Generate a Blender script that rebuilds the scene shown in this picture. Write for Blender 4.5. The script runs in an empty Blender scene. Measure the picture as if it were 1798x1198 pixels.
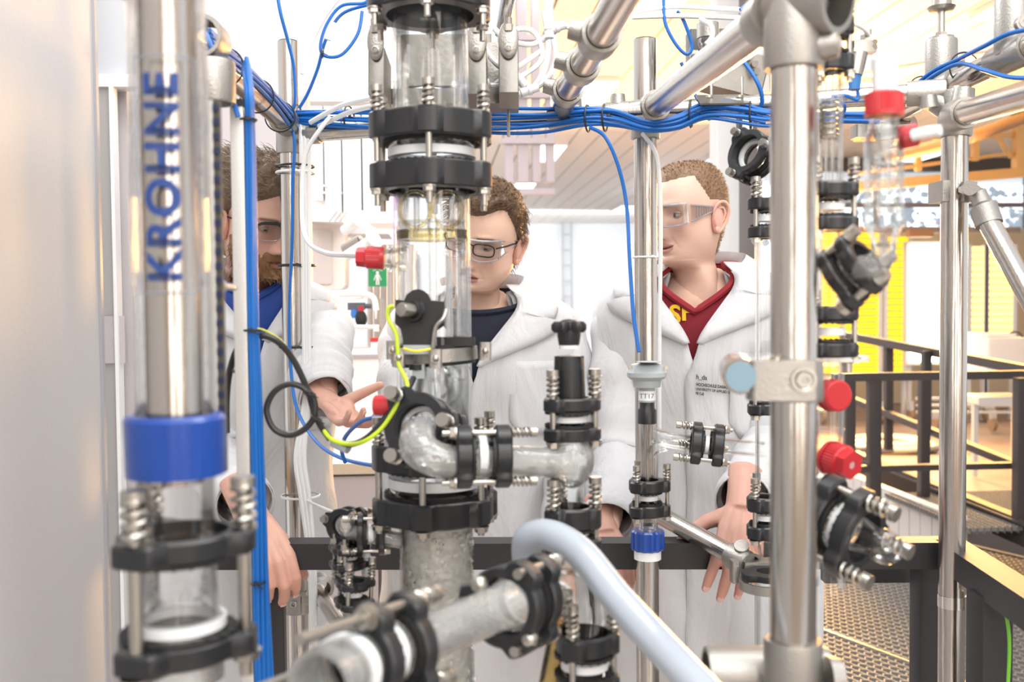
import bpy, bmesh, math, random
from mathutils import Vector, Matrix, Quaternion, noise
from mathutils.bvhtree import BVHTree
random.seed(7)
V = Vector
PI = math.pi
sc = bpy.context.scene
col = sc.collection

# ------------------------------------------------------------------ camera
F = 1750.0
EYE = V((0, 0, 1.49))
YAW, PITCH, ROLL = .0758, .036, .009
fwd0 = V((math.sin(YAW), math.cos(YAW), 0)); right0 = V((math.cos(YAW), -math.sin(YAW), 0))
FWD = fwd0 * math.cos(PITCH) - V((0, 0, 1)) * math.sin(PITCH)
up0 = right0.cross(FWD)
RIGHT = right0 * math.cos(ROLL) - up0 * math.sin(ROLL)
UP = up0 * math.cos(ROLL) + right0 * math.sin(ROLL)
cam = bpy.data.cameras.new('camera'); camo = bpy.data.objects.new('camera', cam); col.objects.link(camo)
camo.matrix_world = Matrix(((RIGHT.x, UP.x, -FWD.x, EYE.x), (RIGHT.y, UP.y, -FWD.y, EYE.y), (RIGHT.z, UP.z, -FWD.z, EYE.z), (0, 0, 0, 1)))
cam.sensor_width = 36; cam.lens = F * 36 / 1798; cam.clip_start = .02; cam.clip_end = 200
cam.dof.use_dof = True; cam.dof.focus_distance = 1.92; cam.dof.aperture_fstop = 4.8
sc.camera = camo

# ------------------------------------------------------------------ world, lights, exposure
w = bpy.data.worlds.new('world'); sc.world = w; w.use_nodes = True
bg = w.node_tree.nodes['Background']; bg.inputs[0].default_value = (.96, .97, 1.0, 1); bg.inputs[1].default_value = .95

def area(name, loc, target, size, sizey, power, color):
    l = bpy.data.lights.new(name, 'AREA'); l.shape = 'RECTANGLE'; l.size = size; l.size_y = sizey
    l.energy = power; l.color = color
    o = bpy.data.objects.new(name, l); col.objects.link(o); o.location = loc
    o.rotation_euler = (V(target) - V(loc)).to_track_quat('-Z', 'Y').to_euler()
    return o
area('growth_lamp_light', (4.3, 11.2, 1.75), (0, 1.5, 1.3), .7, 1.6, 680, (1.0, .52, .14))
area('ceiling_warm_fill', (5.0, 8.5, 2.2), (3.6, 5.6, 3.6), 1.2, .8, 160, (1.0, .50, .12))  # no fixture here; warm light added to turn the ceiling amber
area('room_lamp_light', (0.6, 1.0, 3.4), (0.2, 1.9, 1.2), 2.0, 1.2, 46, (1, .97, .93))
area('hall_lamp_light', (2.5, 9.0, 3.45), (2.5, 9.0, 0), 4.0, 7.0, 240, (1, .98, .95))
area('front_fill_light', (0.2, -.9, 3.0), (0.0, 1.7, .95), 2.6, 1.0, 34, (1, .985, .96))  # unseen fill added above the camera to brighten front-facing surfaces
area('back_wall_fill_light', (3.0, 22.0, 3.45), (2.5, 25.5, .8), 5.0, 3.0, 300, (.97, .99, 1))  # fill added to brighten the far wall
area('laboratory_lamp_light', (-1.2, 3.6, 3.3), (-1.2, 3.8, 1.0), 1.6, 1.2, 60, (1, 1, 1))
sc.view_settings.view_transform = 'Standard'; sc.view_settings.look = 'None'
sc.view_settings.exposure = 0.42; sc.view_settings.gamma = 1; sc.view_settings.use_curve_mapping = False
sc.cycles.max_bounces = 7; sc.cycles.transparent_max_bounces = 24; sc.cycles.diffuse_bounces = 3
sc.cycles.glossy_bounces = 4; sc.cycles.transmission_bounces = 5; sc.cycles.caustics_reflective = False
sc.cycles.caustics_refractive = False; sc.cycles.use_denoising = True; sc.cycles.sample_clamp_indirect = 6
sc.cycles.use_adaptive_sampling = True; sc.cycles.adaptive_threshold = .03

# ------------------------------------------------------------------ helpers
def P(px, py, d):
    return EYE + FWD * d + RIGHT * ((px - 899) / F * d) + UP * ((599 - py) / F * d)
def ray(px, py): return FWD + RIGHT * ((px - 899) / F) + UP * ((599 - py) / F)
def PZ(px, py, z):
    r = ray(px, py); return EYE + r * ((z - EYE.z) / r.z)
def PY(px, py, y):
    r = ray(px, py); return EYE + r * ((y - EYE.y) / r.y)

def NT(name):
    m = bpy.data.materials.new(name); m.use_nodes = True
    return m, m.node_tree.nodes, m.node_tree.links, m.node_tree.nodes['Principled BSDF']
def mat(name, color, rough=.5, metal=0.0, bump=0.0, bscale=50.0, vary=0.0, stretch=None, emit=0, emitcol=None, spec=None, coat=0, sss=0, trans=0, alpha=1, detail=4, vscale=None):
    m, n, l, b = NT(name)
    b.inputs['Base Color'].default_value = (*color, 1); b.inputs['Roughness'].default_value = rough
    b.inputs['Metallic'].default_value = metal
    if spec is not None: b.inputs['Specular IOR Level'].default_value = spec
    if coat: b.inputs['Coat Weight'].default_value = coat
    if sss:
        b.inputs['Subsurface Weight'].default_value = sss; b.inputs['Subsurface Radius'].default_value = (.012, .005, .003); b.inputs['Subsurface Scale'].default_value = 1
    if trans: b.inputs['Transmission Weight'].default_value = trans
    if alpha < 1: b.inputs['Alpha'].default_value = alpha
    if emit:
        b.inputs['Emission Strength'].default_value = emit; b.inputs['Emission Color'].default_value = (*(emitcol or color), 1)
    if bump or vary:
        tc = n.new('ShaderNodeTexCoord'); mp = n.new('ShaderNodeMapping')
        l.new(tc.outputs['Object'], mp.inputs[0])
        if stretch: mp.inputs['Scale'].default_value = stretch
        nz = n.new('ShaderNodeTexNoise'); nz.inputs['Scale'].default_value = bscale; nz.inputs['Detail'].default_value = detail
        l.new(mp.outputs[0], nz.inputs[0])
        if bump:
            bp = n.new('ShaderNodeBump'); bp.inputs['Strength'].default_value = bump; bp.inputs['Distance'].default_value = .01
            l.new(nz.outputs[0], bp.inputs['Height']); l.new(bp.outputs[0], b.inputs['Normal'])
        if vary:
            if vscale:
                nz = n.new('ShaderNodeTexNoise'); nz.inputs['Scale'].default_value = vscale; l.new(mp.outputs[0], nz.inputs[0])
            mx = n.new('ShaderNodeMix'); mx.data_type = 'RGBA'
            mx.inputs[6].default_value = (*[c * (1 - vary) for c in color], 1); mx.inputs[7].default_value = (*[min(1, c * (1 + vary)) for c in color], 1)
            l.new(nz.outputs[0], mx.inputs[0]); l.new(mx.outputs[2], b.inputs['Base Color'])
    return m
def glass_mat(name, tint=(.97, .98, .98), edge=(.55, .58, .58), power=2.2, gloss=.9, haze=0.0, hazecol=(.85, .87, .86), rough=.02, bump=0):
    """clear thick-walled glassware: see-through face on, darker and shinier towards the wall's edge"""
    m, n, l, b = NT(name); n.remove(b); out = n['Material Output']
    lw = n.new('ShaderNodeLayerWeight'); lw.inputs[0].default_value = .5
    pw = n.new('ShaderNodeMath'); pw.operation = 'POWER'; l.new(lw.outputs['Facing'], pw.inputs[0]); pw.inputs[1].default_value = power
    mc = n.new('ShaderNodeMix'); mc.data_type = 'RGBA'; mc.inputs[6].default_value = (*tint, 1); mc.inputs[7].default_value = (*edge, 1)
    l.new(pw.outputs[0], mc.inputs[0])
    tr = n.new('ShaderNodeBsdfTransparent'); l.new(mc.outputs[2], tr.inputs[0])
    gl = n.new('ShaderNodeBsdfGlossy'); gl.inputs['Roughness'].default_value = rough; gl.inputs[0].default_value = (1, 1, 1, 1)
    fr = n.new('ShaderNodeFresnel'); fr.inputs[0].default_value = 1.5
    fm = n.new('ShaderNodeMath'); fm.operation = 'MULTIPLY'; fm.inputs[1].default_value = gloss; l.new(fr.outputs[0], fm.inputs[0])
    if bump:
        tc = n.new('ShaderNodeTexCoord'); nz = n.new('ShaderNodeTexNoise'); nz.inputs['Scale'].default_value = 60
        l.new(tc.outputs['Object'], nz.inputs[0]); bp = n.new('ShaderNodeBump'); bp.inputs['Strength'].default_value = bump; bp.inputs['Distance'].default_value = .01
        l.new(nz.outputs[0], bp.inputs['Height']); l.new(bp.outputs[0], gl.inputs['Normal']); l.new(bp.outputs[0], fr.inputs['Normal'])
    mx = n.new('ShaderNodeMixShader'); l.new(fm.outputs[0], mx.inputs[0]); 
    src = tr.outputs[0]
    if haze:
        df = n.new('ShaderNodeBsdfDiffuse'); df.inputs[0].default_value = (*hazecol, 1)
        tl = n.new('ShaderNodeBsdfTranslucent'); tl.inputs[0].default_value = (*hazecol, 1)
        a = n.new('ShaderNodeMixShader'); a.inputs[0].default_value = .3; l.new(df.outputs[0], a.inputs[1]); l.new(tl.outputs[0], a.inputs[2])
        h = n.new('ShaderNodeMixShader'); h.inputs[0].default_value = haze; l.new(src, h.inputs[1]); l.new(a.outputs[0], h.inputs[2]); src = h.outputs[0]
    l.new(src, mx.inputs[1]); l.new(gl.outputs[0], mx.inputs[2]); l.new(mx.outputs[0], out.inputs[0])
    return m
def steel(name, color, rough, stretch, bump=.05, sc_=400):
    m, n, l, b = NT(name)
    b.inputs['Base Color'].default_value = (*color, 1); b.inputs['Metallic'].default_value = 1; b.inputs['Roughness'].default_value = rough
    tc = n.new('ShaderNodeTexCoord'); mp = n.new('ShaderNodeMapping'); mp.inputs['Scale'].default_value = stretch; l.new(tc.outputs['Object'], mp.inputs[0])
    nz = n.new('ShaderNodeTexNoise'); nz.inputs['Scale'].default_value = sc_; l.new(mp.outputs[0], nz.inputs[0])
    bp = n.new('ShaderNodeBump'); bp.inputs['Strength'].default_value = bump; bp.inputs['Distance'].default_value = .002
    l.new(nz.outputs[0], bp.inputs['Height']); l.new(bp.outputs[0], b.inputs['Normal'])
    return m

M = {}
M['steel'] = steel('brushed_steel', (.53, .50, .46), .2, (1, 1, .05), .12, 300)
M['castst'] = mat('cast_steel', (.38, .365, .34), .42, .9, bump=.12, bscale=350)
M['alu'] = mat('aluminium', (.62, .62, .6), .42, .7, bump=.05, bscale=400, vary=.08)
M['bolt'] = mat('bolt_steel', (.45, .43, .39), .32, 1.0, bump=.05, bscale=500)
M['thread'] = mat('grey_bolt_end', (.22, .24, .26), .45, .6)
M['black'] = mat('black_plastic', (.016, .017, .019), .34, bump=.05, bscale=600, spec=.5)
M['rubber'] = mat('black_rubber', (.012, .012, .012), .6)
M['cableblack'] = mat('black_cable_sheath', (.015, .015, .015), .45)
M['blue'] = mat('blue_cable_sheath', (.004, .12, .44), .42, vary=.05)
M['bluecap'] = mat('blue_plastic', (.003, .05, .30), .3, coat=.3)
M['red'] = mat('red_plastic', (.52, .02, .028), .38, coat=.2)
M['ptfe'] = mat('white_ptfe', (.85, .87, .88), .4)
M['whitetube'] = mat('white_tubing', (.86, .88, .88), .35, sss=0, trans=.15)
M['greyplast'] = mat('grey_plastic', (.42, .46, .48), .4)
M['paleblue'] = mat('pale_blue_plastic', (.20, .31, .38), .45)
M['gy'] = mat('earth_wire_green', (.16, .50, .03), .4)
M['yellow'] = mat('earth_wire_yellow', (.85, .75, .03), .4)
M['glass'] = glass_mat('clear_glass', tint=(.985, .99, .99), edge=(.84, .86, .86), power=3.2, gloss=.55)
M['glass2'] = glass_mat('thin_clear_glass', tint=(.99, .99, .99), edge=(.90, .91, .91), power=3.5, gloss=.6)
M['lens'] = glass_mat('lens_plastic', tint=(.95, .96, .97), edge=(.7, .72, .75), power=2, gloss=.8)
M['wetglass'] = glass_mat('misted_glass', tint=(.97, .98, .97), edge=(.8, .82, .8), power=3, haze=.22, hazecol=(1, 1, .99), rough=.06, bump=.18)
M['hose'] = glass_mat('translucent_hose', tint=(.8, .85, .92), edge=(.6, .66, .75), power=1.5, haze=.60, hazecol=(.80, .89, 1), rough=.12)
M['rim'] = glass_mat('goggle_rim', tint=(.9, .92, .95), edge=(.75, .78, .82), power=1, haze=.35, hazecol=(.8, .83, .88), rough=.05)
M['dark'] = mat('anthracite_paint', (.022, .021, .023), .45, bump=.05, bscale=300)
M['white'] = mat('white_paint', (.8, .8, .8), .5)
M['wallw'] = mat('white_wall', (.48, .475, .48), .75, bump=.06, bscale=120, vary=.03, vscale=3)
M['wallg'] = mat('grey_panel', (.50, .47, .48), .5, vary=.02, bscale=3)
M['lilac'] = mat('lilac_grey_cabinet', (.42, .38, .39), .5, vary=.03, bscale=8)
M['navy'] = mat('navy_print', (.012, .05, .22), .6)
M['blackprint'] = mat('black_print', (.02, .02, .02), .7)

WL = {}
def tag(o, label=None, cat=None, group=None, kind=None):
    if label: o['label'] = label
    if cat: o['category'] = cat
    if group: o['group'] = group
    if kind: o['kind'] = kind
    return o
def thing(name, label, cat, loc, group=None):
    o = bpy.data.objects.new(name, None); col.objects.link(o); o.empty_display_size = .02
    o.location = V(loc); WL[o.name] = V(loc)
    return tag(o, label, cat, group)
def frame(axis, ref=None):
    z = V(axis).normalized()
    r = V(ref) if ref is not None else (V((0, 0, 1)) if abs(z.z) < .9 else V((1, 0, 0)))
    x = r - z * r.dot(z)
    if x.length < 1e-5: x = z.orthogonal()
    x.normalize(); y = z.cross(x)
    return x, y, z

class MB:
    def __init__(s): s.v = []; s.f = []; s.c = None
    def add(s, vs, fs):
        k = len(s.v); s.v += [tuple(v) for v in vs]; s.f += [tuple(i + k for i in f) for f in fs]; return s
    def lathe(s, prof, o, axis=(0, 0, 1), seg=24, ref=None, ang=None, lobes=None):
        x, y, z = frame(axis, ref); o = V(o); vs = []; fs = []; n = len(prof)
        full = ang is None
        N = seg if full else seg + 1
        for i in range(N):
            a = 2 * PI * i / seg if full else ang[0] + (ang[1] - ang[0]) * i / seg
            for r, h in prof:
                rr = r * (1 + lobes[1] * max(0, math.cos(lobes[0] * a))) if lobes else r
                vs.append(o + x * (rr * math.cos(a)) + y * (rr * math.sin(a)) + z * h)
        for i in range(seg):
            j = (i + 1) % N
            for k in range(n - 1): fs.append((i * n + k, j * n + k, j * n + k + 1, i * n + k + 1))
        return s.add(vs, fs)
    def cyl(s, a, b, r, seg=16, r2=None, hole=None, ref=None):
        a = V(a); b = V(b); h = (b - a).length; r2 = r if r2 is None else r2
        if hole: pr = [(hole, 0), (r, 0), (r2, h), (hole, h), (hole, 0)]
        else: pr = [(0.00001, 0), (r, 0), (r2, h), (0.00001, h)]
        return s.lathe(pr, a, b - a, seg, ref)
    def tube(s, pts, r, seg=8, cap=True, closed=False, flat=None, ref=None):
        pts = [V(p) for p in pts]; n = len(pts)
        rs = r if isinstance(r, (list, tuple)) else [r] * n
        T = []
        for i in range(n):
            if closed: t = pts[(i + 1) % n] - pts[i - 1]
            else: t = pts[min(i + 1, n - 1)] - pts[max(i - 1, 0)]
            T.append(t.normalized() if t.length > 1e-9 else V((0, 0, 1)))
        x, y, z = frame(T[0], ref); vs = []
        for i in range(n):
            x = x - T[i] * x.dot(T[i]); x.normalize(); y = T[i].cross(x)
            fl = flat if flat else 1
            for k in range(seg):
                a = 2 * PI * k / seg; vs.append(pts[i] + x * (math.cos(a) * rs[i]) + y * (math.sin(a) * rs[i] * fl))
        fs = []
        for i in range(n if closed else n - 1):
            j = (i + 1) % n
            for k in range(seg):
                q = (k + 1) % seg; fs.append((i * seg + k, i * seg + q, j * seg + q, j * seg + k))
        if cap and not closed:
            fs.append(tuple(range(seg))[::-1]); fs.append(tuple((n - 1) * seg + k for k in range(seg)))
        return s.add(vs, fs)
    def helix(s, a, b, R, r, turns, seg=10, ss=6):
        a = V(a); b = V(b); x, y, z = frame(b - a); n = int(turns * seg); pts = []
        for i in range(n + 1):
            t = i / n; an = 2 * PI * turns * t; pts.append(a.lerp(b, t) + x * (R * math.cos(an)) + y * (R * math.sin(an)))
        return s.tube(pts, r, ss)
    def box(s, c, size, R=None, bev=0):
        c = V(c); hx, hy, hz = [q / 2 for q in size]; vs = []
        R = R or Matrix.Identity(3)
        if bev <= 0:
            for sx in (-1, 1):
                for sy in (-1, 1):
                    for sz in (-1, 1): vs.append(c + R @ V((sx * hx, sy * hy, sz * hz)))
            return s.add(vs, [(0, 1, 3, 2), (4, 6, 7, 5), (0, 4, 5, 1), (2, 3, 7, 6), (0, 2, 6, 4), (1, 5, 7, 3)])
        out = []
        for cx, cy, a0 in ((1, 1, 0), (-1, 1, 1), (-1, -1, 2), (1, -1, 3)):
            for k in range(4):
                a = (a0 + k / 3) * PI / 2; out.append((cx * (hx - bev) + bev * math.cos(a), cy * (hy - bev) + bev * math.sin(a)))
        return s.prism(out, c - R @ V((0, 0, hz)), (R @ V((1, 0, 0)), R @ V((0, 1, 0)), R @ V((0, 0, 1))), 2 * hz)
    def beam(s, a, b, w, h, up=(0, 0, 1)):
        a = V(a); b = V(b); z = (b - a).normalized(); u = V(up) - z * V(up).dot(z); u.normalize(); x = u.cross(z)
        R = Matrix((x, u, z)).transposed()
        return s.box((a + b) / 2, (w, h, (b - a).length), R)
    def prism(s, out, o, fr, h, hole=None, bev=0):
        x, y, z = fr; o = V(o); n = len(out)
        def ring(pts, hh, off=0):
            return [o + x * px + y * py + z * hh for px, py in pts]
        if hole is None:
            if bev:
                def inset(k): return [(px * k, py * k) for px, py in out]
                m = max(math.hypot(*p) for p in out); k = 1 - bev / m
                vs = ring(inset(k), 0) + ring(out, bev) + ring(out, h - bev) + ring(inset(k), h); L = 4
            else: vs = ring(out, 0) + ring(out, h); L = 2
            fs = [tuple(range(n))[::-1], tuple((L - 1) * n + i for i in range(n))]
            for q in range(L - 1):
                for i in range(n):
                    j = (i + 1) % n; fs.append((q * n + i, q * n + j, (q + 1) * n + j, (q + 1) * n + i))
            return s.add(vs, fs)
        m = sum(math.hypot(*p) for p in out) / n; k = 1 - bev / m
        ins = [(px * k, py * k) for px, py in out]
        vs = ring(hole, 0) + ring(ins, 0) + ring(out, bev) + ring(out, h - bev) + ring(ins, h) + ring(hole, h)
        fs = []
        for q in range(6):
            for i in range(n):
                j = (i + 1) % n; a = q; b_ = (q + 1) % 6
                fs.append((a * n + i, a * n + j, b_ * n + j, b_ * n + i))
        return s.add(vs, fs)
    def ball(s, c, r, seg=16, rings=10, R=None):
        c = V(c); r = V(r) if hasattr(r, '__len__') else V((r, r, r)); R = R or Matrix.Identity(3); vs = []; fs = []
        for i in range(rings + 1):
            t = PI * i / rings
            for k in range(seg):
                a = 2 * PI * k / seg
                vs.append(c + R @ V((r.x * math.sin(t) * math.cos(a), r.y * math.sin(t) * math.sin(a), r.z * math.cos(t))))
        for i in range(rings):
            for k in range(seg):
                q = (k + 1) % seg; fs.append((i * seg + k, (i + 1) * seg + k, (i + 1) * seg + q, i * seg + q))
        return s.add(vs, fs)
    def build(s, name, m, parent=None, smooth=True, angle=40, label=None, mods=None):
        n = len(s.v); c = V((0, 0, 0))
        for v in s.v: c += V(v)
        c /= max(1, n)
        me = bpy.data.meshes.new(name)
        me.from_pydata([(v[0] - c.x, v[1] - c.y, v[2] - c.z) for v in s.v], [], s.f)
        if s.c:
            at = me.color_attributes.new('Col', 'FLOAT_COLOR', 'POINT')
            buf = []
            for q in s.c: buf += [q[0], q[1], q[2], 1.0]
            at.data.foreach_set('color', buf)
        me.validate(); me.update()
        bm = bmesh.new(); bm.from_mesh(me); bmesh.ops.recalc_face_normals(bm, faces=bm.faces); bm.to_mesh(me); bm.free()
        if smooth:
            me.shade_smooth(); me.set_sharp_from_angle(angle=math.radians(angle))
        if m: me.materials.append(m)
        o = bpy.data.objects.new(name, me); col.objects.link(o)
        WL[o.name] = c.copy()
        if parent:
            o.parent = parent; o.location = c - WL[parent.name]
        else: o.location = c
        if label: o['label'] = label
        return o

def cr(pts, sub=8, closed=False):
    """Catmull-Rom through points"""
    pts = [V(p) for p in pts]; n = len(pts); out = []
    if n < 3 and not closed: return pts
    rng = n if closed else n - 1
    for i in range(rng):
        if closed: p0, p1, p2, p3 = pts[i - 1], pts[i], pts[(i + 1) % n], pts[(i + 2) % n]
        else: p0, p1, p2, p3 = pts[max(i - 1, 0)], pts[i], pts[i + 1], pts[min(i + 2, n - 1)]
        for k in range(sub):
            t = k / sub
            out.append(.5 * ((2 * p1) + (p2 - p0) * t + (2 * p0 - 5 * p1 + 4 * p2 - p3) * t * t + (3 * p1 - p0 - 3 * p2 + p3) * t ** 3))
    if not closed: out.append(pts[-1])
    return out
def cable(name, pix, r, m, label, cat='cable', group=None, sub=8, seg=8, parent=None):
    b = MB().tube(cr([P(*p) for p in pix], sub), r, seg); o = b.build(name, m, parent)
    if parent is None: tag(o, label, cat, group)
    return o
def struct(o): o['kind'] = 'structure'; return o
def rotz(a): return Matrix.Rotation(a, 3, 'Z')
# ================================================================== setting
CEIL = 3.6
def sbox(name, a, b, m, **k):
    a = V(a); b = V(b)
    return struct(MB().box((a + b) / 2, (abs(b.x - a.x), abs(b.y - a.y), abs(b.z - a.z))).build(name, m, smooth=False, **k))
M['floor'] = mat('pale_floor', (.62, .57, .53), .45, vary=.05, bscale=4)
M['warmfloor'] = mat('hall_floor', (.24, .17, .13), .55, vary=.35, bscale=3, bump=.1)
M['ceil'] = mat('white_ceiling_panel', (.85, .83, .81), .55)
M['farwall'] = mat('far_wall', (.74, .77, .80), .8)
M['tube'] = mat('light_diffuser', (1, 1, 1), .5, emit=3.2, emitcol=(1, .98, .95))
fl = sbox('floor', (-4, -2.5, -.12), (1.35, 26, 0), M['floor'])
hf = sbox('floor', (1.35, 7.2, -.14), (15, 26, -.02), M['warmfloor'])
lf = sbox('floor', (1.35, -2.5, -.75), (15, 7.2, -.65), mat('lower_floor', (.16, .16, .165), .6))
sbox('trim_5', (1.35, 7.2, -.75), (15, 7.26, -.02), mat('riser', (.10, .09, .09), .7))
# ceiling of long white panels with dark joints, running away from the camera
ce = sbox('ceiling', (.55, 2.6, CEIL + .05), (15, 26, CEIL + .15), mat('ceiling_void', (.45, .43, .41), .8))
pw = .3; x = .56; k = 0; me0 = None
while x < 12.5:
    if me0 is None:
        o = MB().box((x + pw / 2, 14.3, CEIL + .02), (pw - .022, 23.2, .045)).build('ceiling_panel', M['ceil'], ce, smooth=False); me0 = o
    else:
        o = me0.copy(); col.objects.link(o); o.parent = ce; o.location = me0.location + V((k * pw, 0, 0))
    k += 1; x += pw
sbox('wall_back', (-1.2, 25.9, 0), (7, 26.1, CEIL), M['farwall'])
# side wall at the left, close to the camera
# near white wall
e = P(174, 600, 1.62)
wl = sbox('wall_left', (e.x - .16, -.6, 0), (e.x, e.y, 2.6), M['wallw'])
MB().box((e.x + .002, e.y + .006, 1.3), (.006, .012, 2.6)).build('edge_strip', mat('edge_strip', (.33, .33, .35), .5), wl, smooth=False)
# partition behind the bearded man
y0 = 3.05
def pyl(px, py, y): return PY(px, py, y)
a = pyl(120, 165, y0); b = pyl(540, 165, y0)
wp = sbox('wall_partition', (a.x, y0, 0), (b.x, y0 + .06, a.z), M['wallg'])
# upright aluminium rail beside the wall, with two round screws
y1 = 1.85
q0 = P(176, 165, y1); q1 = P(240, 165, y1); zt = q0.z
pn = sbox('trim_1', (q0.x - .03, y1 + .03, 0), (P(236, 500, y1).x, y1 + .05, zt), M['wallg'])
rl = thing('upright_rail', 'pale aluminium upright rail with two round screws beside the left wall', 'rail', (P(212, 600, y1).x, y1, 0))
xa = P(197, 600, y1).x; xb = P(220, 600, y1).x
MB().box(((xa + xb) / 2, y1 + .008, zt / 2), (xb - xa, .02, zt)).build('rail_body', mat('rail_alu', (.48, .47, .46), .45, .4), rl, smooth=False)
MB().box((xb + .004, y1 - .002, zt / 2), (.006, .03, zt)).build('rail_lip', M['white'], rl, smooth=False)
for py in (174, 602):
    c = P(206, py, y1 - .012)
    s_ = MB().cyl(c, c + V((0, .02, 0)), .0095, 20).build('washer', M['alu'], rl)
    MB().cyl(c - V((0, .004, 0)), c + V((0, .002, 0)), .004, 6).build('screw_head', M['bolt'], s_)
MB().box((P(190, 600, y1).x + .012, y1 - .007, P(200, 595, y1).z), (P(236, 600, y1).x - P(168, 600, y1).x, .004, .085)).build('cover_plate', M['wallg'], rl, smooth=False)
# cross beam over it
hb = sbox('trim_2', (q0.x - .03, y1 - .012, P(200, 168, y1).z), (P(345, 147, y1).x, y1 + .03, P(200, 147, y1).z), M['white'])
up = sbox('trim_3', (q0.x - .03, y1 + .01, P(200, 146, y1).z), (P(330, 147, y1).x, y1 + .03, P(200, -60, y1).z), mat('grey_upper_panel', (.50, .52, .55), .5))
# window band high at the left back: frame and sill, daylight beyond
wf = thing('window_1', 'bright window band above the grey partition', 'window', (-1.2, y0 + .5, 2.2)); wf['kind'] = 'structure'
del wf['category']
a = PY(380, 168, 3.4); b = PY(900, 158, 3.4)
MB().box(((a.x + b.x) / 2, 3.4, a.z), (b.x - a.x, .08, .05)).build('window_sill', mat('sill_grey', (.55, .56, .57), .5), wf, smooth=False)
MB().box(((a.x + b.x) / 2, 3.42, PY(600, 138, 3.4).z), (b.x - a.x, .02, .008)).build('window_bar', M['white'], wf, smooth=False)
for px in (452, 596, 690):
    q = PY(px, 60, 3.4); MB().box((q.x, 3.43, a.z + .5), (.012, .02, 1.0)).build('window_mullion', M['white'], wf, smooth=False)

# ------------------------------------------------ laboratory behind, left of the column
cabm = mat('white_cabinet', (.74, .73, .73), .45)
yc = 4.4
def cabinet(px0, px1, py0, py1, label, handles=()):
    a = PY(px0, py0, yc); b = PY(px1, py1, yc)
    t = thing('wall_cabinet', label, 'cabinet', ((a.x + b.x) / 2, yc + .15, b.z))
    MB().box(((a.x + b.x) / 2, yc + .17, (a.z + b.z) / 2), (b.x - a.x, .3, a.z - b.z)).build('body', cabm, t, smooth=False)
    d = MB().box(((a.x + b.x) / 2, yc + .008, (a.z + b.z) / 2), (b.x - a.x - .0012, .018, a.z - b.z - .002)).build('door', cabm, t, smooth=False)
    for hx, hy in handles:
        h = PY(hx, hy, yc); MB().tube([h + V((-.03, 0, 0)), h + V((-.03, -.03, 0)), h + V((.05, -.03, 0)), h + V((.05, 0, 0))], .005, 6).build('handle', M['alu'], d)
cabinet(520, 568, 172, 352, 'white wall cabinet with a bar handle, right beside the left steel pole', ((553, 328),))
cabinet(568, 600, 172, 372, 'narrow white wall cabinet, second to the right of the left pole', ((580, 340),))
cabinet(600, 635, 172, 390, 'tall white wall cabinet with no handle, third from the left pole')
cabinet(635, 700, 172, 392, 'wide white wall cabinet partly behind the glass column')
# long lab bench
zb = .93; fb = PZ(620, 815, zb)
t = thing('laboratory_bench', 'white laboratory bench with a beige edge and grey fronts behind the open hand', 'bench', (fb.x, fb.y + .3, 0))
xL, xR = PY(470, 815, fb.y).x, PY(760, 815, fb.y).x
MB().box(((xL + xR) / 2, fb.y + .4, zb - .012), (xR - xL, .8, .03)).build('worktop', mat('bench_top', (.85, .84, .83), .4), t, smooth=False)
MB().box(((xL + xR) / 2, fb.y - .006, zb - .016), (xR - xL, .012, .038)).build('edge', mat('beige_edge', (.52, .43, .32), .5), t, smooth=False)
for i in range(3):
    w_ = (xR - xL) / 3; MB().box((xL + w_ * (i + .5), fb.y + .02, zb / 2 - .02), (w_ - .012, .03, zb - .05)).build('front_panel', M['lilac'], t, smooth=False)
MB().box(((xL + xR) / 2, fb.y + .4, zb / 2 - .03), (xR - xL - .02, .7, zb - .06)).build('body', M['lilac'], t, smooth=False)
# white low appliance on the bench
q = PY(640, 805, fb.y + .12); q2 = PY(640, 616, fb.y + .12)
t = thing('bench_appliance', 'large plain white appliance on the bench behind the open hand', 'appliance', (q.x, q.y + .2, zb))
MB().box((q.x - .05, q.y + .2, (zb + q2.z) / 2), (.62, .4, q2.z - zb), bev=.02).build('housing', mat('appliance_white', (.86, .86, .86), .4), t)
MB().box((q.x - .05, q.y - .005, q2.z - .02), (.6, .012, .012)).build('door_seam', M['lilac'], t, smooth=False)
# rounded white monitor-like box on the wall
q = PY(560, 445, 3.75); q2 = PY(604, 385, 3.75); q3 = PY(604, 508, 3.75)
t = thing('instrument_box', 'cream box with rounded corners beside the left pole, above the bench', 'instrument', (q.x, 3.85, q3.z))
xl = PY(520, 445, 3.75).x
MB().box(((xl + q2.x) / 2, 3.85, (q2.z + q3.z) / 2), (q2.x - xl, q2.z - q3.z, .2), Matrix(((1, 0, 0), (0, 0, -1), (0, 1, 0))), bev=.022).build('housing', mat('cream_housing', (.78, .72, .68), .5), t)
MB().box(((xl + q2.x) / 2 - .02, 3.745, (q2.z + q3.z) / 2 - .01), (q2.x - xl - .05, q2.z - q3.z - .06, .012), Matrix(((1, 0, 0), (0, 0, -1), (0, 1, 0))), bev=.01).build('front_panel', mat('taupe_panel', (.55, .50, .48), .5), t)
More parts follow.
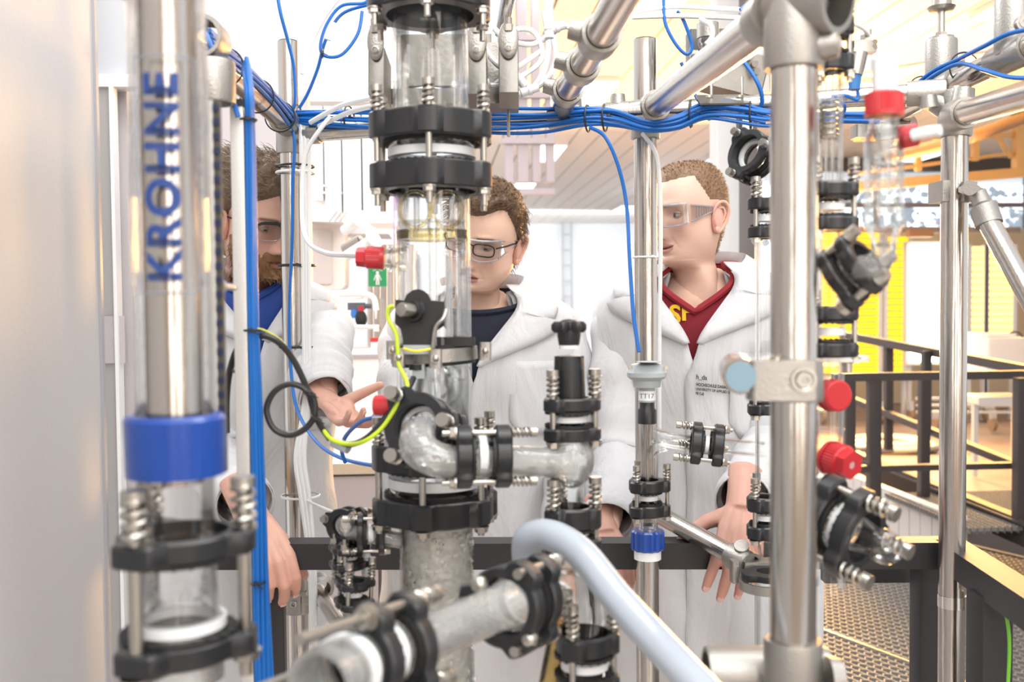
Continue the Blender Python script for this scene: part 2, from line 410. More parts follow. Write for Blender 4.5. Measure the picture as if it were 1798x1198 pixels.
# shelf hood (sloped canopy)
t = thing('extraction_hood', 'white sloping extraction hood under the wall cabinets', 'hood', P(560, 360, 3.7))
A = [P(522, 340, 3.7), P(598, 372, 3.5), P(602, 390, 3.5), P(522, 388, 3.7)]
bm_ = MB(); off = V((0, .3, 0)); bm_.add(A + [p + off for p in A], [(0, 1, 2, 3), (7, 6, 5, 4), (0, 4, 5, 1), (1, 5, 6, 2), (2, 6, 7, 3), (3, 7, 4, 0)]); bm_.build('canopy', mat('hood_white', (.68, .66, .66), .5), t, smooth=False)
for k in range(3): MB().beam(P(578 + 9 * k, 390, 3.49), P(592 + 9 * k, 372, 3.49), .004, .004).build('slot', M['lilac'], t, smooth=False)
t = thing('extraction_hood', 'pale grey pitched hood behind the white dispensers', 'hood', P(650, 400, 3.9))
A = [P(605, 411, 3.8), P(640, 390, 3.8), P(683, 411, 3.8)]
bm_ = MB(); bm_.add(A + [p + off for p in A], [(0, 1, 2), (5, 4, 3), (0, 3, 4, 1), (1, 4, 5, 2), (2, 5, 3, 0)]); bm_.build('canopy', mat('hood_grey', (.55, .54, .55), .5), t, smooth=False)
# two white dispensers (plungers)
for (x0, y0_, x1, y1_, lb) in ((605, 405, 632, 386, 'upper white plunger dispenser tilted to the right above the red cap'), (608, 450, 655, 420, 'lower white plunger dispenser tilted to the right above the red cap')):
    a = P(x0, y0_, 3.0); b = P(x1, y1_, 2.95); t = thing('dispenser', lb, 'dispenser', a)
    MB().cyl(a, b, .016, 16).build('barrel', M['ptfe'], t)
    d = (b - a).normalized(); MB().lathe([(.0001, 0), (.032, .001), (.032, .006), (.0001, .008)], b, d, 20).build('plunger_disc', M['ptfe'], t)
t = thing('dispenser', 'dark grey tilted bottle beside the lower white dispenser', 'dispenser', P(608, 440, 3.05))
MB().cyl(P(606, 440, 3.06), P(634, 424, 3.04), .022, 16).build('barrel', mat('taupe_bottle', (.33, .30, .28), .4), t); MB().cyl(P(634, 424, 3.04), P(638, 421.5, 3.04), .016, 16).build('cap', M['greyplast'], t)
# white bench tap (swan neck) and horizontal pipe
t = thing('laboratory_tap', 'white swan-neck laboratory tap above the bench', 'tap', P(560, 520, 3.3))
MB().tube(cr([P(535, 520, 3.3), P(600, 517, 3.3), P(640, 517, 3.3), P(656, 524, 3.3), P(660, 545, 3.3)], 6), .0095, 10).build('spout', M['ptfe'], t)
MB().cyl(P(660, 543, 3.3), P(660, 560, 3.3), .005, 10, r2=.002).build('nozzle', M['ptfe'], t)
MB().tube([P(545, 538, 3.31), P(600, 530, 3.31), P(640, 522, 3.31)], .004, 6).build('feed_pipe', M['ptfe'], t)
t = thing('laboratory_tap', 'white straight laboratory tap under the swan-neck tap', 'tap', P(590, 575, 3.25))
MB().tube([P(580, 573, 3.25), P(664, 575, 3.25)], .007, 10).build('spout', M['ptfe'], t); MB().cyl(P(660, 570, 3.25), P(660, 582, 3.25), .009, 10).build('end_cap', M['ptfe'], t)
# small things on the bench shelf
gm = mat('green_plastic', (.08, .35, .10), .5); bm2 = mat('blue_item', (.05, .2, .6), .5)
q = P(565, 560, 3.98); t = thing('squeeze_bottle', 'green stopper lying beside the coat sleeve', 'stopper', q); MB().cyl(q - V((.02, 0, .004)), q + V((.02, 0, .004)), .02, 12, r2=.026).build('body', gm, t); MB().cyl(q + V((.018, 0, .003)), q + V((.03, 0, .005)), .012, 12).build('tip', gm, t)
q = P(624, 552, 3.98); t = thing('bottle', 'small bottle with a blue cap on the bench shelf', 'bottle', q - V((0, 0, .05))); MB().lathe([(.0001, -.12), (.03, -.12), (.03, -.03), (.014, -.01)], q, seg=14).build('body', M['glass2'], t); MB().cyl(q - V((0, 0, .015)), q + V((0, 0, .02)), .022, 12, r2=.017).build('cap', bm2, t)
q = P(634, 560, 3.95); t = thing('bottle', 'small dark bottle with a red cap on the bench shelf', 'bottle', q - V((0, 0, .03))); MB().ball(q, (.024, .024, .034), 12, 8).build('body', M['rubber'], t); MB().cyl(q + V((0, 0, .03)), q + V((0, 0, .05)), .012, 10).build('cap', M['red'], t)
q = P(626, 538, 4.0); t = thing('clamp_block', 'dark grey clamp block behind the swan-neck tap', 'clamp', q); MB().box(q, (.07, .03, .03), bev=.005).build('body', mat('slate', (.12, .13, .15), .5), t); MB().cyl(q + V((.03, 0, 0)), q + V((.06, 0, 0)), .01, 10).build('knob', mat('slate2', (.12, .13, .15), .5), t)
q = P(590, 598, 3.75); t = thing('bench_tool', 'black and red gripping tool lying on the white appliance', 'tool', q)
MB().beam(P(582, 612, 3.75), P(600, 592, 3.75), .022, .03).build('jaw', M['rubber'], t, smooth=False); MB().beam(P(598, 600, 3.75), P(606, 588, 3.75), .05, .02).build('head', M['rubber'], t, smooth=False); MB().beam(P(577, 612, 3.74), P(588, 604, 3.74), .015, .012).build('grip', M['red'], t, smooth=False)
q = P(664, 606, 3.75); t = thing('bench_box', 'small red lidded box at the right end of the white appliance', 'box', q); MB().box(q, (.05, .05, .03)).build('body', M['ptfe'], t, smooth=False); MB().box(q + V((0, 0, .02)), (.055, .055, .015)).build('lid', M['red'], t, smooth=False)
t = thing('acrylic_rack', 'clear acrylic rack of small bottles standing on the white appliance', 'rack', P(620, 616, 3.95))
Rm0 = Matrix((right0, fwd0, V((0, 0, 1)))).transposed()
for py in (577, 612): MB().box(P(618, py, 3.97), (.24, .22, .005), Rm0).build('shelf', M['glass2'], t, smooth=False)
for px in (566, 670): MB().box(P(px, 568, 3.97), (.005, .22, .20), Rm0).build('side_panel', M['glass2'], t, smooth=False)
# green emergency-shower sign
a = P(663, 487, 3.9); t = thing('safety_sign', 'green square emergency shower sign beside the glass column', 'sign', a)
MB().box(a, (.072, .004, .072)).build('plate', mat('sign_green', (.01, .28, .10), .5), t, smooth=False)
sg = MB(); f_ = a - V((0, .004, 0))
sg.cyl(f_ + V((0, 0, .018)), f_ + V((0, -.001, .018)), .006, 12); sg.box(f_ + V((0, 0, 0)), (.012, .002, .024)); sg.box(f_ + V((-.004, 0, -.02)), (.005, .002, .02)); sg.box(f_ + V((.004, 0, -.02)), (.005, .002, .02))
for s_ in (-1, 1):
    sg.beam(f_ + V((s_ * .007, 0, .008)), f_ + V((s_ * .014, 0, -.012)), .003, .003)
    for q in range(3): sg.box(f_ + V((s_ * (.006 + .005 * q), 0, .030 - .002 * q)), (.002, .002, .006))
sg.build('pictogram', M['white'], t, smooth=False)
# curtain-like grey column with brown stripes at the bench's right end
t = thing('ribbed_duct', 'beige ribbed duct behind the green sign and the glass column', 'duct', P(690, 800, 4.1) * 1.0)
for k in range(7):
    a = P(650 + 12 * k, 430, 4.15); b = P(650 + 12 * k, 612, 4.15)
    MB().cyl(a, b, .013, 10).build('rib', mat('duct_rib', (.48 - .05 * (k % 3), .43 - .05 * (k % 3), .40 - .05 * (k % 3)), .5), t)
q = P(699, 408, 4.0)
t = thing('folder', 'narrow lilac folder standing behind the column bolts', 'folder', P(697, 420, 4.0)); MB().box(P(698, 385, 4.0), (.03, .1, .2)).build('cover', mat('lilac_folder', (.45, .28, .50), .5), t, smooth=False); MB().box(P(698, 385, 3.97), (.018, .07, .06)).build('spine_label', M['white'], t, smooth=False)

# ------------------------------------------------ hall: lights, far structures
def ceiling_light(x, y, L=1.35, wd=.32, n=[0]):
    n[0] += 1
    t = thing('ceiling_light', None, 'light', (x, y, CEIL - .05)); 
    MB().box((x, y, CEIL - .025), (wd + .05, L + .05, .05)).build('housing', M['white'], t, smooth=False)
    MB().box((x, y, CEIL - .055), (wd, L, .012)).build('diffuser', M['tube'], t, smooth=False)
    return t
rows = {1.55: 'row above the middle man', 4.1: 'row above the shaved man', 6.9: 'row at the right above the lit racks'}
for rx, rn in rows.items():
    for i, y in enumerate((6.4, 9.9, 13.6, 17.6, 21.6)):
        t = ceiling_light(rx, y)
        t['label'] = ['nearest', 'second', 'third', 'fourth', 'farthest'][i] + ' ceiling light panel in the ' + rn
# cable ladder on the far wall
t = thing('cable_ladder', 'grey vertical cable ladder on the far white wall', 'ladder', PY(994, 600, 25.7))
a = PY(987, 384, 25.7); b = PY(987, 545, 25.7); a2 = PY(1002, 384, 25.7)
gm2 = mat('ladder_grey', (.35, .36, .37), .5)
for xx in (a.x, a2.x): MB().box((xx, 25.6, (a.z + .3) / 2), (.05, .05, a.z - .3)).build('rail', gm2, t, smooth=False)
for k in range(9): MB().box(((a.x + a2.x) / 2, 25.62, .5 + k * .4), (a2.x - a.x, .03, .03)).build('rung', gm2, t, smooth=False)
# steel frame and shelving far behind the column top (px 880-1000)
t = thing('steel_rack_frame', 'mauve grey steel framework high behind the black valve block', 'framework', PZ(940, 640, 0))
fm = mat('mauve_steel', (.42, .38, .41), .5, .2)
for px in (892, 916, 940, 964):
    a = PY(px, 120, 6.2); MB().box((a.x, 6.2, 2.9), (.05 if px != 916 else .065, .08, 1.3)).build('upright', fm, t, smooth=False)
for py in (70, 170, 250, 338):
    a = PY(925, py, 6.2); MB().box((a.x, 6.16, a.z), (.34, .05, .035)).build('crossbar', fm, t, smooth=False)
# pillars behind the shaved man
for (px, wd, m, lb) in ((1272, .10, mat('pale_pillar', (.56, .57, .58), .5), 'pale grey square pillar behind the shaved man'), (1306, .085, mat('dark_pillar', (.13, .12, .12), .5), 'dark steel pillar just right of the pale pillar behind the shaved man')):
    a = PY(px, 400, 4.3); t = thing('pillar', lb, 'pillar', (a.x, 4.3, 0)); MB().box((a.x, 4.3, 1.8), (wd, .12, 3.6), bev=.006).build('shaft', m, t); MB().box((a.x, 4.3, .01), (wd + .06, .18, .02)).build('foot_plate', m, t, smooth=False)
# railing far between the middle and the right man
rm = mat('brown_grey_rail', (.20, .17, .16), .5)
t = thing('guard_rail', 'distant grey guard rail between the middle man and the shaved man', 'railing', PY(1052, 700, 6.0))
for px in (1032, 1046, 1060, 1078):
    a = PY(px, 560, 6.0); MB().box((a.x, 6.0, .55), (.04, .04, 1.1)).build('post', rm, t, smooth=False)
for z in (1.1, .8, .5, .2): MB().box((PY(1056, 560, 6).x, 6.0, z), (.32, .045, .04)).build('rail', rm, t, smooth=False)
a = PY(1078, 520, 6.6); MB().box((a.x + .02, 6.6, .76), (.04, .04, 1.52)).build('post', rm, t, smooth=False); MB().box((a.x + .0, 6.6, 1.5), (.16, .04, .04)).build('rail', rm, t, smooth=False)

# ------------------------------------------------ right side: wall with windows, glowing racks
yw = 14.2
def PW(px, py, y=yw): return PY(px, py, y)
wz0, wz1 = PW(1700, 402).z, PW(1700, 300).z
xa, xb = PW(1405, 400).x, 15
rw = sbox('wall_right', (xa, yw, 0), (xb, yw + .15, wz0), mat('hall_wall', (.55, .45, .32), .7))
sbox('wall_right', (xa, yw, wz1), (xb, yw + .15, CEIL), mat('hall_wall_top', (.10, .085, .07), .7))
sky = mat('daylight_outside', (.8, .88, 1), 1, emit=1.5, emitcol=(.85, .92, 1), vary=0)
wd = thing('window_2', 'wide window band with frosty trees outside, above the glowing racks', 'window', (xa, yw + .05, wz0)); wd['kind'] = 'structure'; del wd['category']
M['trees'] = mat('frosty_trees', (.35, .40, .46), .9, vary=.5, bscale=6, emit=.35, emitcol=(.6, .7, .8))
MB().box(((xa + xb) / 2, yw + 3.5, (wz0 + wz1) / 2), (xb - xa + 3, .3, wz1 - wz0 + 1.2)).build('sky_backdrop', sky, wd, smooth=False)
MB().box(((xa + xb) / 2, yw + .06, (wz0 + wz1) / 2), (xb - xa, .01, wz1 - wz0)).build('pane', M['glass2'], wd, smooth=False)
for k in range(9):
    xx = xa + k * 1.15; MB().box((xx, yw + .03, (wz0 + wz1) / 2), (.06, .08, wz1 - wz0)).build('window_frame', rm, wd, smooth=False)
MB().box(((xa + xb) / 2, yw + .0, wz0 + .35), (xb - xa, .05, .07)).build('window_frame', rm, wd, smooth=False)
random.seed(3)
ORD = ['first', 'second', 'third', 'fourth', 'fifth', 'sixth', 'seventh', 'eighth', 'ninth', 'tenth', 'eleventh', 'twelfth', 'thirteenth', 'fourteenth']
for k in range(14):
    xx = xa + .6 * k + random.uniform(-.2, .2); b = MB(); h = random.uniform(.5, .9)
    for j in range(60):
        c = V((xx + random.gauss(0, .22), yw + 1.6 + random.gauss(0, .2), wz0 - .1 + random.uniform(0, h))); b.box(c, (random.uniform(.03, .1),) * 3, Matrix.Rotation(random.random() * 3, 3, (1, 1, 0)))
    b.cyl((xx, yw + 1.6, 0), (xx, yw + 1.6, wz0 + .3), .05, 8)
    tag(b.build('frosted_tree', M['trees'], None, smooth=False), ORD[k] + ' frosty tree from the left outside the hall window', 'tree', 'trees outside the window')
# roof truss, the warm lamp light put into its steel colour
tm = mat('warm_lit_steel', (.42, .27, .10), .5); t = thing('roof_truss', 'ochre-lit steel roof truss at the upper right behind the poles', 'truss', PW(1700, 250, 10.5))
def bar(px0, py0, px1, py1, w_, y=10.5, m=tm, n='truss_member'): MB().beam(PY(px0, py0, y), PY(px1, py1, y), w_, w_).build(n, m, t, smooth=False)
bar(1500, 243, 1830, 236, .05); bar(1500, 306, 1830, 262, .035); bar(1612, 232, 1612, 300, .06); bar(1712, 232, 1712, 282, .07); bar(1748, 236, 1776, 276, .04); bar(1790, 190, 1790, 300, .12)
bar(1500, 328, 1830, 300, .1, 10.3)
t = thing('duct_pipe', 'brown sagging duct pipe under the ceiling at the right', 'pipe', PW(1650, 240, 8.5))
MB().tube(cr([PY(1560, 275, 8.5), PY(1640, 258, 8.6), PY(1720, 235, 8.8), PY(1830, 196, 9.2)], 6), .055, 12).build('duct', mat('brown_duct', (.25, .15, .07), .5), t)
for (x_, y_) in ((1640, 258), (1700, 241)): MB().cyl(PY(x_ - 3, y_ + 1, 8.65), PY(x_ + 3, y_ - 1, 8.7), .062, 12).build('duct_band', rm, t)

# glowing racks
M['glowY'] = mat('glowing_yellow_panel', (.9, .55, .01), .5, emit=.68, emitcol=(1, .66, .01))
M['glowP'] = mat('glowing_pale_panel', (.95, .8, .4), .5, emit=1.0, emitcol=(1, .74, .22))
M['glowW'] = mat('lamp_face', (1, .95, .8), .5, emit=9, emitcol=(1, .88, .62))
yr = 12.0
def slat_rack(px0, px1, py0, py1, n, m, label, y=yr, y_frame=M['alu']):
    a = PY(px0, py0, y); b = PY(px1, py1, y); w_ = b.x - a.x; h = a.z - b.z
    t = thing('lamp_rack', label, 'rack', ((a.x + b.x) / 2, y, 0))
    me = None
    for i in range(n):
        z = b.z + h * (i + .5) / n
        o = MB().box(((a.x + b.x) / 2, y, z), (w_, .05, h / n * .80)).build('slat', m, t, smooth=False)
    for xx in (a.x - .02, b.x + .02): MB().box((xx, y, a.z / 2), (.05, .08, a.z + .03)).build('upright', y_frame, t, smooth=False)
    MB().box(((a.x + b.x) / 2, y, b.z - .05), (w_ + .08, .3, .05)).build('base_bar', y_frame, t, smooth=False)
    for xx in (a.x, b.x):
        c = MB().cyl((xx - .02, y - .1, .08), (xx + .02, y - .1, .08), .08, 16).build('caster', mat('caster_brown', (.25, .17, .10), .6), t)
        MB().box((xx, y - .1, .2), (.06, .08, .12)).build('fork', M['alu'], c, smooth=False)
    return t
slat_rack(1440, 1541, 408, 655, 22, M['glowY'], 'yellow glowing slatted lamp rack nearest the front steel pole')
slat_rack(1556, 1592, 415, 655, 22, M['glowY'], 'narrow yellow glowing slatted rack left of the white-hot lamp')
slat_rack(1703, 1725, 432, 590, 14, M['glowP'], 'slim pale yellow lamp rack just right of the right steel pole')
slat_rack(1734, 1776, 432, 590, 14, M['glowP'], 'wide pale yellow lamp rack at the right edge')
t = thing('flood_lamp', 'white-hot flood lamp panel between the racks behind the right pole', 'lamp', PY(1622, 660, 11.9))
a = PY(1594, 424, 11.9); b = PY(1700, 640, 11.9)
MB().box(((a.x + b.x) / 2, 11.95, (a.z + b.z) / 2), (b.x - a.x, .06, a.z - b.z)).build('reflector', M['alu'], t, smooth=False)
MB().box(((a.x + b.x) / 2, 11.9, (a.z + b.z) / 2), (b.x - a.x - .08, .03, a.z - b.z - .08)).build('lamp_face', M['glowW'], t, smooth=False)
for xx in (a.x, b.x): MB().box((xx, 11.98, a.z / 2), (.05, .05, a.z)).build('stand', M['alu'], t, smooth=False)
MB().beam(PY(1440, 403, 11.7), PY(1790, 404, 11.7), .05, .07).build('top_rail', rm, t, smooth=False)
q = PY(1615, 410, 11.6); MB().box(q, (.3, .1, .09)).build('junction_box', mat('brown_box', (.25, .14, .07), .5), t, smooth=False)
# white apparatus at the right
t = thing('white_apparatus', 'large white instrument case standing behind the right railing', 'instrument', PY(1745, 720, 8.2))
c = PY(1745, 625, 8.2); MB().box(c, (.40, .5, .32), bev=.03).build('case', mat('case_white', (.62, .60, .58), .5), t)
MB().box(c + V((-.02, 0, .18)), (.26, .3, .03), bev=.01).build('lid', M['alu'], t)
MB().tube(cr([c + V((.08, -.1, .2)), c + V((.15, -.12, .2)), c + V((.2, -.15, .12))], 5), .008, 6).build('lead', M['cableblack'], t)
MB().box(PY(1745, 700, 8.2), (.5, .4, .06)).build('shelf', M['alu'], t, smooth=False)
for px in (1712, 1782): a = PY(px, 700, 8.1); MB().box((a.x, 8.1, a.z / 2), (.04, .04, a.z)).build('leg', M['alu'], t, smooth=False)
# trolleys with casters and coils of hose on the floor
t = thing('trolley', 'low flat trolley with casters on the hall floor behind the railing', 'trolley', PZ(1700, 745, 0))
for py in (700, 712, 724): MB().beam(PY(1610, py, 10.6), PY(1780, py, 10.6), .04, .025).build('deck_bar', M['alu'], t, smooth=False)
for px in (1640, 1740):
    c = PZ(px, 747, .07); c = V((c.x, c.y, .08)); cc = MB().cyl(c, c + V((.04, 0, 0)), .08, 16).build('caster', mat('brown_caster', (.3, .2, .12), .5), t); MB().box(c + V((.02, 0, .11)), (.06, .06, .1)).build('fork', M['alu'], cc, smooth=False)
t = thing('hose_coil', 'pale coil of hose lying on the floor between the railing posts', 'hose', PZ(1560, 780, 0)); c = PZ(1562, 778, .04)
b = MB()
for k in range(4):
    b.tube([V((c.x + (.42 - .06 * k) * math.cos(a), c.y + (.42 - .06 * k) * math.sin(a), .03 + .03 * (k % 2) + .0)) for a in [2 * PI * i / 40 for i in range(40)]], .028, 8, closed=True)
b.build('coil', mat('cream_hose', (.75, .68, .50), .5), t)
MB().tube([V((c.x - .5 + .06 * i, c.y - .35 + .05 * math.sin(i * .9), .03)) for i in range(22)], .03, 8).build('loose_end', mat('grey_hose', (.2, .2, .2), .6), t)
t = thing('hose_coil', 'flat cream coil behind the right railing', 'hose', PZ(1780, 720, 0)); c = PZ(1785, 706, 0)
b = MB()
for k in range(3): b.tube([V((c.x + (.5 - .07 * k) * math.cos(a), c.y + (.4 - .07 * k) * math.sin(a), .05)) for a in [2 * PI * i / 36 for i in range(36)]], .03, 8, closed=True)
b.build('coil', mat('cream_hose2', (.75, .62, .35), .5), t)

# ------------------------------------------------ walkway: railings, curb, grating
dk = mat('brown_black_steel', (.040, .032, .030), .5, bump=.05, bscale=200)
def railpost(t, px, pytop, pybot, d, wd=.05):
    a = P(px, (pytop + pybot) / 2, d); z0 = P(px, pybot, d).z; z1 = P(px, pytop, d).z
    MB().box((a.x, a.y, (z0 + z1) / 2), (wd, wd, z1 - z0), bev=.006).build('post', dk, t)
t = thing('walkway_railing', 'brown steel railing across the walkway between the front pole and the right pole', 'railing', P(1600, 900, 5.2))
MB().beam(P(1462, 663, 5.0), P(1830, 657, 5.0), .05, .04).build('top_rail', dk, t, smooth=False)
MB().beam(P(1462, 824, 5.0), P(1830, 816, 5.0), .05, .03).build('lower_rail', dk, t, smooth=False)
railpost(t, 1491, 668, 800, 5.0); railpost(t, 1534, 668, 888, 5.0, .06); railpost(t, 1622, 660, 888, 5.6, .055); railpost(t, 1792, 663, 950, 4.9, .06)
t = thing('walkway_railing', 'brown steel railing running away behind the yellow racks', 'railing', P(1600, 700, 6.5))
MB().beam(P(1480, 588, 7.2), P(1830, 655, 5.0), .05, .05).build('top_rail', dk, t, smooth=False)
MB().beam(P(1480, 695, 7.2), P(1830, 835, 5.0), .05, .04).build('lower_rail', dk, t, smooth=False)
railpost(t, 1560, 605, 790, 6.6); railpost(t, 1626, 616, 760, 6.0)
# diagonal toe beam
t = thing('toe_beam', 'long brown steel toe beam running diagonally along the walkway', 'beam', P(1650, 900, 5.6))
MB().beam(P(1500, 808, 6.9), P(1860, 960, 4.6), .06, .13).build('web', dk, t, smooth=False); MB().beam(P(1500, 800, 6.9), P(1860, 940, 4.6), .1, .012).build('flange', dk, t, smooth=False)
# curb of white blocks
cb = thing('trim_4', 'curb of white blocks along the walkway', 'curb', P(1560, 900, 5.8)); cb['kind'] = 'structure'; del cb['category']
A = P(1440, 845, 6.9); B = P(1690, 955, 5.0); n = 15; wm = mat('white_block', (.58, .57, .56), .6, vary=.06, bscale=5)
for i in range(n):
    a = A.lerp(B, i / n); b = A.lerp(B, (i + .94) / n); m_ = (a + b) / 2
    MB().beam(a, b, .06, .27).build('block', wm, cb, smooth=False)
MB().beam(A + V((-.02, 0, -.16)), B + V((-.02, 0, -.16)), .14, .03).build('ledge', mat('ledge', (.30, .29, .28), .6), cb, smooth=False)
MB().beam(A + V((.04, 0, 0)), B + V((.04, 0, 0)), .02, .24).build('backing', rm, cb, smooth=False)
# steel grating seen at the lower right: bearing bars and wavy cross bars
gr = thing('floor_grating', 'galvanised steel grating of the walkway at the lower right', 'grating', (2.2, 4.4, 0)); 
gmt = mat('galvanised_steel', (.22, .22, .215), .6, .25)
rot = Matrix.Rotation(math.radians(24), 3, 'Z'); C0 = P(1640, 1100, 4.3); C0.z = 0
bar_ = MB(); nb = 80; pitch = .042; ext = 1.75
for i in range(-nb // 2, nb // 2):
    o = rot @ V((i * pitch, 0, 0)); bar_.box(C0 + o - V((0, 0, .015)), (.005, 2 * ext, .03), rot)
bar_.build('bearing_bars', gmt, gr, smooth=False)['kind'] = 'stuff'
zz = MB()
for j in range(-41, 41):
    y_ = j * pitch; vs = []; fs = []
    for i in range(-nb, nb + 1):
        o = rot @ V((i * pitch / 2, y_ + (.009 if i % 2 else -.009), 0)); vs += [C0 + o - V((0, 0, .026)), C0 + o + V((0, 0, .001)), C0 + o + rot @ V((0, .006, 0)) + V((0, 0, .001))]
    for i in range(2 * nb): k = i * 3; fs += [(k, k + 3, k + 4, k + 1), (k + 1, k + 4, k + 5, k + 2)]
    zz.add(vs, fs)
zz.build('wavy_cross_bars', gmt, gr, smooth=False)['kind'] = 'stuff'
for s_ in (-1, 1): MB().box(C0 + rot @ V((s_ * nb / 2 * pitch, 0, -.01)), (.012, 2 * ext, .045), rot).build('edge_bar', gmt, gr, smooth=False)
MB().box(C0 + rot @ V((-.25, 0, .002)), (.008, 2 * ext, .01), rot).build('seam_bar', mat('pale_seam', (.6, .5, .38), .4, .6), gr, smooth=False)
gr2 = thing('floor_grating', 'small far grating panel at the right edge beyond the toe beam', 'grating', P(1760, 890, 5.6))
g = MB(); c = P(1780, 895, 5.3)
for i in range(-14, 15): g.box(c + V((i * .035, 0, 0)), (.004, .9, .03))
for j in range(-14, 15): g.box(c + V((0, j * .032, .005)), (1.0, .004, .02))
g.build('bars', gmt, gr2, smooth=False)['kind'] = 'stuff'

# ------------------------------------------------ near handrail the men stand behind
hr = thing('handrail', 'black square-tube handrail in front of the three men, turning a corner at the right', 'railing', P(900, 1000, 1.78))
zr = P(1000, 950, 1.76).z
def hx(px): 
    q = P(px, 965, 1.78 if px < 1600 else 1.74); return V((q.x, q.y, zr - .022))
cA = hx(380); cB = hx(1668)
MB().beam(cA, cB + V((.02, 0, 0)), .05, .046).build('front_rail', M['dark'], hr, smooth=False)
nearR = P(1900, 1060, 1.28); nearR.z = zr - .022
MB().beam(cB, nearR, .05, .046).build('side_rail', M['dark'], hr, smooth=False)
for px, yb, wd in ((483, 0, .035), (1627, 0, .044)):
    q = P(px, 1050, 1.8); MB().box((q.x, q.y, (zr - .04) / 2), (wd, wd, zr - .04), bev=.003).build('post', M['dark'], hr)
q = P(1737, 1100, 1.56); MB().box((q.x, q.y, (zr - .04) / 2), (.05, .05, zr - .04), bev=.003).build('post', M['dark'], hr)
a = P(1445, 1002, 1.9); b = P(1640, 1000, 1.9); MB().beam(a, b, .03, .042).build('middle_rail', M['dark'], hr, smooth=False)
# rear wall; glowing panels added behind the camera for steel streaks and front light
sbox('wall_rear', (-6, -2.6, 0), (8, -2.5, 3.4), mat('rear_wall', (.36, .33, .31), .7))
for xx, w_ in ((-1.6, .8), (.35, .5), (1.9, .9), (3.5, .5)):
    t = thing('glow_panel', None, 'x', (xx, -2.44, .9)); t['kind'] = 'structure'; del t['category']
    MB().box((xx, -2.46, 1.9), (w_, .04, 1.9)).build('pane', mat('glow_panel_face', (1, 1, 1), .5, emit=3.5, emitcol=(1, .97, .93)), t, smooth=False)
    for s_ in (-1, 1): MB().box((xx + s_ * (w_ / 2 + .03), -2.44, 1.9), (.06, .08, 2.0)).build('window_frame', M['white'], t, smooth=False)  # borders of the added glowing panels
# ================================================================== people
def vcol_mat(name, rough=.5, sss=0, bump=0, bscale=300):
    m, n, l, b = NT(name)
    a = n.new('ShaderNodeVertexColor'); a.layer_name = 'Col'; l.new(a.outputs[0], b.inputs['Base Color'])
    b.inputs['Roughness'].default_value = rough
    if sss:
        b.inputs['Subsurface Weight'].default_value = sss; b.inputs['Subsurface Radius'].default_value = (.01, .004, .002); b.inputs['Subsurface Scale'].default_value = 1
    if bump:
        tc = n.new('ShaderNodeTexCoord'); nz = n.new('ShaderNodeTexNoise'); nz.inputs['Scale'].default_value = bscale; nz.inputs['Detail'].default_value = 4
        l.new(tc.outputs['Object'], nz.inputs[0]); bp = n.new('ShaderNodeBump'); bp.inputs['Strength'].default_value = bump; bp.inputs['Distance'].default_value = .004
        l.new(nz.outputs[0], bp.inputs['Height']); l.new(bp.outputs[0], b.inputs['Normal'])
    return m
M['skin'] = vcol_mat('skin', .48, 0, .12, 500)
def cloth(name, color, bump=.35, fine=900):
    m, n, l, b = NT(name); b.inputs['Base Color'].default_value = (*color, 1); b.inputs['Roughness'].default_value = .85
    tc = n.new('ShaderNodeTexCoord'); mp = n.new('ShaderNodeMapping'); mp.inputs['Scale'].default_value = (1, 1, .4); l.new(tc.outputs['Object'], mp.inputs[0])
    nz = n.new('ShaderNodeTexNoise'); nz.inputs['Scale'].default_value = 9; nz.inputs['Detail'].default_value = 5; nz.inputs['Distortion'].default_value = .6
    l.new(mp.outputs[0], nz.inputs[0])
    n2 = n.new('ShaderNodeTexNoise'); n2.inputs['Scale'].default_value = fine; l.new(tc.outputs['Object'], n2.inputs[0])
    b1 = n.new('ShaderNodeBump'); b1.inputs['Strength'].default_value = bump; b1.inputs['Distance'].default_value = .03; l.new(nz.outputs[0], b1.inputs['Height'])
    b2 = n.new('ShaderNodeBump'); b2.inputs['Strength'].default_value = .08; b2.inputs['Distance'].default_value = .002; l.new(n2.outputs[0], b2.inputs['Height'])
    l.new(b1.outputs[0], b2.inputs['Normal']); l.new(b2.outputs[0], b.inputs['Normal'])
    return m
M['coat'] = cloth('white_cotton', (.62, .625, .64), .7)

def sstep(a, b, x):
    t = max(0.0, min(1.0, (x - a) / (b - a))); return t * t * (3 - 2 * t)
def lut(tab, z):
    if z >= tab[0][0]: return tab[0][1:]
    for i in range(len(tab) - 1):
        if z >= tab[i + 1][0]:
            a, b = tab[i], tab[i + 1]; t = (a[0] - z) / (a[0] - b[0])
            p0 = tab[max(i - 1, 0)]; p3 = tab[min(i + 2, len(tab) - 1)]
            r = []
            for k in range(1, len(a)):
                m0 = (b[k] - p0[k]) / max(1e-6, p0[0] - b[0]) * (a[0] - b[0]) if i > 0 else (b[k] - a[k])
                m1 = (p3[k] - a[k]) / max(1e-6, a[0] - p3[0]) * (a[0] - b[0]) if i < len(tab) - 2 else (b[k] - a[k])
                t2, t3 = t * t, t ** 3
                r.append((2 * t3 - 3 * t2 + 1) * a[k] + (t3 - 2 * t2 + t) * m0 + (-2 * t3 + 3 * t2) * b[k] + (t3 - t2) * m1)
            return tuple(r)
    return tab[-1][1:]
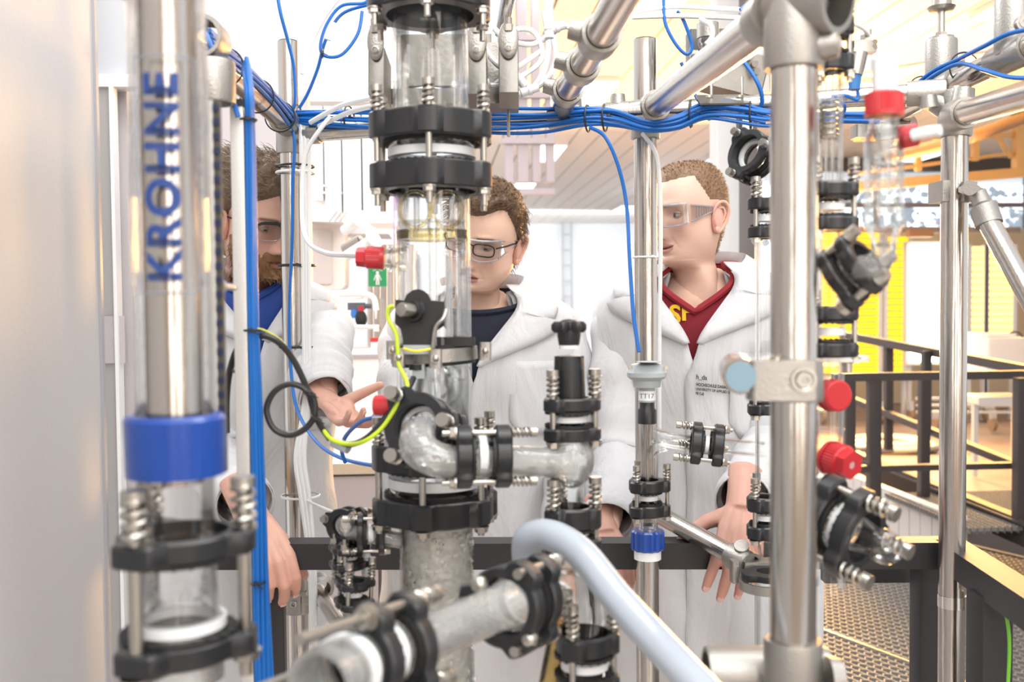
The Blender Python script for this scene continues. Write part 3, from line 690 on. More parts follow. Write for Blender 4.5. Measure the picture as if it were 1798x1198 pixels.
HEAD = [(.1175, -.012, -.014, .001), (.115, .018, -.045, .024), (.108, .043, -.066, .043), (.095, .062, -.082, .058), (.078, .076, -.094, .068),
        (.055, .086, -.101, .0745), (.030, .090, -.102, .0770), (.010, .088, -.099, .0765), (-.010, .084, -.094, .0750), (-.030, .083, -.085, .0730),
        (-.050, .083, -.074, .0700), (-.065, .083, -.066, .0660), (-.080, .081, -.062, .0600), (-.095, .078, -.060, .0530), (-.106, .070, -.060, .0480),
        (-.114, .052, -.061, .0470), (-.122, .034, -.063, .0490), (-.140, .026, -.067, .0520), (-.170, .024, -.072, .0545), (-.195, .025, -.076, .056), (-.225, .026, -.080, .058)]
def g(x, s): return math.exp(-(x / s) ** 2)
def face_point(a, z, st):
    """a: azimuth from the front, z: height above the eye line; returns x, y"""
    yf, yb, w_ = lut(HEAD, z)
    w_ *= st.get('w', 1)
    if -.105 < z < -.02: w_ *= 1 + st.get('jaw', 0) * sstep(-.02, -.06, z)
    c, s = math.cos(a), math.sin(a); e = .86 if c > 0 else .95
    cy = 0; x = w_ * math.copysign(abs(s) ** e, s)
    mid = (yf + yb) / 2 * .2
    y = mid + ((yf - mid) if c > 0 else (mid - yb)) * math.copysign(abs(c) ** (1.02 if z > -.1 else .95), c)
    if c > 0 and z > -.13:
        ax = abs(x); o = 0
        # nose
        if z > -.058 and z < .028:
            t = (.018 - z) / .062; t = max(0, min(1, t)); pr = (.003 + .021 * t ** 1.15) * st.get('nose', 1); wd = .0065 + .0065 * t * t
            und = sstep(-.056, -.046, z); o += pr * g(x, wd) * und * sstep(.028, .012, z)
            o += .010 * g(ax - .0125, .0055) * g(z + .043, .008)
        o -= .0105 * g(ax - .031, .017) * g(z - .000, .0115)
        o -= .004 * g(ax - .014, .007) * g(z - .004, .012)
        o += .0045 * g(ax - .030, .020) * g(z - .0215, .0075)
        o += .0045 * g(ax - .047, .016) * g(z + .030, .016)
        o -= .003 * g(ax - .045, .012) * g(z + .065, .018)
        lw_ = .0215
        o += .0052 * g(x, lw_ * .85) * g(z + .0655, .0045)
        o += .0060 * g(x, lw_ * .8) * g(z + .0785, .0052)
        sm = st.get('smile', 0); zl = z + .0720 - sm * (ax / .025) ** 2 * .005
        o -= .0060 * g(x, .024) * g(zl, .0020)
        o -= .002 * g(x, .004) * g(z + .059, .005)
        o -= .003 * g(x, .018) * g(z + .088, .004)
        o += .0060 * g(x, .018) * g(z + .1, .011)
        o -= .0022 * g(ax - (.021 + (-.045 - z) * .45), .004) * g(z + .058, .014)
        y += o
    return x, y
def mixc(a, b, t): return tuple(a[i] * (1 - t) + b[i] * t for i in range(3))
def make_head(st):
    """head and neck surface in head space (+Y faces forward, eye line z=0)"""
    b = MB(); b.c = []; NA = 150; zs = []
    z = .1175
    while z > -.225:
        zs.append(z); z -= .0012 if z > .112 else (.0017 if -.118 < z < .035 else .0045)
    zs.append(-.225); az = []
    for i in range(NA):
        u = i / NA * 2 - 1; az.append(PI * (u * .55 + .45 * u ** 3))
    skin = st['skin']; lip = st['lip']; brow = st['browc']
    vs = []
    for zz in zs:
        for a in az:
            x, y = face_point(a, zz, st); vs.append(V((x, y, zz))); c = skin; ax = abs(x)
            c = tuple(q * (1 + .05 * noise.noise(V((x, y, zz)) * 30)) for q in c)
            if y > .03:
                c = mixc(c, st['flush'], .38 * g(ax - .042, .022) * g(zz + .035, .022)); c = mixc(c, st['flush'], .42 * g(x, .014) * g(zz + .040, .013))
                sm = st.get('smile', 0); zl = zz - sm * (ax / .025) ** 2 * .005 + 0
                wid = max(0, 1 - (ax / .025) ** 2)
                if wid > 0:
                    up = sstep(-.0595, -.0620, zl) * sstep(-.0865 + .006 * (1 - wid), -.084 + .006 * (1 - wid), zl) * sstep(0, .18, wid)
                    if zl > -.0715: up *= sstep(-.0715 + .0115 * wid + .0015, -.0715 + .0115 * wid - .001, zl)
                    c = mixc(c, lip, .85 * up)
                    c = mixc(c, (.06, .015, .015), .9 * g(zl + .0722, .0013) * sstep(0, .1, wid))
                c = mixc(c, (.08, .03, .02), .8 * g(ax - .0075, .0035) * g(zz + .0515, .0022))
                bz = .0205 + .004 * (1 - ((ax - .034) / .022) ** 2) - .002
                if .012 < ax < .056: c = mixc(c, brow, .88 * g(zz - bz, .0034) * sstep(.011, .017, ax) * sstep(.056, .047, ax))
                c = mixc(c, mixc(skin, (.16, .06, .05), .5), .5 * g(ax - .031, .014) * g(zz - .001, .009))  # eye-socket shade put into the skin colour
            sh = st.get('stubble', 0)
            if sh and y > -.05 and zz < -.045 and zz > -.135: c = mixc(c, brow, sh * sstep(-.04, -.06, zz) * (.6 + .4 * noise.noise(V((x, y, zz)) * 400)))
            b.c.append(c)
    n = NA; fs = []
    for i in range(len(zs) - 1):
        for k in range(n): q = (k + 1) % n; fs.append((i * n + k, (i + 1) * n + k, (i + 1) * n + q, i * n + q))
    fs.append(tuple(range(n)))
    b.add(vs, fs)
    # eyeballs and eyelids
    gz = st.get('gaze', (0, 0)); 
    for s_ in (-1, 1):
        ec = V((s_ * .031, .0615, .0)); r = .0122; gd = V((gz[0], 1, gz[1])).normalized(); k = MB().ball(ec, r, 26, 20)
        for v in k.v:
            d = (V(v) - ec).normalized().dot(gd)
            b.c.append((.01, .01, .01) if d > .985 else st['iris'] if d > .90 else (.55, .50, .48))
        b.add(k.v, k.f)
        lid = st.get('lid', .2)
        for up_ in (1, -1):
            R_ = r + .0013; vs = []; fs = []; NU, NVv = 18, 8
            for i in range(NU + 1):
                u = -1 + 2 * i / NU; th = u * 1.25; ed = (.42 - lid * 1.5 if up_ > 0 else .34) * math.sqrt(max(0, 1 - u * u * .95))
                for j in range(NVv + 1):
                    el = up_ * (ed + (1.3 - ed) * j / NVv); rr = R_ + (.0006 if j == 0 else 0)
                    vs.append(ec + V((math.sin(th) * math.cos(el) * rr * 1.08, math.cos(th) * math.cos(el) * rr, math.sin(el) * rr)))
                    b.c.append(mixc(skin, (.10, .04, .03), .75 if j == 0 else .22))
            for i in range(NU):
                for j in range(NVv): q = i * (NVv + 1) + j; fs.append((q, q + 1, q + NVv + 2, q + NVv + 1))
            b.add(vs, fs)
        # ear
        e0 = V((s_ * (.0755 * st.get('w', 1)), -.012, -.012)); k = MB()
        out = V((s_ * .80, -.60, 0)).normalized(); 
        pts = [(.010, -.026, .001), (.014, -.006, .002), (.013, .008, .004), (.011, .022, .008), (.001, .033, .013), (-.012, .033, .016), (-.021, .022, .018), (-.022, .006, .016), (-.016, -.010, .012), (-.007, -.024, .009), (.002, -.032, .005), (.008, -.030, .002)]
        pp = [e0 + V((s_ * q, y_, z_)) for y_, z_, q in pts]
        k.tube(cr(pp, 3, True), .0038, 8, closed=True)
        k.tube(cr([e0 + V((s_ * .005, .004, .020)), e0 + V((s_ * .012, -.010, .021)), e0 + V((s_ * .012, -.014, .006)), e0 + V((s_ * .008, -.008, -.010))], 4), .003, 6)
        k.ball(e0 + V((s_ * .005, -.003, .001)), (.006, .018, .031), 14, 10)
        k.ball(e0 + V((s_ * .005, .002, -.026)), (.005, .010, .010), 10, 8)
        for v in k.v:
            d_ = abs(v[0]) - abs(e0.x); b.c.append(mixc(st['flush'], skin, .45) if d_ > .006 else mixc(st['flush'], (.2, .06, .04), .25))
        b.add(k.v, k.f)
    return b
def hair_shell(st, mask, thick, nscale=60, namp=.5, zmin=-.13, nz=70, na=110, seed=0, lift=.0):
    b = MB(); vs = []; idx = {}; fs = []
    zs = [.1175 - (.1175 - zmin) * (i / nz) ** 1.15 for i in range(nz + 1)]
    grid = []
    for i, zz in enumerate(zs):
        row = []
        for k in range(na):
            a = -PI + 2 * PI * k / na; x, y = face_point(a, zz, dict(st, nose=0)); m = mask(a, zz, x, y)
            p = V((x, y, zz)); cc = V((0, -.012, min(zz, .02))); nrm = (p - cc).normalized()
            t = thick(a, zz) if callable(thick) else thick
            nn = noise.noise(p * nscale + V((seed, 0, 0))) * namp + noise.noise(p * nscale * 2.7) * namp * .5
            row.append((p + nrm * (t * min(1, max(0, m)) * (1 + nn) - .002 * (1 if m < .05 else 0) + lift), m))
        grid.append(row)
    top = [p for p, m in grid[0]]
    for i in range(nz + 1):
        for k in range(na): vs.append(grid[i][k][0])
    for i in range(nz):
        for k in range(na):
            q = (k + 1) % na
            if max(grid[i][k][1], grid[i][q][1], grid[i + 1][k][1], grid[i + 1][q][1]) > .02: fs.append((i * na + k, (i + 1) * na + k, (i + 1) * na + q, i * na + q))
    if grid[0][0][1] > 0: fs.append(tuple(range(na)))
    b.add(vs, fs); return b, grid
def strands(grid, n, L, r, flow, seed=1, curl=.0):
    rnd = random.Random(seed); b = MB(); H = len(grid); W = len(grid[0]); k = 0
    while k < n:
        i = rnd.randrange(1, H); j = rnd.randrange(W); p, m = grid[i][j]
        k += 1
        if m < .12 + rnd.random() * .3: continue
        nrm = V((p.x, p.y + .012, p.z - min(p.z, .02))).normalized(); d = flow(p, nrm); d = (d + V((rnd.gauss(0, .22), rnd.gauss(0, .22), rnd.gauss(0, .22)))).normalized()
        q0 = p - nrm * .002 + V((rnd.uniform(-1, 1), rnd.uniform(-1, 1), rnd.uniform(-1, 1))) * .002; l_ = L * rnd.uniform(.5, 1.2); pts = []; 
        ph = rnd.random() * 6; sd = nrm.cross(d)
        for s_ in range(5):
            t = s_ / 4; pts.append(q0 + d * l_ * t + nrm * (l_ * .35 * math.sin(t * 2.4)) + sd * (curl * math.sin(ph + t * 5)))
        b.tube(pts, [r, r, r * .9, r * .7, r * .25], 3, cap=False)
    return b
def hairm(name, c1, c2):
    m, n, l, b = NT(name); b.inputs['Roughness'].default_value = .5
    tc = n.new('ShaderNodeTexCoord'); nz = n.new('ShaderNodeTexNoise'); nz.inputs['Scale'].default_value = 90; nz.inputs['Detail'].default_value = 4; l.new(tc.outputs['Object'], nz.inputs[0])
    mx = n.new('ShaderNodeMix'); mx.data_type = 'RGBA'; mx.inputs[6].default_value = (*c1, 1); mx.inputs[7].default_value = (*c2, 1); l.new(nz.outputs[0], mx.inputs[0]); l.new(mx.outputs[2], b.inputs['Base Color'])
    bp = n.new('ShaderNodeBump'); bp.inputs['Strength'].default_value = .6; bp.inputs['Distance'].default_value = .003; l.new(nz.outputs[0], bp.inputs['Height']); l.new(bp.outputs[0], b.inputs['Normal'])
    return m

def remeshed(b, voxel, smooth=2):
    """one continuous skin over the collected shapes"""
    o = b.build('tmp_shape', None); m = o.modifiers.new('r', 'REMESH'); m.mode = 'VOXEL'; m.voxel_size = voxel; m.use_smooth_shade = True
    if smooth:
        s = o.modifiers.new('s', 'SMOOTH'); s.iterations = smooth; s.factor = .5
    dg = bpy.context.evaluated_depsgraph_get(); me = bpy.data.meshes.new_from_object(o.evaluated_get(dg)); L = WL[o.name].copy()
    vs = [v.co + L for v in me.vertices]; fs = [tuple(p.vertices) for p in me.polygons]
    bpy.data.objects.remove(o); bpy.data.meshes.remove(me); return vs, fs
def hand_shape(curls, thumb, side=1, spread=.06, tilt=(0, 0, 0, 0)):
    """right hand (side 1): wrist at origin, fingers along +Y, back of hand +Z, thumb on -X. curls: per finger (c1,c2,c3) radians towards the palm"""
    b = MB(); X = [-.029, -.0095, .0105, .029]; L = [.074, .082, .076, .060]; Y = [.092, .097, .092, .083]; R = [.0092, .0095, .0090, .0080]; nails = []
    for i in range(4):
        p = V((X[i], Y[i], 0)); pts = [V((X[i] * .55, .015, 0)), V((X[i] * .85, .055, .003)), p]; rr = [.0135, .0125, R[i] * 1.22]
        ang = 0; sp = (i - 1.5) * spread + tilt[i]
        for q, fr in enumerate((.46, .30, .24)):
            ang += curls[i][q]; d = V((math.sin(sp) * math.cos(ang), math.cos(sp) * math.cos(ang), -math.sin(ang)))
            p = p + d * L[i] * fr; pts.append(p); rr.append(R[i] * (.98, .9, .72)[q])
        dense = []; dr = []
        for q in range(len(pts) - 1):
            for t in (0, .5): dense.append(pts[q].lerp(pts[q + 1], t)); dr.append(rr[q] * (1 - t) + rr[q + 1] * t)
        dense.append(pts[-1]); dr.append(rr[-1]); b.tube(dense, dr, 12); b.ball(pts[-1], rr[-1] * .98, 12, 8)
        nd = d.cross(V((1, 0, 0))).normalized(); nd = nd if nd.z * 1 > 0 or ang > 1.2 else -nd
        up_ = V((0, math.sin(ang), math.cos(ang))); nails.append((pts[-1] - d * .004 + up_ * rr[-1] * .88, d, up_))
    b.ball(V((0, .05, -.001)), (.036, .050, .0145), 20, 12); b.ball(V((0, .015, -.001)), (.027, .03, .016), 16, 10); b.ball(V((-.020, .035, -.010)), (.016, .030, .013), 14, 10); b.ball(V((.024, .04, -.008)), (.012, .035, .011), 14, 10)
    p = V((-.018, .022, -.006)); d = V(thumb[0]).normalized(); pts = [p]; rr = [.015]
    bend = V(thumb[1])
    for q, l_ in enumerate((.042, .034, .027)):
        p = p + d * l_; pts.append(p); rr.append((.0125, .0108, .0085)[q]); d = (d + bend).normalized()
    dense = []; dr = []
    for q in range(len(pts) - 1):
        for t in (0, .5): dense.append(pts[q].lerp(pts[q + 1], t)); dr.append(rr[q] * (1 - t) + rr[q + 1] * t)
    dense.append(pts[-1]); dr.append(rr[-1]); b.tube(dense, dr, 12); b.ball(pts[-1], rr[-1], 12, 8)
    b.tube([V((0, -.07, 0)), V((0, -.02, 0)), V((0, .02, 0))], [.029, .027, .028], 16, flat=.78, ref=(1, 0, 0))
    if side < 0: b.v = [(-v[0], v[1], v[2]) for v in b.v]; nails = [(V((-a.x, a.y, a.z)), V((-d.x, d.y, d.z)), V((-u.x, u.y, u.z))) for a, d, u in nails]
    return b, nails

TORSO = [(1.500, .068, .060, .082), (1.488, .095, .068, .095), (1.470, .145, .082, .108), (1.445, .188, .098, .118), (1.41, .208, .110, .124), (1.36, .214, .122, .130), (1.28, .210, .134, .130),
         (1.18, .200, .136, .122), (1.06, .196, .136, .122), (.95, .212, .138, .136), (.80, .228, .140, .146), (.62, .236, .146, .154), (.48, .244, .150, .160)]
def person(label, headpos, hfwd, hroll, body_dir, st, shirt, shirt_kind, arms, hands, lean=.05, ground=0, widen=1.0):
    """headpos: world point between the eyes' line at head centre; hfwd: (yaw direction vector); body_dir: ground direction the chest faces"""
    fz = V(hfwd).normalized(); hx_ = fz.cross(V((0, 0, 1))).normalized(); hz_ = hx_.cross(fz); Rr = Matrix.Rotation(hroll, 3, fz)
    RH = Rr @ Matrix((hx_, fz, hz_)).transposed()
    bd = V((body_dir[0], body_dir[1], 0)).normalized(); bx = V((bd.y, -bd.x, 0)); RB = Matrix((bx, bd, V((0, 0, 1)))).transposed()
    eye = headpos.z - ground; S = (eye) / st.get('hk', 1.60)
    piv = V((0, -.025, -.115))
    base = headpos + RH @ piv; bo = base - RB @ V((0, .045 * 1 + lean * .0 - .03, 0)); O = V((bo.x, bo.y, ground))
    zneck = (base.z - ground)
    def W(x, y, z):
        # body space -> world; leaning forward above the waist
        zz = z * S; ln = lean * sstep(.95, 1.5, z) 
        return O + RB @ V((x * S, y * S + ln - lean, 0)) + V((0, 0, zz))
    t = thing('person', label, 'person', O)
    hb = make_head(st)
    qh = RH.to_quaternion(); qb = RB.to_quaternion(); body = MB(); body.c = []
    nb = V((0, -.005 - 0, 0))
    vs = []
    for v in hb.v:
        v = V(v); k = sstep(-.225, -.11, v.z); q = qb.slerp(qh, k); vs.append(base + q @ (v - piv))
    body.add(vs, hb.f); body.c += hb.c
    # trunk, arms and legs under the clothes, one skin
    tr = MB()
    tr.tube([W(0, 0, z) for z in (1.49, 1.44, 1.36, 1.2, 1.05, .92, .86)], [.045 * S, .10 * S, .13 * S, .14 * S, .13 * S, .15 * S, .13 * S], 16, flat=.62, ref=RB @ V((1, 0, 0)))
    for s_ in (-1, 1): tr.tube([W(s_ * .09, 0, .95), W(s_ * .095, .01, .5), W(s_ * .10, -.01, .09)], [.082, .056, .038], 12); tr.tube([W(s_ * .10, -.02, .06), W(s_ * .105, .17, .03)], [.035, .022], 10)
    wr = []
    for (side, el, wrp) in arms:
        sh = W(side * .170, -.01, 1.385); tr.tube([W(side * .05, -.01, 1.39), sh, V(el), V(wrp)], [.06, .050, .040, .027], 12); tr.ball(V(el), .040, 12, 8); wr.append((side, sh, V(el), V(wrp)))
    vs, fs = remeshed(tr, .014, 2); body.add(vs, fs); body.c += [st['skin']] * len(vs)
    for h in hands:
        sp, nails = hand_shape(h['curls'], h['thumb'], h['side'], h.get('spread', .06)); vs, fs = remeshed(sp, .0026, 3)
        y_ = V(h['dir']).normalized(); z_ = V(h['back']); z_ = (z_ - y_ * z_.dot(y_)).normalized(); x_ = y_.cross(z_); Rh = Matrix((x_, y_, z_)).transposed(); o_ = V(h['at']); sc_ = h.get('s', 1)
        body.add([o_ + Rh @ (v * sc_) for v in vs], fs)
        hs = st.get('handskin', st['skin'])
        for v in vs:
            c = mixc(hs, st['flush'], min(1, .2 + .35 * sstep(.07, .16, v.y))); c = tuple(q * (1 + .08 * noise.noise(v * 60)) for q in c); body.c.append(c)
        for a, d, u in nails:
            k = MB().ball((0, 0, 0), (.0055, .0065, .0012), 10, 6); xx = d.cross(u).normalized(); Rn = Matrix((xx, d, u)).transposed()
            body.add([o_ + Rh @ ((a + Rn @ V(v)) * sc_) for v in k.v], k.f); body.c += [mixc(hs, (.85, .6, .55), .6)] * len(k.v)
    bo_ = body.build('body', M['skin'], t, angle=60)
    # head-space helper for accessories
    def HW(p): return base + RH @ (V(p) - piv)
    # shirt
    if shirt:
        sb = MB(); vs = []; fs = []; NA = 120; zs = [1.500 - .004 * i for i in range(32)] + [1.372 - .03 * i for i in range(18)]
        def neck_line(a):
            a = abs((a + PI) % (2 * PI) - PI)
            return 1.500 - st.get('vd', .10) * max(0, 1 - a / .75) if shirt_kind == 'v' else 1.492 - .050 * max(0, math.cos(a)) ** 2
        def shirtp(a, z, o=0):
            w_, f_, bk = lut(TORSO, z); c = math.cos(a); return W((w_ * .93 + o) * math.sin(a) * widen, ((f_ if c > 0 else bk) * .93 + o) * c, z)
        for z in zs:
            w_, f_, bk = lut(TORSO, z)
            for k in range(NA):
                a = 2 * PI * k / NA; x = w_ * .93 * math.sin(a) * widen; c = math.cos(a); y = (f_ if c > 0 else bk) * c * .93
                vs.append(shirtp(a, min(z, max(neck_line(a), 1.372))))
        for i in range(len(zs) - 1):
            for k in range(NA):
                q = (k + 1) % NA
                if zs[i + 1] < max(neck_line(2 * PI * k / NA), neck_line(2 * PI * q / NA)): fs.append((i * NA + k, (i + 1) * NA + k, (i + 1) * NA + q, i * NA + q))
        sb.add(vs, fs); so = sb.build('shirt', shirt, t)
        cb_ = MB(); ring = [shirtp(2 * PI * k / NA, neck_line(2 * PI * k / NA) - .006, .001) for k in range(NA)]; cb_.tube(ring, .0085 if shirt_kind == 'v' else .007, 8, closed=True); cb_.build('shirt_collar', st.get('collar', shirt), so)
    # coat
    cb_ = MB(); vs = []; fs = []; NA = 90
    zs = [1.498 - .006 * i for i in range(12)] + [1.425 - .0125 * i for i in range(77)]
    but = st.get('button', 1.13)
    def edge(z): return -.07 if z < but - .06 else (-.07 + .10 * (z - but + .06) / .06 if z < but else .03 + max(0, min(1, (z - but) / (1.5 - but))) ** 1.5 * st.get('open', .62))
    def coatp(a, z, off=0):
        w_, f_, bk = lut(TORSO, z); x = (w_ * 1.0 + .012 + off) * math.sin(a) * widen; c = math.cos(a); y = ((f_ if c > 0 else bk) + .014 + off) * c
        fold = .0; lo = sstep(1.2, .7, z)
        fold = lo * .014 * math.sin(a * 9 + 1.3 * math.sin(z * 5)) + .007 * noise.noise(V((a * 2.2, z * 6, st.get('seed', 0)))) + .004 * noise.noise(V((a * 6, z * 16, 3)))
        fold *= sstep(1.5, 1.42, z) ; r = math.hypot(x, y) + 1e-6
        return W(x * (1 + fold / r), y * (1 + fold / r), z)
    for z in zs:
        e = edge(z)
        for k in range(NA + 1): vs.append(coatp(e + (2 * PI - 2 * e) * k / NA, z, .006 * sstep(.9, 1, k / NA)))
    n = NA + 1
    for i in range(len(zs) - 1):
        for k in range(NA): fs.append((i * n + k, (i + 1) * n + k, (i + 1) * n + k + 1, i * n + k + 1))
    cb_.add(vs, fs)
    # sleeves
    for (side, sh, el, wrp) in wr:
        a0 = W(side * .120, -.005, 1.405); d1 = (el - sh); d2 = (wrp - el); cuff = wrp - d2.normalized() * .012
        pts = cr([a0, sh, sh + d1 * .5, el - d1 * .06, el + d2 * .10, el + d2 * .55, cuff], 9); rr = []
        rad = [.050, .066, .064, .060, .058, .055, .050]; N = len(pts)
        for i in range(N):
            u = i / 9; k = min(int(u), 5); f_ = u - k; r = rad[k] * (1 - f_) + rad[k + 1] * f_
            rr.append(r * S * (1 + .05 * math.sin(i * 1.15 + side) * sstep(4, 12, i) + .03 * math.sin(i * .5)))
        k = MB().tube(pts, rr, 24, cap=False); kv = []
        for v in k.v: v = V(v); kv.append(v + V((1, 1, .3)) * .007 * noise.noise(v * 11 + V((st.get('seed', 0), 0, 0))) + V((1, -1, 1)) * .004 * noise.noise(v * 27))
        cb_.add(kv, k.f)
        # turned cuff
        d = d2.normalized(); cb_.tube([cuff - d * .002, cuff - d * .03, cuff - d * .032], [.051 * S, .0545 * S, .045 * S], 24, cap=False)
    co = cb_.build('lab_coat', M['coat'], t, angle=60)
    so_ = co.modifiers.new('thickness', 'SOLIDIFY'); so_.thickness = .0025; so_.offset = 0
    # lapels and collar as pieces of the coat
    for s_ in (-1, 1):
        lp = MB(); vs = []; fs = []; zz = [but + .02 + (1.478 - but - .02) * i / 26 for i in range(27)]; J = 6
        for z in zz:
            u = (z - but) / (1.48 - but); wd = .55 * sstep(0, .72, u) * (1 if u < .76 else .72 + .0) + .01
            if u > .76 and u < .80: wd *= .8
            e = edge(z)
            for j in range(J + 1): 
                a = e - .02 + wd * j / J; off = .003 + .016 * math.sin(PI * min(1, j / J * .9)) * sstep(0, .3, u)
                vs.append(coatp(s_ * a, z - .030 * (j / J) * u + 0, off))
        for i in range(len(zz) - 1):
            for j in range(J): q = i * (J + 1) + j; fs.append((q, q + 1, q + J + 2, q + J + 1))
        lp.add(vs, fs); lo_ = lp.build('lapel', M['coat'], co); m_ = lo_.modifiers.new('thickness', 'SOLIDIFY'); m_.thickness = .003; m_.offset = 0
    kb = MB(); vs = []; fs = []; NK = 50; e = edge(1.47)
    for i in range(NK + 1):
        a = e + .1 + (2 * PI - 2 * e - .2) * i / NK; bk = .5 - .5 * math.cos(a)   # 1 at the back
        for (off, dz) in ((.002, -.012), (-.008, .012 + .022 * bk), (-.008, .018 + .028 * bk), (.012, .008 + .02 * bk), (.026, -.018 - .004 * bk), (.034, -.036)):
            w_, f_, b_ = lut(TORSO, 1.485); c = math.cos(a)
            x = (w_ + off) * math.sin(a) * widen; y = ((f_ if c > 0 else b_) + off) * c; vs.append(W(x, y, 1.482 + dz - .03 * max(0, c)))
    for i in range(NK):
        for j in range(5): q = i * 6 + j; fs.append((q, q + 1, q + 7, q + 6))
    kb.add(vs, fs); ko = kb.build('coat_collar', M['coat'], co); m_ = ko.modifiers.new('thickness', 'SOLIDIFY'); m_.thickness = .003; m_.offset = 0
    # trousers & shoes
    tb = MB(); sh_ = MB()
    for s_ in (-1, 1):
        tb.tube([W(s_ * .085, 0, .9), W(s_ * .095, .01, .5), W(s_ * .10, -.01, .06)], [.098, .075, .062], 16)
        sh_.tube([W(s_ * .10, -.06, .04), W(s_ * .10, .02, .055), W(s_ * .105, .12, .042), W(s_ * .107, .20, .032)], [.036, .042, .038, .026], 14)
    tb.build('trousers', M['trouser'], t); sh_.build('shoes', M['rubber'], t)
    return t, HW, RH, W, coatp, co, RB
M['trouser'] = cloth('dark_trousers', (.03, .035, .05), .2)
M['tnavy'] = cloth('navy_tshirt', (.010, .012, .028), .25)
M['tblue'] = cloth('blue_sweater', (.02, .06, .28), .2)
M['tmaroon'] = cloth('maroon_shirt', (.22, .012, .022), .25)

def patch_pocket(coatp, co, a0, a1, z0, z1):
    b = MB(); vs = []; fs = []; N = 8; Mz = 10
    for i in range(Mz + 1):
        z = z0 + (z1 - z0) * i / Mz; cut = max(0, 1 - i / 2.0) * .16 * (a1 - a0)
        for j in range(N + 1): a = (a0 + cut) + (a1 - a0 - 2 * cut) * j / N; vs.append(coatp(a, z, .004))
    for i in range(Mz):
        for j in range(N): q = i * (N + 1) + j; fs.append((q, q + 1, q + N + 2, q + N + 1))
    b.add(vs, fs); o = b.build('chest_pocket', M['coat'], co); m_ = o.modifiers.new('thickness', 'SOLIDIFY'); m_.thickness = .003; m_.offset = 1
    h = MB().tube([coatp(a0 + (a1 - a0) * j / 12, z1 - .018, .0065) for j in range(13)], .0007, 5); h.build('pocket_hem', M['coat'], o)
    return o

def dirpix(dx, dy, dd):
    """direction: image right, image up, away from the camera"""
    return right0 * dx + V((0, 0, 1)) * dy + fwd0 * dd

def goggles(HW, parent, st):
    """clear over-glasses with brow rim and side shields"""
    t = bpy.data.objects.new('safety_goggles', None); col.objects.link(t); c0 = HW((0, .09, 0)); t.parent = parent; t.location = c0 - WL[parent.name]; WL[t.name] = c0
    def arc(z, R=.092, y0=.012, a0=-1.0, a1=1.0, n=26): return [HW((R * math.sin(a0 + (a1 - a0) * i / n) * .82, y0 + R * math.cos(a0 + (a1 - a0) * i / n) + .006, z(a0 + (a1 - a0) * i / n) if callable(z) else z)) for i in range(n + 1)]
    top = arc(.021); bot = arc(lambda a: -.027 + .016 * g(a, .22) + .006 * abs(a) ** 3); b = MB(); n = len(top); b.add(top + bot, [(i, i + 1, n + i + 1, n + i) for i in range(n - 1)]); b.build('lens', M['lens'], t)
    r = MB(); r.tube(top, .0022, 8); r.tube(bot, .0017, 8); r.tube([top[0], bot[0]], .0018, 6); r.tube([top[-1], bot[-1]], .0018, 6); r.build('rim', M['rim'], t)
    for s_ in (-1, 1):
        i = -1 if s_ > 0 else 0; h0 = V((s_ * .064, .056, .018)); b0 = V((s_ * .064, .056, -.018)); h1 = V((s_ * .0815, -.002, .012)); b1 = V((s_ * .0815, -.002, .004))
        k = MB(); k.add([HW(h0), HW(h1), HW(b1), HW(b0)], [(0, 1, 2, 3)]); k.build('side_shield', M['lens'], t)
        k = MB(); k.tube([HW(h0), HW(h1), HW((s_ * .082, -.045, .0))], .0022, 8); k.tube([HW(b0), HW(b1)], .0016, 6); k.build('temple', M['rim'], t)
        k = MB()
        for q in range(7):
            u = .25 + q * .1; k.tube([HW(h0.lerp(h1, u)), HW(b0.lerp(b1, u))], .0009, 5)
        k.build('vent_ribs', M['rim'], t)
    return t
def specs(HW, parent, m, half=False, w_=.026, h_=.014, yy=.088):
    t = bpy.data.objects.new('glasses', None); col.objects.link(t); c0 = HW((0, .09, 0)); t.parent = parent; t.location = c0 - WL[parent.name]; WL[t.name] = c0
    for s_ in (-1, 1):
        pts = []
        for i in range(28):
            a = 2 * PI * i / 28; c, s = math.cos(a), math.sin(a); x = s_ * .033 + w_ * math.copysign(abs(c) ** .6, c); z = -.003 + h_ * math.copysign(abs(s) ** .6, s); y = yy - .22 * max(0, abs(x) - .02)
            pts.append(V((x, y, z)))
        l_ = MB(); l_.add([HW(p) for p in pts], [tuple(range(28))]); l_.build('lens', M['lens'], t)
        if half:
            up_ = [p for p in pts if p.z > .003]; up_.sort(key=lambda p: p.x); MB().tube([HW(p) for p in up_], .0030, 8).build('rim', m, t)
            lo_ = [p for p in pts if p.z <= .0031]; lo_.sort(key=lambda p: math.atan2(p.x - s_ * .033, -(p.z - .003))); MB().tube([HW(p) for p in lo_], .0007, 6).build('lower_rim', M['rim'], t)
        else: MB().tube([HW(p) for p in pts], .0016, 8, closed=True).build('rim', m, t)
        MB().tube([HW((s_ * .060, yy - .009, .006)), HW((s_ * .074, .055, .008)), HW((s_ * .080, .0, .006)), HW((s_ * .080, -.03, -.004))], .0018, 8).build('temple', m, t)
    MB().tube(cr([HW((-.009, yy + .001, .005)), HW((0, yy + .006, .008)), HW((.009, yy + .001, .005))], 4), .0017, 8).build('bridge', m, t)
    return t

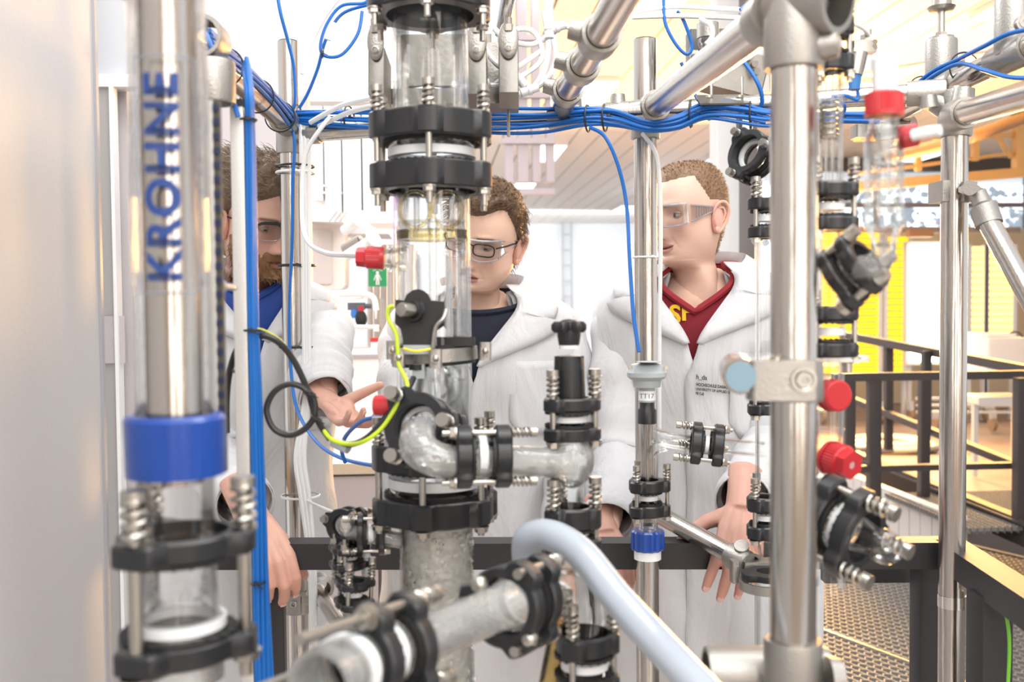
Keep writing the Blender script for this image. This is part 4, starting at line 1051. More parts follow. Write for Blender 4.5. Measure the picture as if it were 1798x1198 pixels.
# ---- man at the left, bearded
st = dict(skin=(.66, .40, .31), lip=(.42, .14, .13), flush=(.58, .24, .18), browc=(.07, .04, .02), iris=(.10, .07, .04), lid=.14, gaze=(.1, -.5), w=.98, stubble=.25, seed=1, nose=1.05, open=.62, button=1.335, vd=.055, handskin=(.64, .39, .30))
dL = 2.14
hp = P(453, 386, dL)
hd = dirpix(.73, -.32, -.59)
rh_el = P(560, 640, 2.05); rh_wr = P(572, 706, 1.955)          # his left arm, nearer the column
lh_el = P(372, 800, 2.10); lh_wr = P(432, 890, 1.83)
pm1, HWl, RHl, Wl, cpl, col_, RBl = person('bearded man in a white lab coat and blue sweater, looking down, palm open', hp, hd, .05, dirpix(.42, 0, -.8), st, M['tblue'], 'v',
    [(1, lh_el, lh_wr), (-1, rh_el, rh_wr)],
    [dict(side=-1, at=P(578, 706, 1.94), dir=dirpix(.62, -.42, -.58), back=dirpix(-.25, -.80, .30), curls=[(.35, .45, .35), (.45, .55, .40), (.55, .6, .4), (.6, .6, .4)], thumb=((-.60, .48, -.72), (.05, .10, -.05)), spread=.12, s=.86),
     dict(side=1, at=P(440, 903, 1.785), dir=dirpix(.42, -.62, -.50), back=dirpix(.40, .45, -.80), curls=[(.50, .75, .4), (.55, .8, .4), (.6, .8, .4), (.65, .8, .4)], thumb=((-.5, .7, -.5), (.1, .1, -.1)), spread=.03, s=1.14)], lean=.09)
hm = hairm('brown_hair', (.075, .045, .025), (.20, .13, .075))
def m1(a, z, x, y):
    front = .066 + .01 * math.cos(a * 3); back = -.085; c = math.cos(a); line = front if c > .35 else (front + (.02 - front) * (.35 - c) / .35 if c > 0 else .02 + (back - .02) * min(1, -c * 2.2))
    return sstep(line - .006, line + .012, z)
hs, gd = hair_shell(st, m1, lambda a, z: .017 + .008 * sstep(.05, .11, z), 42, .55, zmin=-.11)
hs.v = [tuple(HWl(v)) for v in hs.v]; ho = hs.build('hair', hm, pm1)
sd = strands(gd, 5200, .034, .0007, lambda p, n: (V((.15, -.75, -.25)) + n * .15).normalized(), 3, .004); sd.v = [tuple(HWl(v)) for v in sd.v]; sd.build('loose_strands', hm, ho)['kind'] = 'stuff'
bun = MB(); 
for k in range(26): 
    a = k * .9; bun.tube(cr([V((.02 * math.cos(a + j), -.105 - .012 * math.sin(a * 2 + j), -.02 + .045 * math.sin(a + j * 1.3))) for j in range(4)], 3), .0075, 6)
bun.v = [tuple(HWl(v)) for v in bun.v]; bun.build('hair_knot', hm, ho)
bm_h = hairm('ginger_beard', (.13, .055, .02), (.32, .17, .07))
def mb(a, z, x, y):
    c = math.cos(a); ax = abs(x)
    m = sstep(-.052, -.066, z) * sstep(-.10, .2, c) * sstep(-.135, -.12, z)
    side = sstep(-.02, -.06, z) * sstep(.16, .02, abs(c - .16)) * sstep(-.13, -.11, z) if c > 0 else 0
    mouth = g(ax / .026, 1) * g((z + .0745) / .0085, 1)
    must = g((z + .0575) / .0055, 1) * sstep(.034, .024, ax) if y > .05 else 0
    hole = sstep(.8, .45, mouth)
    cheek = 1 - sstep(-.075, -.060, z) * sstep(.06, .03, ax) if ax < .06 and y > .05 else 1
    return max(min(m, cheek) * hole, side * .5, must)
bs, gb = hair_shell(st, mb, lambda a, z: .0045 + .016 * sstep(-.085, -.12, z) * sstep(0, .8, math.cos(a)), 120, .5, zmin=-.145, nz=80)
bs.v = [tuple(HWl(v)) for v in bs.v]; bo2 = bs.build('beard', bm_h, pm1)
sd = strands(gb, 7000, .011, .0005, lambda p, n: (V((0, .15, -.8)) + n * .6).normalized(), 5, .001); sd.v = [tuple(HWl(v)) for v in sd.v]; sd.build('beard_strands', bm_h, bo2)['kind'] = 'stuff'
specs(HWl, pm1, M['rubber'], half=True, w_=.0285, h_=.0185, yy=.090)
# bracelet and pocket items
pk = patch_pocket(cpl, col_, -1.05, -.45, 1.16, 1.31)
q = cpl(-.72, 1.325, .012); MB().tube([q, q - V((0, 0, .05))], .003, 8).build('pen_clip', mat('brass', (.75, .5, .12), .3, 1), pk)
q = cpl(-.40, 1.22, .012); MB().box(q, (.008, .01, .035), RBl).build('pocket_tag', M['rubber'], pk)

# ---- man in the middle
st = dict(skin=(.74, .49, .37), lip=(.45, .17, .15), flush=(.66, .31, .23), browc=(.09, .05, .03), iris=(.05, .03, .02), lid=.30, gaze=(-.1, -.5), w=1.04, jaw=.08, seed=4, nose=.85, open=.72, button=1.30)
hp = P(848, 420, 2.28); hd = dirpix(-.30, -.24, -.90)
pm2, HWm, RHm, Wm, cpm, com, RBm = person('dark-haired man in white lab coat and navy t-shirt, looking down behind the glass column', hp, hd, -.22, dirpix(-.12, 0, -.99), st, M['tnavy'], 'crew',
    [(1, P(705, 800, 2.20), P(735, 960, 2.02)), (-1, P(1008, 800, 2.32), P(985, 985, 2.08))], [dict(side=-1, at=P(985, 990, 2.06), dir=dirpix(-.1, -.8, -.4), back=dirpix(.2, .3, -.9), curls=[(.4, .4, .3)] * 4, thumb=((-.4, .8, -.3), (.05, 0, -.1))),
     dict(side=1, at=P(735, 968, 2.0), dir=dirpix(.1, -.8, -.4), back=dirpix(-.2, .3, -.9), curls=[(.4, .4, .3)] * 4, thumb=((-.4, .8, -.3), (.05, 0, -.1)))], lean=.04, widen=1.03)
hm2 = hairm('dark_brown_hair', (.055, .030, .018), (.19, .11, .055))
def m2(a, z, x, y):
    c = math.cos(a); line = .079 - .008 * math.cos(a * 4) if c > .5 else (.079 - (.5 - c) / .5 * .062 if c > 0 else (.012 if c > -.3 else .012 - .085 * min(1, (-c - .3) * 3))); return sstep(line - .004, line + .008, z)
hs, gd = hair_shell(st, m2, lambda a, z: .006 + .011 * sstep(.04, .10, z), 55, .3, zmin=-.10)
hs.v = [tuple(HWm(v)) for v in hs.v]; ho = hs.build('hair', hm2, pm2)
sd = strands(gd, 6500, .020, .0006, lambda p, n: (V((.1 * (1 if p.x > 0 else -1), .25, -.75)) * (.4 + .6 * sstep(.1, .04, p.z)) + V((.35, .3, 0)) * sstep(.05, .1, p.z) + n * .35).normalized(), 8); sd.v = [tuple(HWm(v)) for v in sd.v]; sd.build('hair_strands', hm2, ho)['kind'] = 'stuff'
goggles(HWm, pm2, st); specs(HWm, pm2, M['rubber'], w_=.0235, h_=.0135, yy=.092)
patch_pocket(cpm, com, -.95, -.35, 1.17, 1.33)

# ---- man at the right
st = dict(skin=(.78, .51, .40), lip=(.48, .2, .18), flush=(.68, .32, .25), browc=(.28, .17, .10), iris=(.12, .16, .18), lid=.10, gaze=(.1, -.05), w=.98, seed=9, smile=1.0, nose=1.0, stubble=.06, open=.62, button=1.31, collar=cloth('maroon_collar', (.27, .016, .026), .1), handskin=(.56, .32, .25))
hp = P(1208, 379, 2.26); hd = dirpix(-.80, -.06, -.58)
pm3, HWr, RHr, Wr, cpr, cor, RBr = person('man with shaved fair hair in white lab coat over a maroon shirt, looking left', hp, hd, .02, dirpix(-.28, 0, -.96), st, M['tmaroon'], 'v',
    [(1, P(1085, 800, 2.25), P(1066, 930, 2.0)), (-1, P(1350, 790, 2.18), P(1306, 885, 1.81))],
    [dict(side=-1, at=P(1304, 884, 1.790), dir=dirpix(-.20, -.60, -.62), back=dirpix(.05, .60, -.75), curls=[(.45, .45, .25), (.5, .5, .3), (.5, .5, .3), (.55, .5, .3)], thumb=((-.8, .45, -.2), (.15, .15, -.1)), spread=.12, s=1.10),
     dict(side=1, at=P(1060, 925, 2.0), dir=dirpix(.1, -.5, -.5), back=dirpix(0, .7, -.6), curls=[(.8, .8, .4)] * 4, thumb=((-.5, .7, -.5), (.1, .1, -.1)))], lean=.05, widen=1.05)
hm3 = hairm('fair_buzz_hair', (.15, .085, .045), (.33, .20, .11))
def m3(a, z, x, y):
    c = math.cos(a); line = .081 - .004 * math.cos(a * 3) if c > .45 else (.079 - (.45 - c) / .45 * .062 if c > .12 else (.030 if c > -.25 else .030 - .12 * min(1, (-c - .25) * 3))); return sstep(line - .006, line + .012, z)
hs, gd = hair_shell(st, m3, lambda a, z: .0018 + .003 * sstep(.06, .11, z), 160, .3, zmin=-.10)
hs.v = [tuple(HWr(v)) for v in hs.v]; ho = hs.build('hair', hm3, pm3)
sd = strands(gd, 12000, .0045, .0004, lambda p, n: (n + V((0, .3, .0))).normalized(), 9); sd.v = [tuple(HWr(v)) for v in sd.v]; sd.build('hair_stubble', hm3, ho)['kind'] = 'stuff'
goggles(HWr, pm3, st)
pk3 = patch_pocket(cpr, cor, -.98, -.32, 1.13, 1.31)

def drape(text, pos, xdir, ydir, h, width, m, target, name, parent, thick=.0012, bold=0, toward=None, lean=0):
    """flat lettering laid on the surface behind it"""
    cu = bpy.data.curves.new(name, 'FONT'); cu.body = text; cu.align_x = 'LEFT'; cu.resolution_u = 3; cu.offset = bold
    o = bpy.data.objects.new('tmp_text', cu); col.objects.link(o); dg = bpy.context.evaluated_depsgraph_get(); me = bpy.data.meshes.new_from_object(o.evaluated_get(dg)); bpy.data.objects.remove(o)
    bm = bmesh.new(); bm.from_mesh(me); bmesh.ops.triangulate(bm, faces=bm.faces)
    xs = [v.co.x for v in bm.verts]; ys = [v.co.y for v in bm.verts]; x0, x1, y0_, y1_ = min(xs), max(xs), min(ys), max(ys)
    long_ = [e for e in bm.edges if e.calc_length() > .12]; bmesh.ops.subdivide_edges(bm, edges=long_, cuts=2); bmesh.ops.triangulate(bm, faces=bm.faces)
    mb_ = MB(); xd = V(xdir).normalized(); yd = V(ydir).normalized(); nd = xd.cross(yd).normalized(); fs = [tuple(v.index for v in f.verts) for f in bm.faces] if False else None
    bm.verts.ensure_lookup_table(); bm.verts.index_update()
    pts = []
    dgx = bpy.context.evaluated_depsgraph_get(); bvh = BVHTree.FromObject(target, dgx) if target else None; L = WL[target.name] if target else V((0, 0, 0))
    for v in bm.verts:
        u = (v.co.x - x0) / (x1 - x0) * width; w_ = (v.co.y - y0_) / (y1_ - y0_) * h
        p = V(pos) + xd * u + yd * w_
        if bvh:
            s_ = p + nd * .2; hit = bvh.ray_cast(s_ - L, -nd)
            if hit[0] is not None: p = hit[0] + L + nd * thick
        pts.append(p)
    fs = [tuple(v.index for v in f.verts) for f in bm.faces]; bm.free(); mb_.add(pts, fs)
    o = mb_.build(name, m, parent, smooth=False); return o
n_ = -(RBr @ V((math.sin(.6), math.cos(.6), 0)))
def coat_text(txt, px, py, hpx, wpx, bold=0):
    d = 2.10; p = P(px, py, d); xd = P(px + 100, py + 10, d) - p; 
    drape(txt, p, xd, UP, hpx * d / F, wpx * d / F, M['blackprint'], cor, 'printed_lettering', pk3, bold=bold, thick=.0075)
coat_text('h_da', 1231, 669, 10, 19, .02)
coat_text('HOCHSCHULE DARMSTADT', 1231, 680, 6, 72, .035)
coat_text('UNIVERSITY OF APPLIED SCIENCES', 1231, 688, 5, 80, .035)
coat_text('FB CuB', 1231, 696, 5.2, 15, .035)
# glass plate card in the pocket
q = cpr(-.62, 1.32, .006); MB().box(q + V((0, 0, .0)), (.075, .003, .03), RBr @ rotz(.6)).build('pocket_card', M['glass2'], pk3)
# yellow V lines and letters on the shirt
sho = [o for o in bpy.data.objects if o.name.startswith('shirt') and o.parent == pm3 and 'collar' not in o.name][0]
ym = mat('yellow_print', (.85, .55, .02), .7)
d = 2.12
drape('S', P(1187, 568, d), RIGHT, UP, 36 * d / F, 20 * d / F, ym, sho, 'shirt_letter', sho, bold=.03, thick=.003)
drape('F', P(1209, 562, d), RIGHT, UP, 33 * d / F, 18 * d / F, ym, sho, 'shirt_letter', sho, bold=.03, thick=.003)
for (xa_, ya_, xb_, yb_) in ((1180, 506, 1192, 519), (1218, 514, 1252, 484)):
    dgx = bpy.context.evaluated_depsgraph_get(); bvh = BVHTree.FromObject(sho, dgx); pts = []
    for i in range(9):
        r_ = ray(xa_ + (xb_ - xa_) * i / 8, ya_ + (yb_ - ya_) * i / 8).normalized(); hit = bvh.ray_cast(EYE - WL[sho.name], r_)
        if hit[0] is not None: pts.append(hit[0] + WL[sho.name] - r_ * .002)
    if len(pts) > 2: MB().tube(pts, .0018, 6).build('shirt_stripe', ym, sho)
# ================================================================== the glass plant
def ring_outline(R, n, ph, r0, N=96, hole=None):
    out = []; hl = []
    for i in range(N):
        a = 2 * PI * i / N; c = math.cos(n * (a - ph)); b = sstep(.05, .75, c)
        r = R * (r0 + (1 - r0) * b); out.append((r * math.cos(a), r * math.sin(a)))
        if hole: hl.append((hole * math.cos(a), hole * math.sin(a)))
    return out, hl
def coupling(c, axis, rg, R, label, n=3, th=.022, gap=.03, ph=0, ref=None, spring=1, slen=.026, srad=None, brad=.0032, tail=.016, r0=None, gasket=True, group=None, lip=True, teeth=True, nuts=True, rm_=None, long_side=None):
    """two lobed black backing flanges pulled together by sprung bolts round a white gasket; spring=+1 puts the springs on the +axis side"""
    c = V(c); x, y, z = frame(axis, ref); t = thing('flange_coupling', label, 'coupling', c, group); rm_ = rm_ or M['black']
    r0 = r0 or (.90 if n > 4 else .80); hole = rg * 1.12 + .002; srad = srad or brad * 2.2; Rb = R - srad * .95
    for s_ in (1, -1):
        base = c + z * (s_ * gap / 2) + (z * 0 if s_ > 0 else -z * th)
        out, hl = ring_outline(R, n, ph, r0, hole=hole)
        fl = MB().prism(out, base, (x, y, z), th, hole=hl, bev=min(.0022, th * .15)).build('backing_flange', rm_, t, angle=35)
        if teeth:
            k = MB(); N = 40 if n > 4 else 22; inner = c + z * (s_ * gap / 2)
            k.cyl(inner, inner - z * (s_ * .003), hole + .006, 32, hole=hole * .96, ref=x)
            for i in range(N):
                a = 2 * PI * i / N; p = inner - z * (s_ * .0025) + (x * math.cos(a) + y * math.sin(a)) * (hole + .003)
                k.box(p, (.006, .0028 if n > 4 else .002, .003), Matrix((x * math.cos(a) + y * math.sin(a), y * math.cos(a) - x * math.sin(a), z)).transposed())
            k.build('toothed_insert', M['rubber'], fl, smooth=False)
    if lip:
        k = MB(); 
        for s_ in (1, -1): k.lathe([(rg * .93, s_ * gap / 2), (rg * 1.02, s_ * gap / 2), (rg * 1.14, s_ * gap * .3), (rg * 1.14, s_ * gap * .1), (rg * .93, s_ * gap * .1)], c, z, 40, x)
        k.build('glass_lip', M['glass'], t)
    if gasket: MB().cyl(c - z * gap * .17, c + z * gap * .17, rg * 1.17, 40, hole=rg * .9, ref=x).build('gasket', M['ptfe'], t)
    for i in range(n):
        a = ph + 2 * PI * i / n; d = x * math.cos(a) + y * math.sin(a); o = c + d * Rb; zz = z * spring
        e1 = o + zz * (gap / 2 + th + slen + .004); e0 = o - zz * (gap / 2 + th + tail)
        b = MB().cyl(e0, e1, brad, 10).build('bolt', M['bolt'], t)
        s0 = o + zz * (gap / 2 + th); turns = max(2.6, slen / (srad * .9))
        k = MB().helix(s0 + zz * .001, s0 + zz * slen, srad * .82, srad * .30, turns, 12, 6); k.build('spring', M['bolt'], b)
        k = MB().cyl(s0 + zz * (slen - .001), s0 + zz * (slen + .007), srad * 1.02, 12); k.build('bolt_head', M['bolt'], b)
        if nuts:
            q0 = o - zz * (gap / 2 + th); k = MB().cyl(q0, q0 - zz * .0022, brad * 2.3, 14); k.cyl(q0 - zz * .0022, q0 - zz * .0075, brad * 1.95, 6); k.build('nut', M['bolt'], b, angle=30)
    return t
def glass_tube(name, pts, r, label, m=None, cat='glass pipe', wall=.16, seg=40, sub=10, rad=None, parent=None, smooth=True):
    pts = [V(p) for p in pts]
    pp = cr(pts, sub) if len(pts) > 2 and smooth else pts
    rs = rad if rad else [r] * len(pp)
    if len(rs) != len(pp):
        q = []; 
        for i in range(len(pp)):
            u = i / (len(pp) - 1) * (len(rs) - 1); k = min(int(u), len(rs) - 2); q.append(rs[k] * (1 - u + k) + rs[k + 1] * (u - k))
        rs = q
    b = MB().tube(pp, rs, seg, cap=False); b.tube(pp, [q * (1 - wall) for q in rs], seg, cap=False)
    o = b.build(name, m or M['glass'], parent, angle=60)
    if parent is None: tag(o, label, cat)
    return o
def red_cap(p, axis, r, h, label, hexend=False, spout=None, name='screw_cap', stub=None):
    """ribbed red screw cap; axis points from the glass to the cap's closed end"""
    x, y, z = frame(axis); p = V(p); t = thing(name, label, 'cap', p); N = 36
    k = MB(); vs = []; fs = []
    out = [((r if i % 2 else r * .955) * math.cos(PI * i / N), (r if i % 2 else r * .955) * math.sin(PI * i / N)) for i in range(2 * N)]
    hb = h * (.62 if hexend else .86)
    k.prism(out, p, (x, y, z), hb)
    k.lathe([(r * .95, hb), (r * .86, hb + h * .07), (.0001, hb + h * .07)], p, z, 36, x)
    k.lathe([(.0001, -.001), (r * 1.03, -.001), (r * 1.03, h * .12)], p, z, 36, x)
    k.build('cap_body', M['red'], t, angle=30)
    if hexend:
        k = MB(); k.cyl(p + z * hb, p + z * h, r * .92, 6, r2=r * .84, hole=r * .25, ref=x); k.build('hex_end', M['red'], t, angle=20)
        MB().cyl(p + z * (h * .9), p + z * (h * .97), r * .26, 14).build('centre_plug', mat('pinkish_plug', (.6, .35, .35), .4), t)
    if stub: MB().cyl(p - z * stub, p + z * .002, r * .62, 20, hole=r * .5).build('glass_neck', M['glass2'], t)
    return t
def pole(name, px, py, d, r, ytop, ybot, label, zt=None, zb=None, m=None, cat='pole', cap=False):
    q = P(px, py, d); zt = zt if zt is not None else P(px, ytop, d).z; zb = zb if zb is not None else P(px, ybot, d).z
    t = thing(name, label, cat, (q.x, q.y, zb))
    MB().lathe([(r * .86, zb), (r, zb), (r, zt), (r * .86, zt), (r * .86, zb)], (q.x, q.y, 0), seg=40).build('tube', m or M['steel'], t)
    if cap: MB().lathe([(r * .9, zt - .002), (r * .9, zt + .002), (.0001, zt + .002)], (q.x, q.y, 0), seg=32).build('end_plug', M['rubber'], t)
    return t, V((q.x, q.y, 0)), zt, zb
def collar(b, c, ax, L, r, k=1.28):
    z = V(ax).normalized(); b.lathe([(r * 1.02, -L / 2), (r * k * .97, -L / 2), (r * k, -L / 2 + .003), (r * k, L / 2 - .003), (r * k * .97, L / 2), (r * 1.02, L / 2)], c, z, 32)
def boss(b, t, c, d, r=.012, L=.02, screw=True):
    d = V(d).normalized(); c = V(c); b.cyl(c, c + d * L, r * 1.12, 20, r2=r)
    if screw:
        k = MB().lathe([(r * .62, .0), (r * .62, .001), (r * .38, .001), (r * .38, -.004), (.0001, -.004)], c + d * L, d, 12); k.build('set_screw', M['bolt'], t)
def fitting(name, label, cols, bosses, cat='pipe fitting', webs=()):
    """cast pipe connector: collars (centre, axis, length, pipe radius), bosses (centre, direction)"""
    t = thing(name, label, cat, cols[0][0]); b = MB()
    for c, ax, L, r in cols: collar(b, V(c), ax, L, r)
    for a_, b_, r_ in webs: b.cyl(a_, b_, r_, 20)
    for q in bosses: boss(b, t, q[0], q[1], *(q[2:] if len(q) > 2 else ()))
    b.build('cast_body', M['castst'], t, angle=50); return t

# ---------------------------------------------------------------- steel frame
RP = .0212
P1, p1, p1t, _ = pole('steel_pole', 513, 500, 2.02, RP, 78, 0, 'upright steel pole with blue cable and white tubes tied on, before the bearded man', zb=0.0, cap=True)
P2, p2, p2t, _ = pole('steel_pole', 1134, 450, 1.86, RP, 74, 0, 'upright steel pole beside the face of the shaved man', zb=0.0, cap=True)
P4, p4, p4t, _ = pole('steel_pole', 1674, 600, 1.66, RP, 158, 0, 'upright steel pole at the right in front of the glowing racks', zb=0.0)
P3, p3, p3t, _ = pole('steel_pole', 1393, 600, .93, RP, -60, 0, 'thick blurred front steel pole with a clamp, right of centre', zb=0.35)
zH = P(1674, 203, 1.66).z
def at1(px, py, d): return P(px, py, d)
h1a = V((p1.x, p1.y, P(515, 203, 2.0).z)); h1b = V((p4.x, p4.y, P(1665, 203, 1.66).z)); hm_ = (h1a.z + h1b.z) / 2; h1a.z = hm_ - .0; h1b.z = hm_
hdir = (h1b - h1a).normalized()
def onH(px, py=203):
    """point of the horizontal pipe's axis under image column px"""
    r = ray(px, py); n_ = V((-hdir.y, hdir.x, 0)); t_ = (h1a - EYE).dot(n_) / r.dot(n_); q = EYE + r * t_; s_ = (q - h1a).dot(hdir); return h1a + hdir * s_
def dH(px):
    return (onH(px) - EYE).dot(FWD)
t = thing('steel_pipe', 'horizontal rear steel pipe carrying the blue cable bundle', 'pipe', (h1a + h1b) / 2); off_ = V((-hdir.y, hdir.x, 0)) * .0
MB().cyl(h1a + hdir * .03, h1b - hdir * .03, .0165, 32).build('tube', M['steel'], t)
# rear poles stand just behind / through cast crosses
left_dir = (P(372, 78, 1.45) - h1a); left_dir.z = 0; left_dir.normalize()
fitting('pipe_fitting', 'cast corner fitting on the left steel pole', [(V((p1.x, p1.y, hm_)), (0, 0, 1), .075, RP), (h1a + hdir * .045, hdir, .05, .0165), (h1a + left_dir * .05 + V((0, 0, .02)), left_dir, .05, RP)],
        [(h1a + hdir * .055 + V((0, 0, .018)), (0, 0, 1), .011, .018), (h1a + hdir * .02, V((hdir.x, hdir.y - .6, 0)))], webs=[(h1a, h1a + hdir * .05, .018)])
t = thing('steel_pipe', 'steel pipe from the left pole towards the camera, under the wound cable bundle', 'pipe', h1a)
hl0 = h1a + left_dir * .03 + V((0, 0, .02)); MB().cyl(hl0, hl0 + left_dir * 1.25, RP, 32).build('tube', M['steel'], t)
q = onH(1130); t2d = (P(1345, 45, 1.02) - q); dz = t2d.z; t2d.z = 0; t2d.normalize()
f2 = V((p2.x, p2.y, hm_))
qd = V((p2.x, p2.y, hm_)) + V((.03, -.045, 0))
ze = P(1345, 40, 1.0)
h2s = P(1148, 188, 1.80); h2e = P(1365, 22, .95); h2e = h2s + (h2e - h2s)
t = thing('steel_pipe', 'diagonal steel pipe from the front pole back to the pole beside the shaved man', 'pipe', h2s); MB().cyl(h2s, h2e, RP, 32).build('tube', M['steel'], t)
d2_ = (h2e - h2s).normalized()
fitting('pipe_fitting', 'cast tee fitting behind the blue cables at the pole beside the shaved man', [(f2 + V((0, 0, -.01)), (0, 0, 1), .06, RP), (h2s + d2_ * .012, d2_, .05, RP), (onH(1085), hdir, .045, .0165)], [(onH(1085) + V((0, 0, .016)), (0, 0, 1), .013, .018), (P(1132, 172, 1.84), (0, 0, 1), .01, .012)], webs=[(onH(1085), h2s, .018)])
# front pole's top fitting and the pipe leaving it upwards right
c3 = V((p3.x, p3.y, P(1390, 60, .93).z)); top_d = (P(1480, -60, .80) - P(1400, 20, .92)).normalized()
fitting('pipe_fitting', 'large blurred cast fitting on top of the front steel pole', [(c3 - V((0, 0, .002)), (0, 0, 1), .066, RP), (P(1420, -2, .915), P(1560, -25, .86) - P(1400, -10, .92), .06, .026), (h2e - d2_ * .02, d2_, .05, RP)], [(P(1440, 82, .91), RIGHT * 1 - FWD * .5, .012, .016)], webs=[(c3 + V((0, 0, .02)), P(1410, -10, .92), .026)])
# front clamp half way
cm = V((p3.x, p3.y, P(1390, 668, .93).z)); t = fitting('pole_clamp', 'pale cast clamp on the front steel pole with a round blue-grey plug', [(cm, (0, 0, 1), .038, RP)], [], cat='clamp')
k = MB(); k.box(P(1372, 668, .905), (.060, .028, .036), Matrix((RIGHT, FWD, UP)).transposed(), bev=.004); k.cyl(P(1320, 662, .93), P(1355, 668, .93), .015, 20); k.build('clamp_jaw', M['castst'], t)
k = MB(); A = P(1283, 640, .98); MB().cyl(P(1292, 648, .99), P(1300, 661, .90), .0165, 24).build('pipe_stub', M['steel'], t); MB().cyl(P(1300, 661, .903), P(1301, 662, .893), .0135, 24).build('end_plug', M['paleblue'], t)
boss(MB(), t, P(1412, 668, .892), -FWD, .011, .001); MB().lathe([(.0115, 0), (.009, .0), (.0055, -.003), (.0001, -.004)], P(1412, 668, .889), -FWD, 24).build('screw_recess', M['bolt'], t)
# cross at the foot of the front pole
cf = V((p3.x, p3.y, P(1395, 1185, .93).z)); fitting('pipe_fitting', 'blurred cast cross fitting at the foot of the front steel pole', [(cf, (0, 0, 1), .06, RP), (cf + V((-.01, .045, -.02)), RIGHT, .12, RP)], [(cf + V((.03, -.01, -.005)), RIGHT, .018, .012)])
# right pole: big cross with pipes to the right and upwards
zc = P(1674, 203, 1.66).z; cr4 = V((p4.x, p4.y, zc)); rdir = (P(1830, 160, 1.30) - P(1700, 205, 1.60)); 
h5a = P(1672, 205, 1.62); h5b = P(1850, 152, 1.27); h5d = (h5b - h5a).normalized()
t = thing('steel_pipe', 'steel pipe leaving the right pole fitting towards the right edge', 'pipe', h5a); MB().cyl(h5a + h5d * .03, h5b, .0195, 32).build('tube', M['steel'], t)
fitting('pipe_fitting', 'large cast cross fitting on the right steel pole', [(cr4, (0, 0, 1), .075, RP), (h5a + h5d * .035, h5d, .05, .0195), (onH(1625), hdir, .06, .0165)], [(P(1632, 190, 1.63), (-.1, 0, 1), .013, .02), (P(1690, 180, 1.6), (.15, 0, 1), .016, .022)], webs=[(onH(1625), cr4, .02), (cr4, h5a + h5d * .04, .022)])
h6a = P(1530, 215, 2.0); h6b = P(1850, 62, 1.45); h6d = (h6b - h6a).normalized()
t = thing('steel_pipe', 'upper right steel pipe with two blue cables tied along it', 'pipe', h6a); MB().cyl(h6a, h6b, .0195, 32).build('tube', M['steel'], t)
def on6(px):
    u = (px - 1530) / (1850 - 1530); d = 1 / ((1 - u) / 2.0 + u / 1.45); u2 = (d - 2.0) / (1.45 - 2.0); return h6a.lerp(h6b, u2)
c6 = on6(1652); t = fitting('pipe_fitting', 'cast tee fitting on the upper right pipe under the levelling screw', [(c6, h6d, .10, .0195), (c6 + V((0, 0, .045)), (0, 0, 1), .08, .021)], [(c6 + V((.02, 0, .05)), RIGHT, .012, .018)])
k = MB().cyl(c6 + V((0, 0, .083)), c6 + V((0, 0, .090)), .021, 24); k.cyl(c6 + V((0, 0, .09)), c6 + V((0, 0, .098)), .011, 6); k.build('lock_nut', M['bolt'], t, angle=30)
MB().cyl(c6 + V((0, 0, .09)), c6 + V((0, 0, .15)), .0065, 14).build('threaded_rod', M['bolt'], t); k = MB().lathe([(.0001, .134), (.02, .136), (.024, .142), (.017, .145), (.017, .19), (.0001, .19)], c6, seg=20); k.build('foot', M['bolt'], t)
c7 = on6(1778); t = fitting('pipe_fitting', 'cast tee fitting on the upper right pipe at the frame edge', [(c7, h6d, .09, .0195), (c7 + V((0, 0, .045)), (0, 0, 1), .09, .021)], [(c7 + V((-.0, -.02, .04)), -FWD, .012, .012)])
t = thing('steel_bar', 'flat pale aluminium bar behind the bottle, under the ceiling', 'bar', P(1650, 80, 2.3)); MB().beam(P(1500, 112, 2.35), P(1850, 48, 2.0), .02, .05).build('bar_body', M['alu'], t, smooth=False)
t = thing('steel_pipe', 'short steel pipe stub behind the right pole cross', 'pipe', P(1560, 225, 1.95)); MB().cyl(P(1540, 232, 1.95), P(1605, 222, 1.9), .019, 24).build('tube', M['steel'], t); MB().box(P(1508, 232, 1.75), (.02, .03, .022), bev=.003).build('bracket', M['castst'], t)
# side bracket and slanted brace on the right pole
cbp = P(1674, 338, 1.66); t = thing('pipe_brace', 'slanted steel brace bolted to the right pole, running down to the right', 'brace', P(1700, 345, 1.62))
k = MB(); k.box(cbp + RIGHT * -.020 + V((0, 0, 0)), (.022, .05, .034), bev=.002); k.box(P(1696, 338, 1.64), (.024, .03, .032), bev=.002); k.build('bracket', M['castst'], t)
MB().cyl(P(1690, 333, 1.62), P(1690, 333, 1.60), .007, 6).build('bolt_head', M['bolt'], t)
k = MB(); k.cyl(P(1703, 330, 1.62), P(1703, 330, 1.585), .012, 20); k.tube(cr([P(1706, 332, 1.60), P(1716, 340, 1.60), P(1727, 365, 1.59), P(1737, 395, 1.58)], 5), [.010] * 5 + [.014] * 5 + [.021] * 6, 20); k.build('eye_end', M['castst'], t)
MB().cyl(P(1735, 388, 1.58), P(1850, 600, 1.50), .0165, 28).build('tube', M['steel'], t)
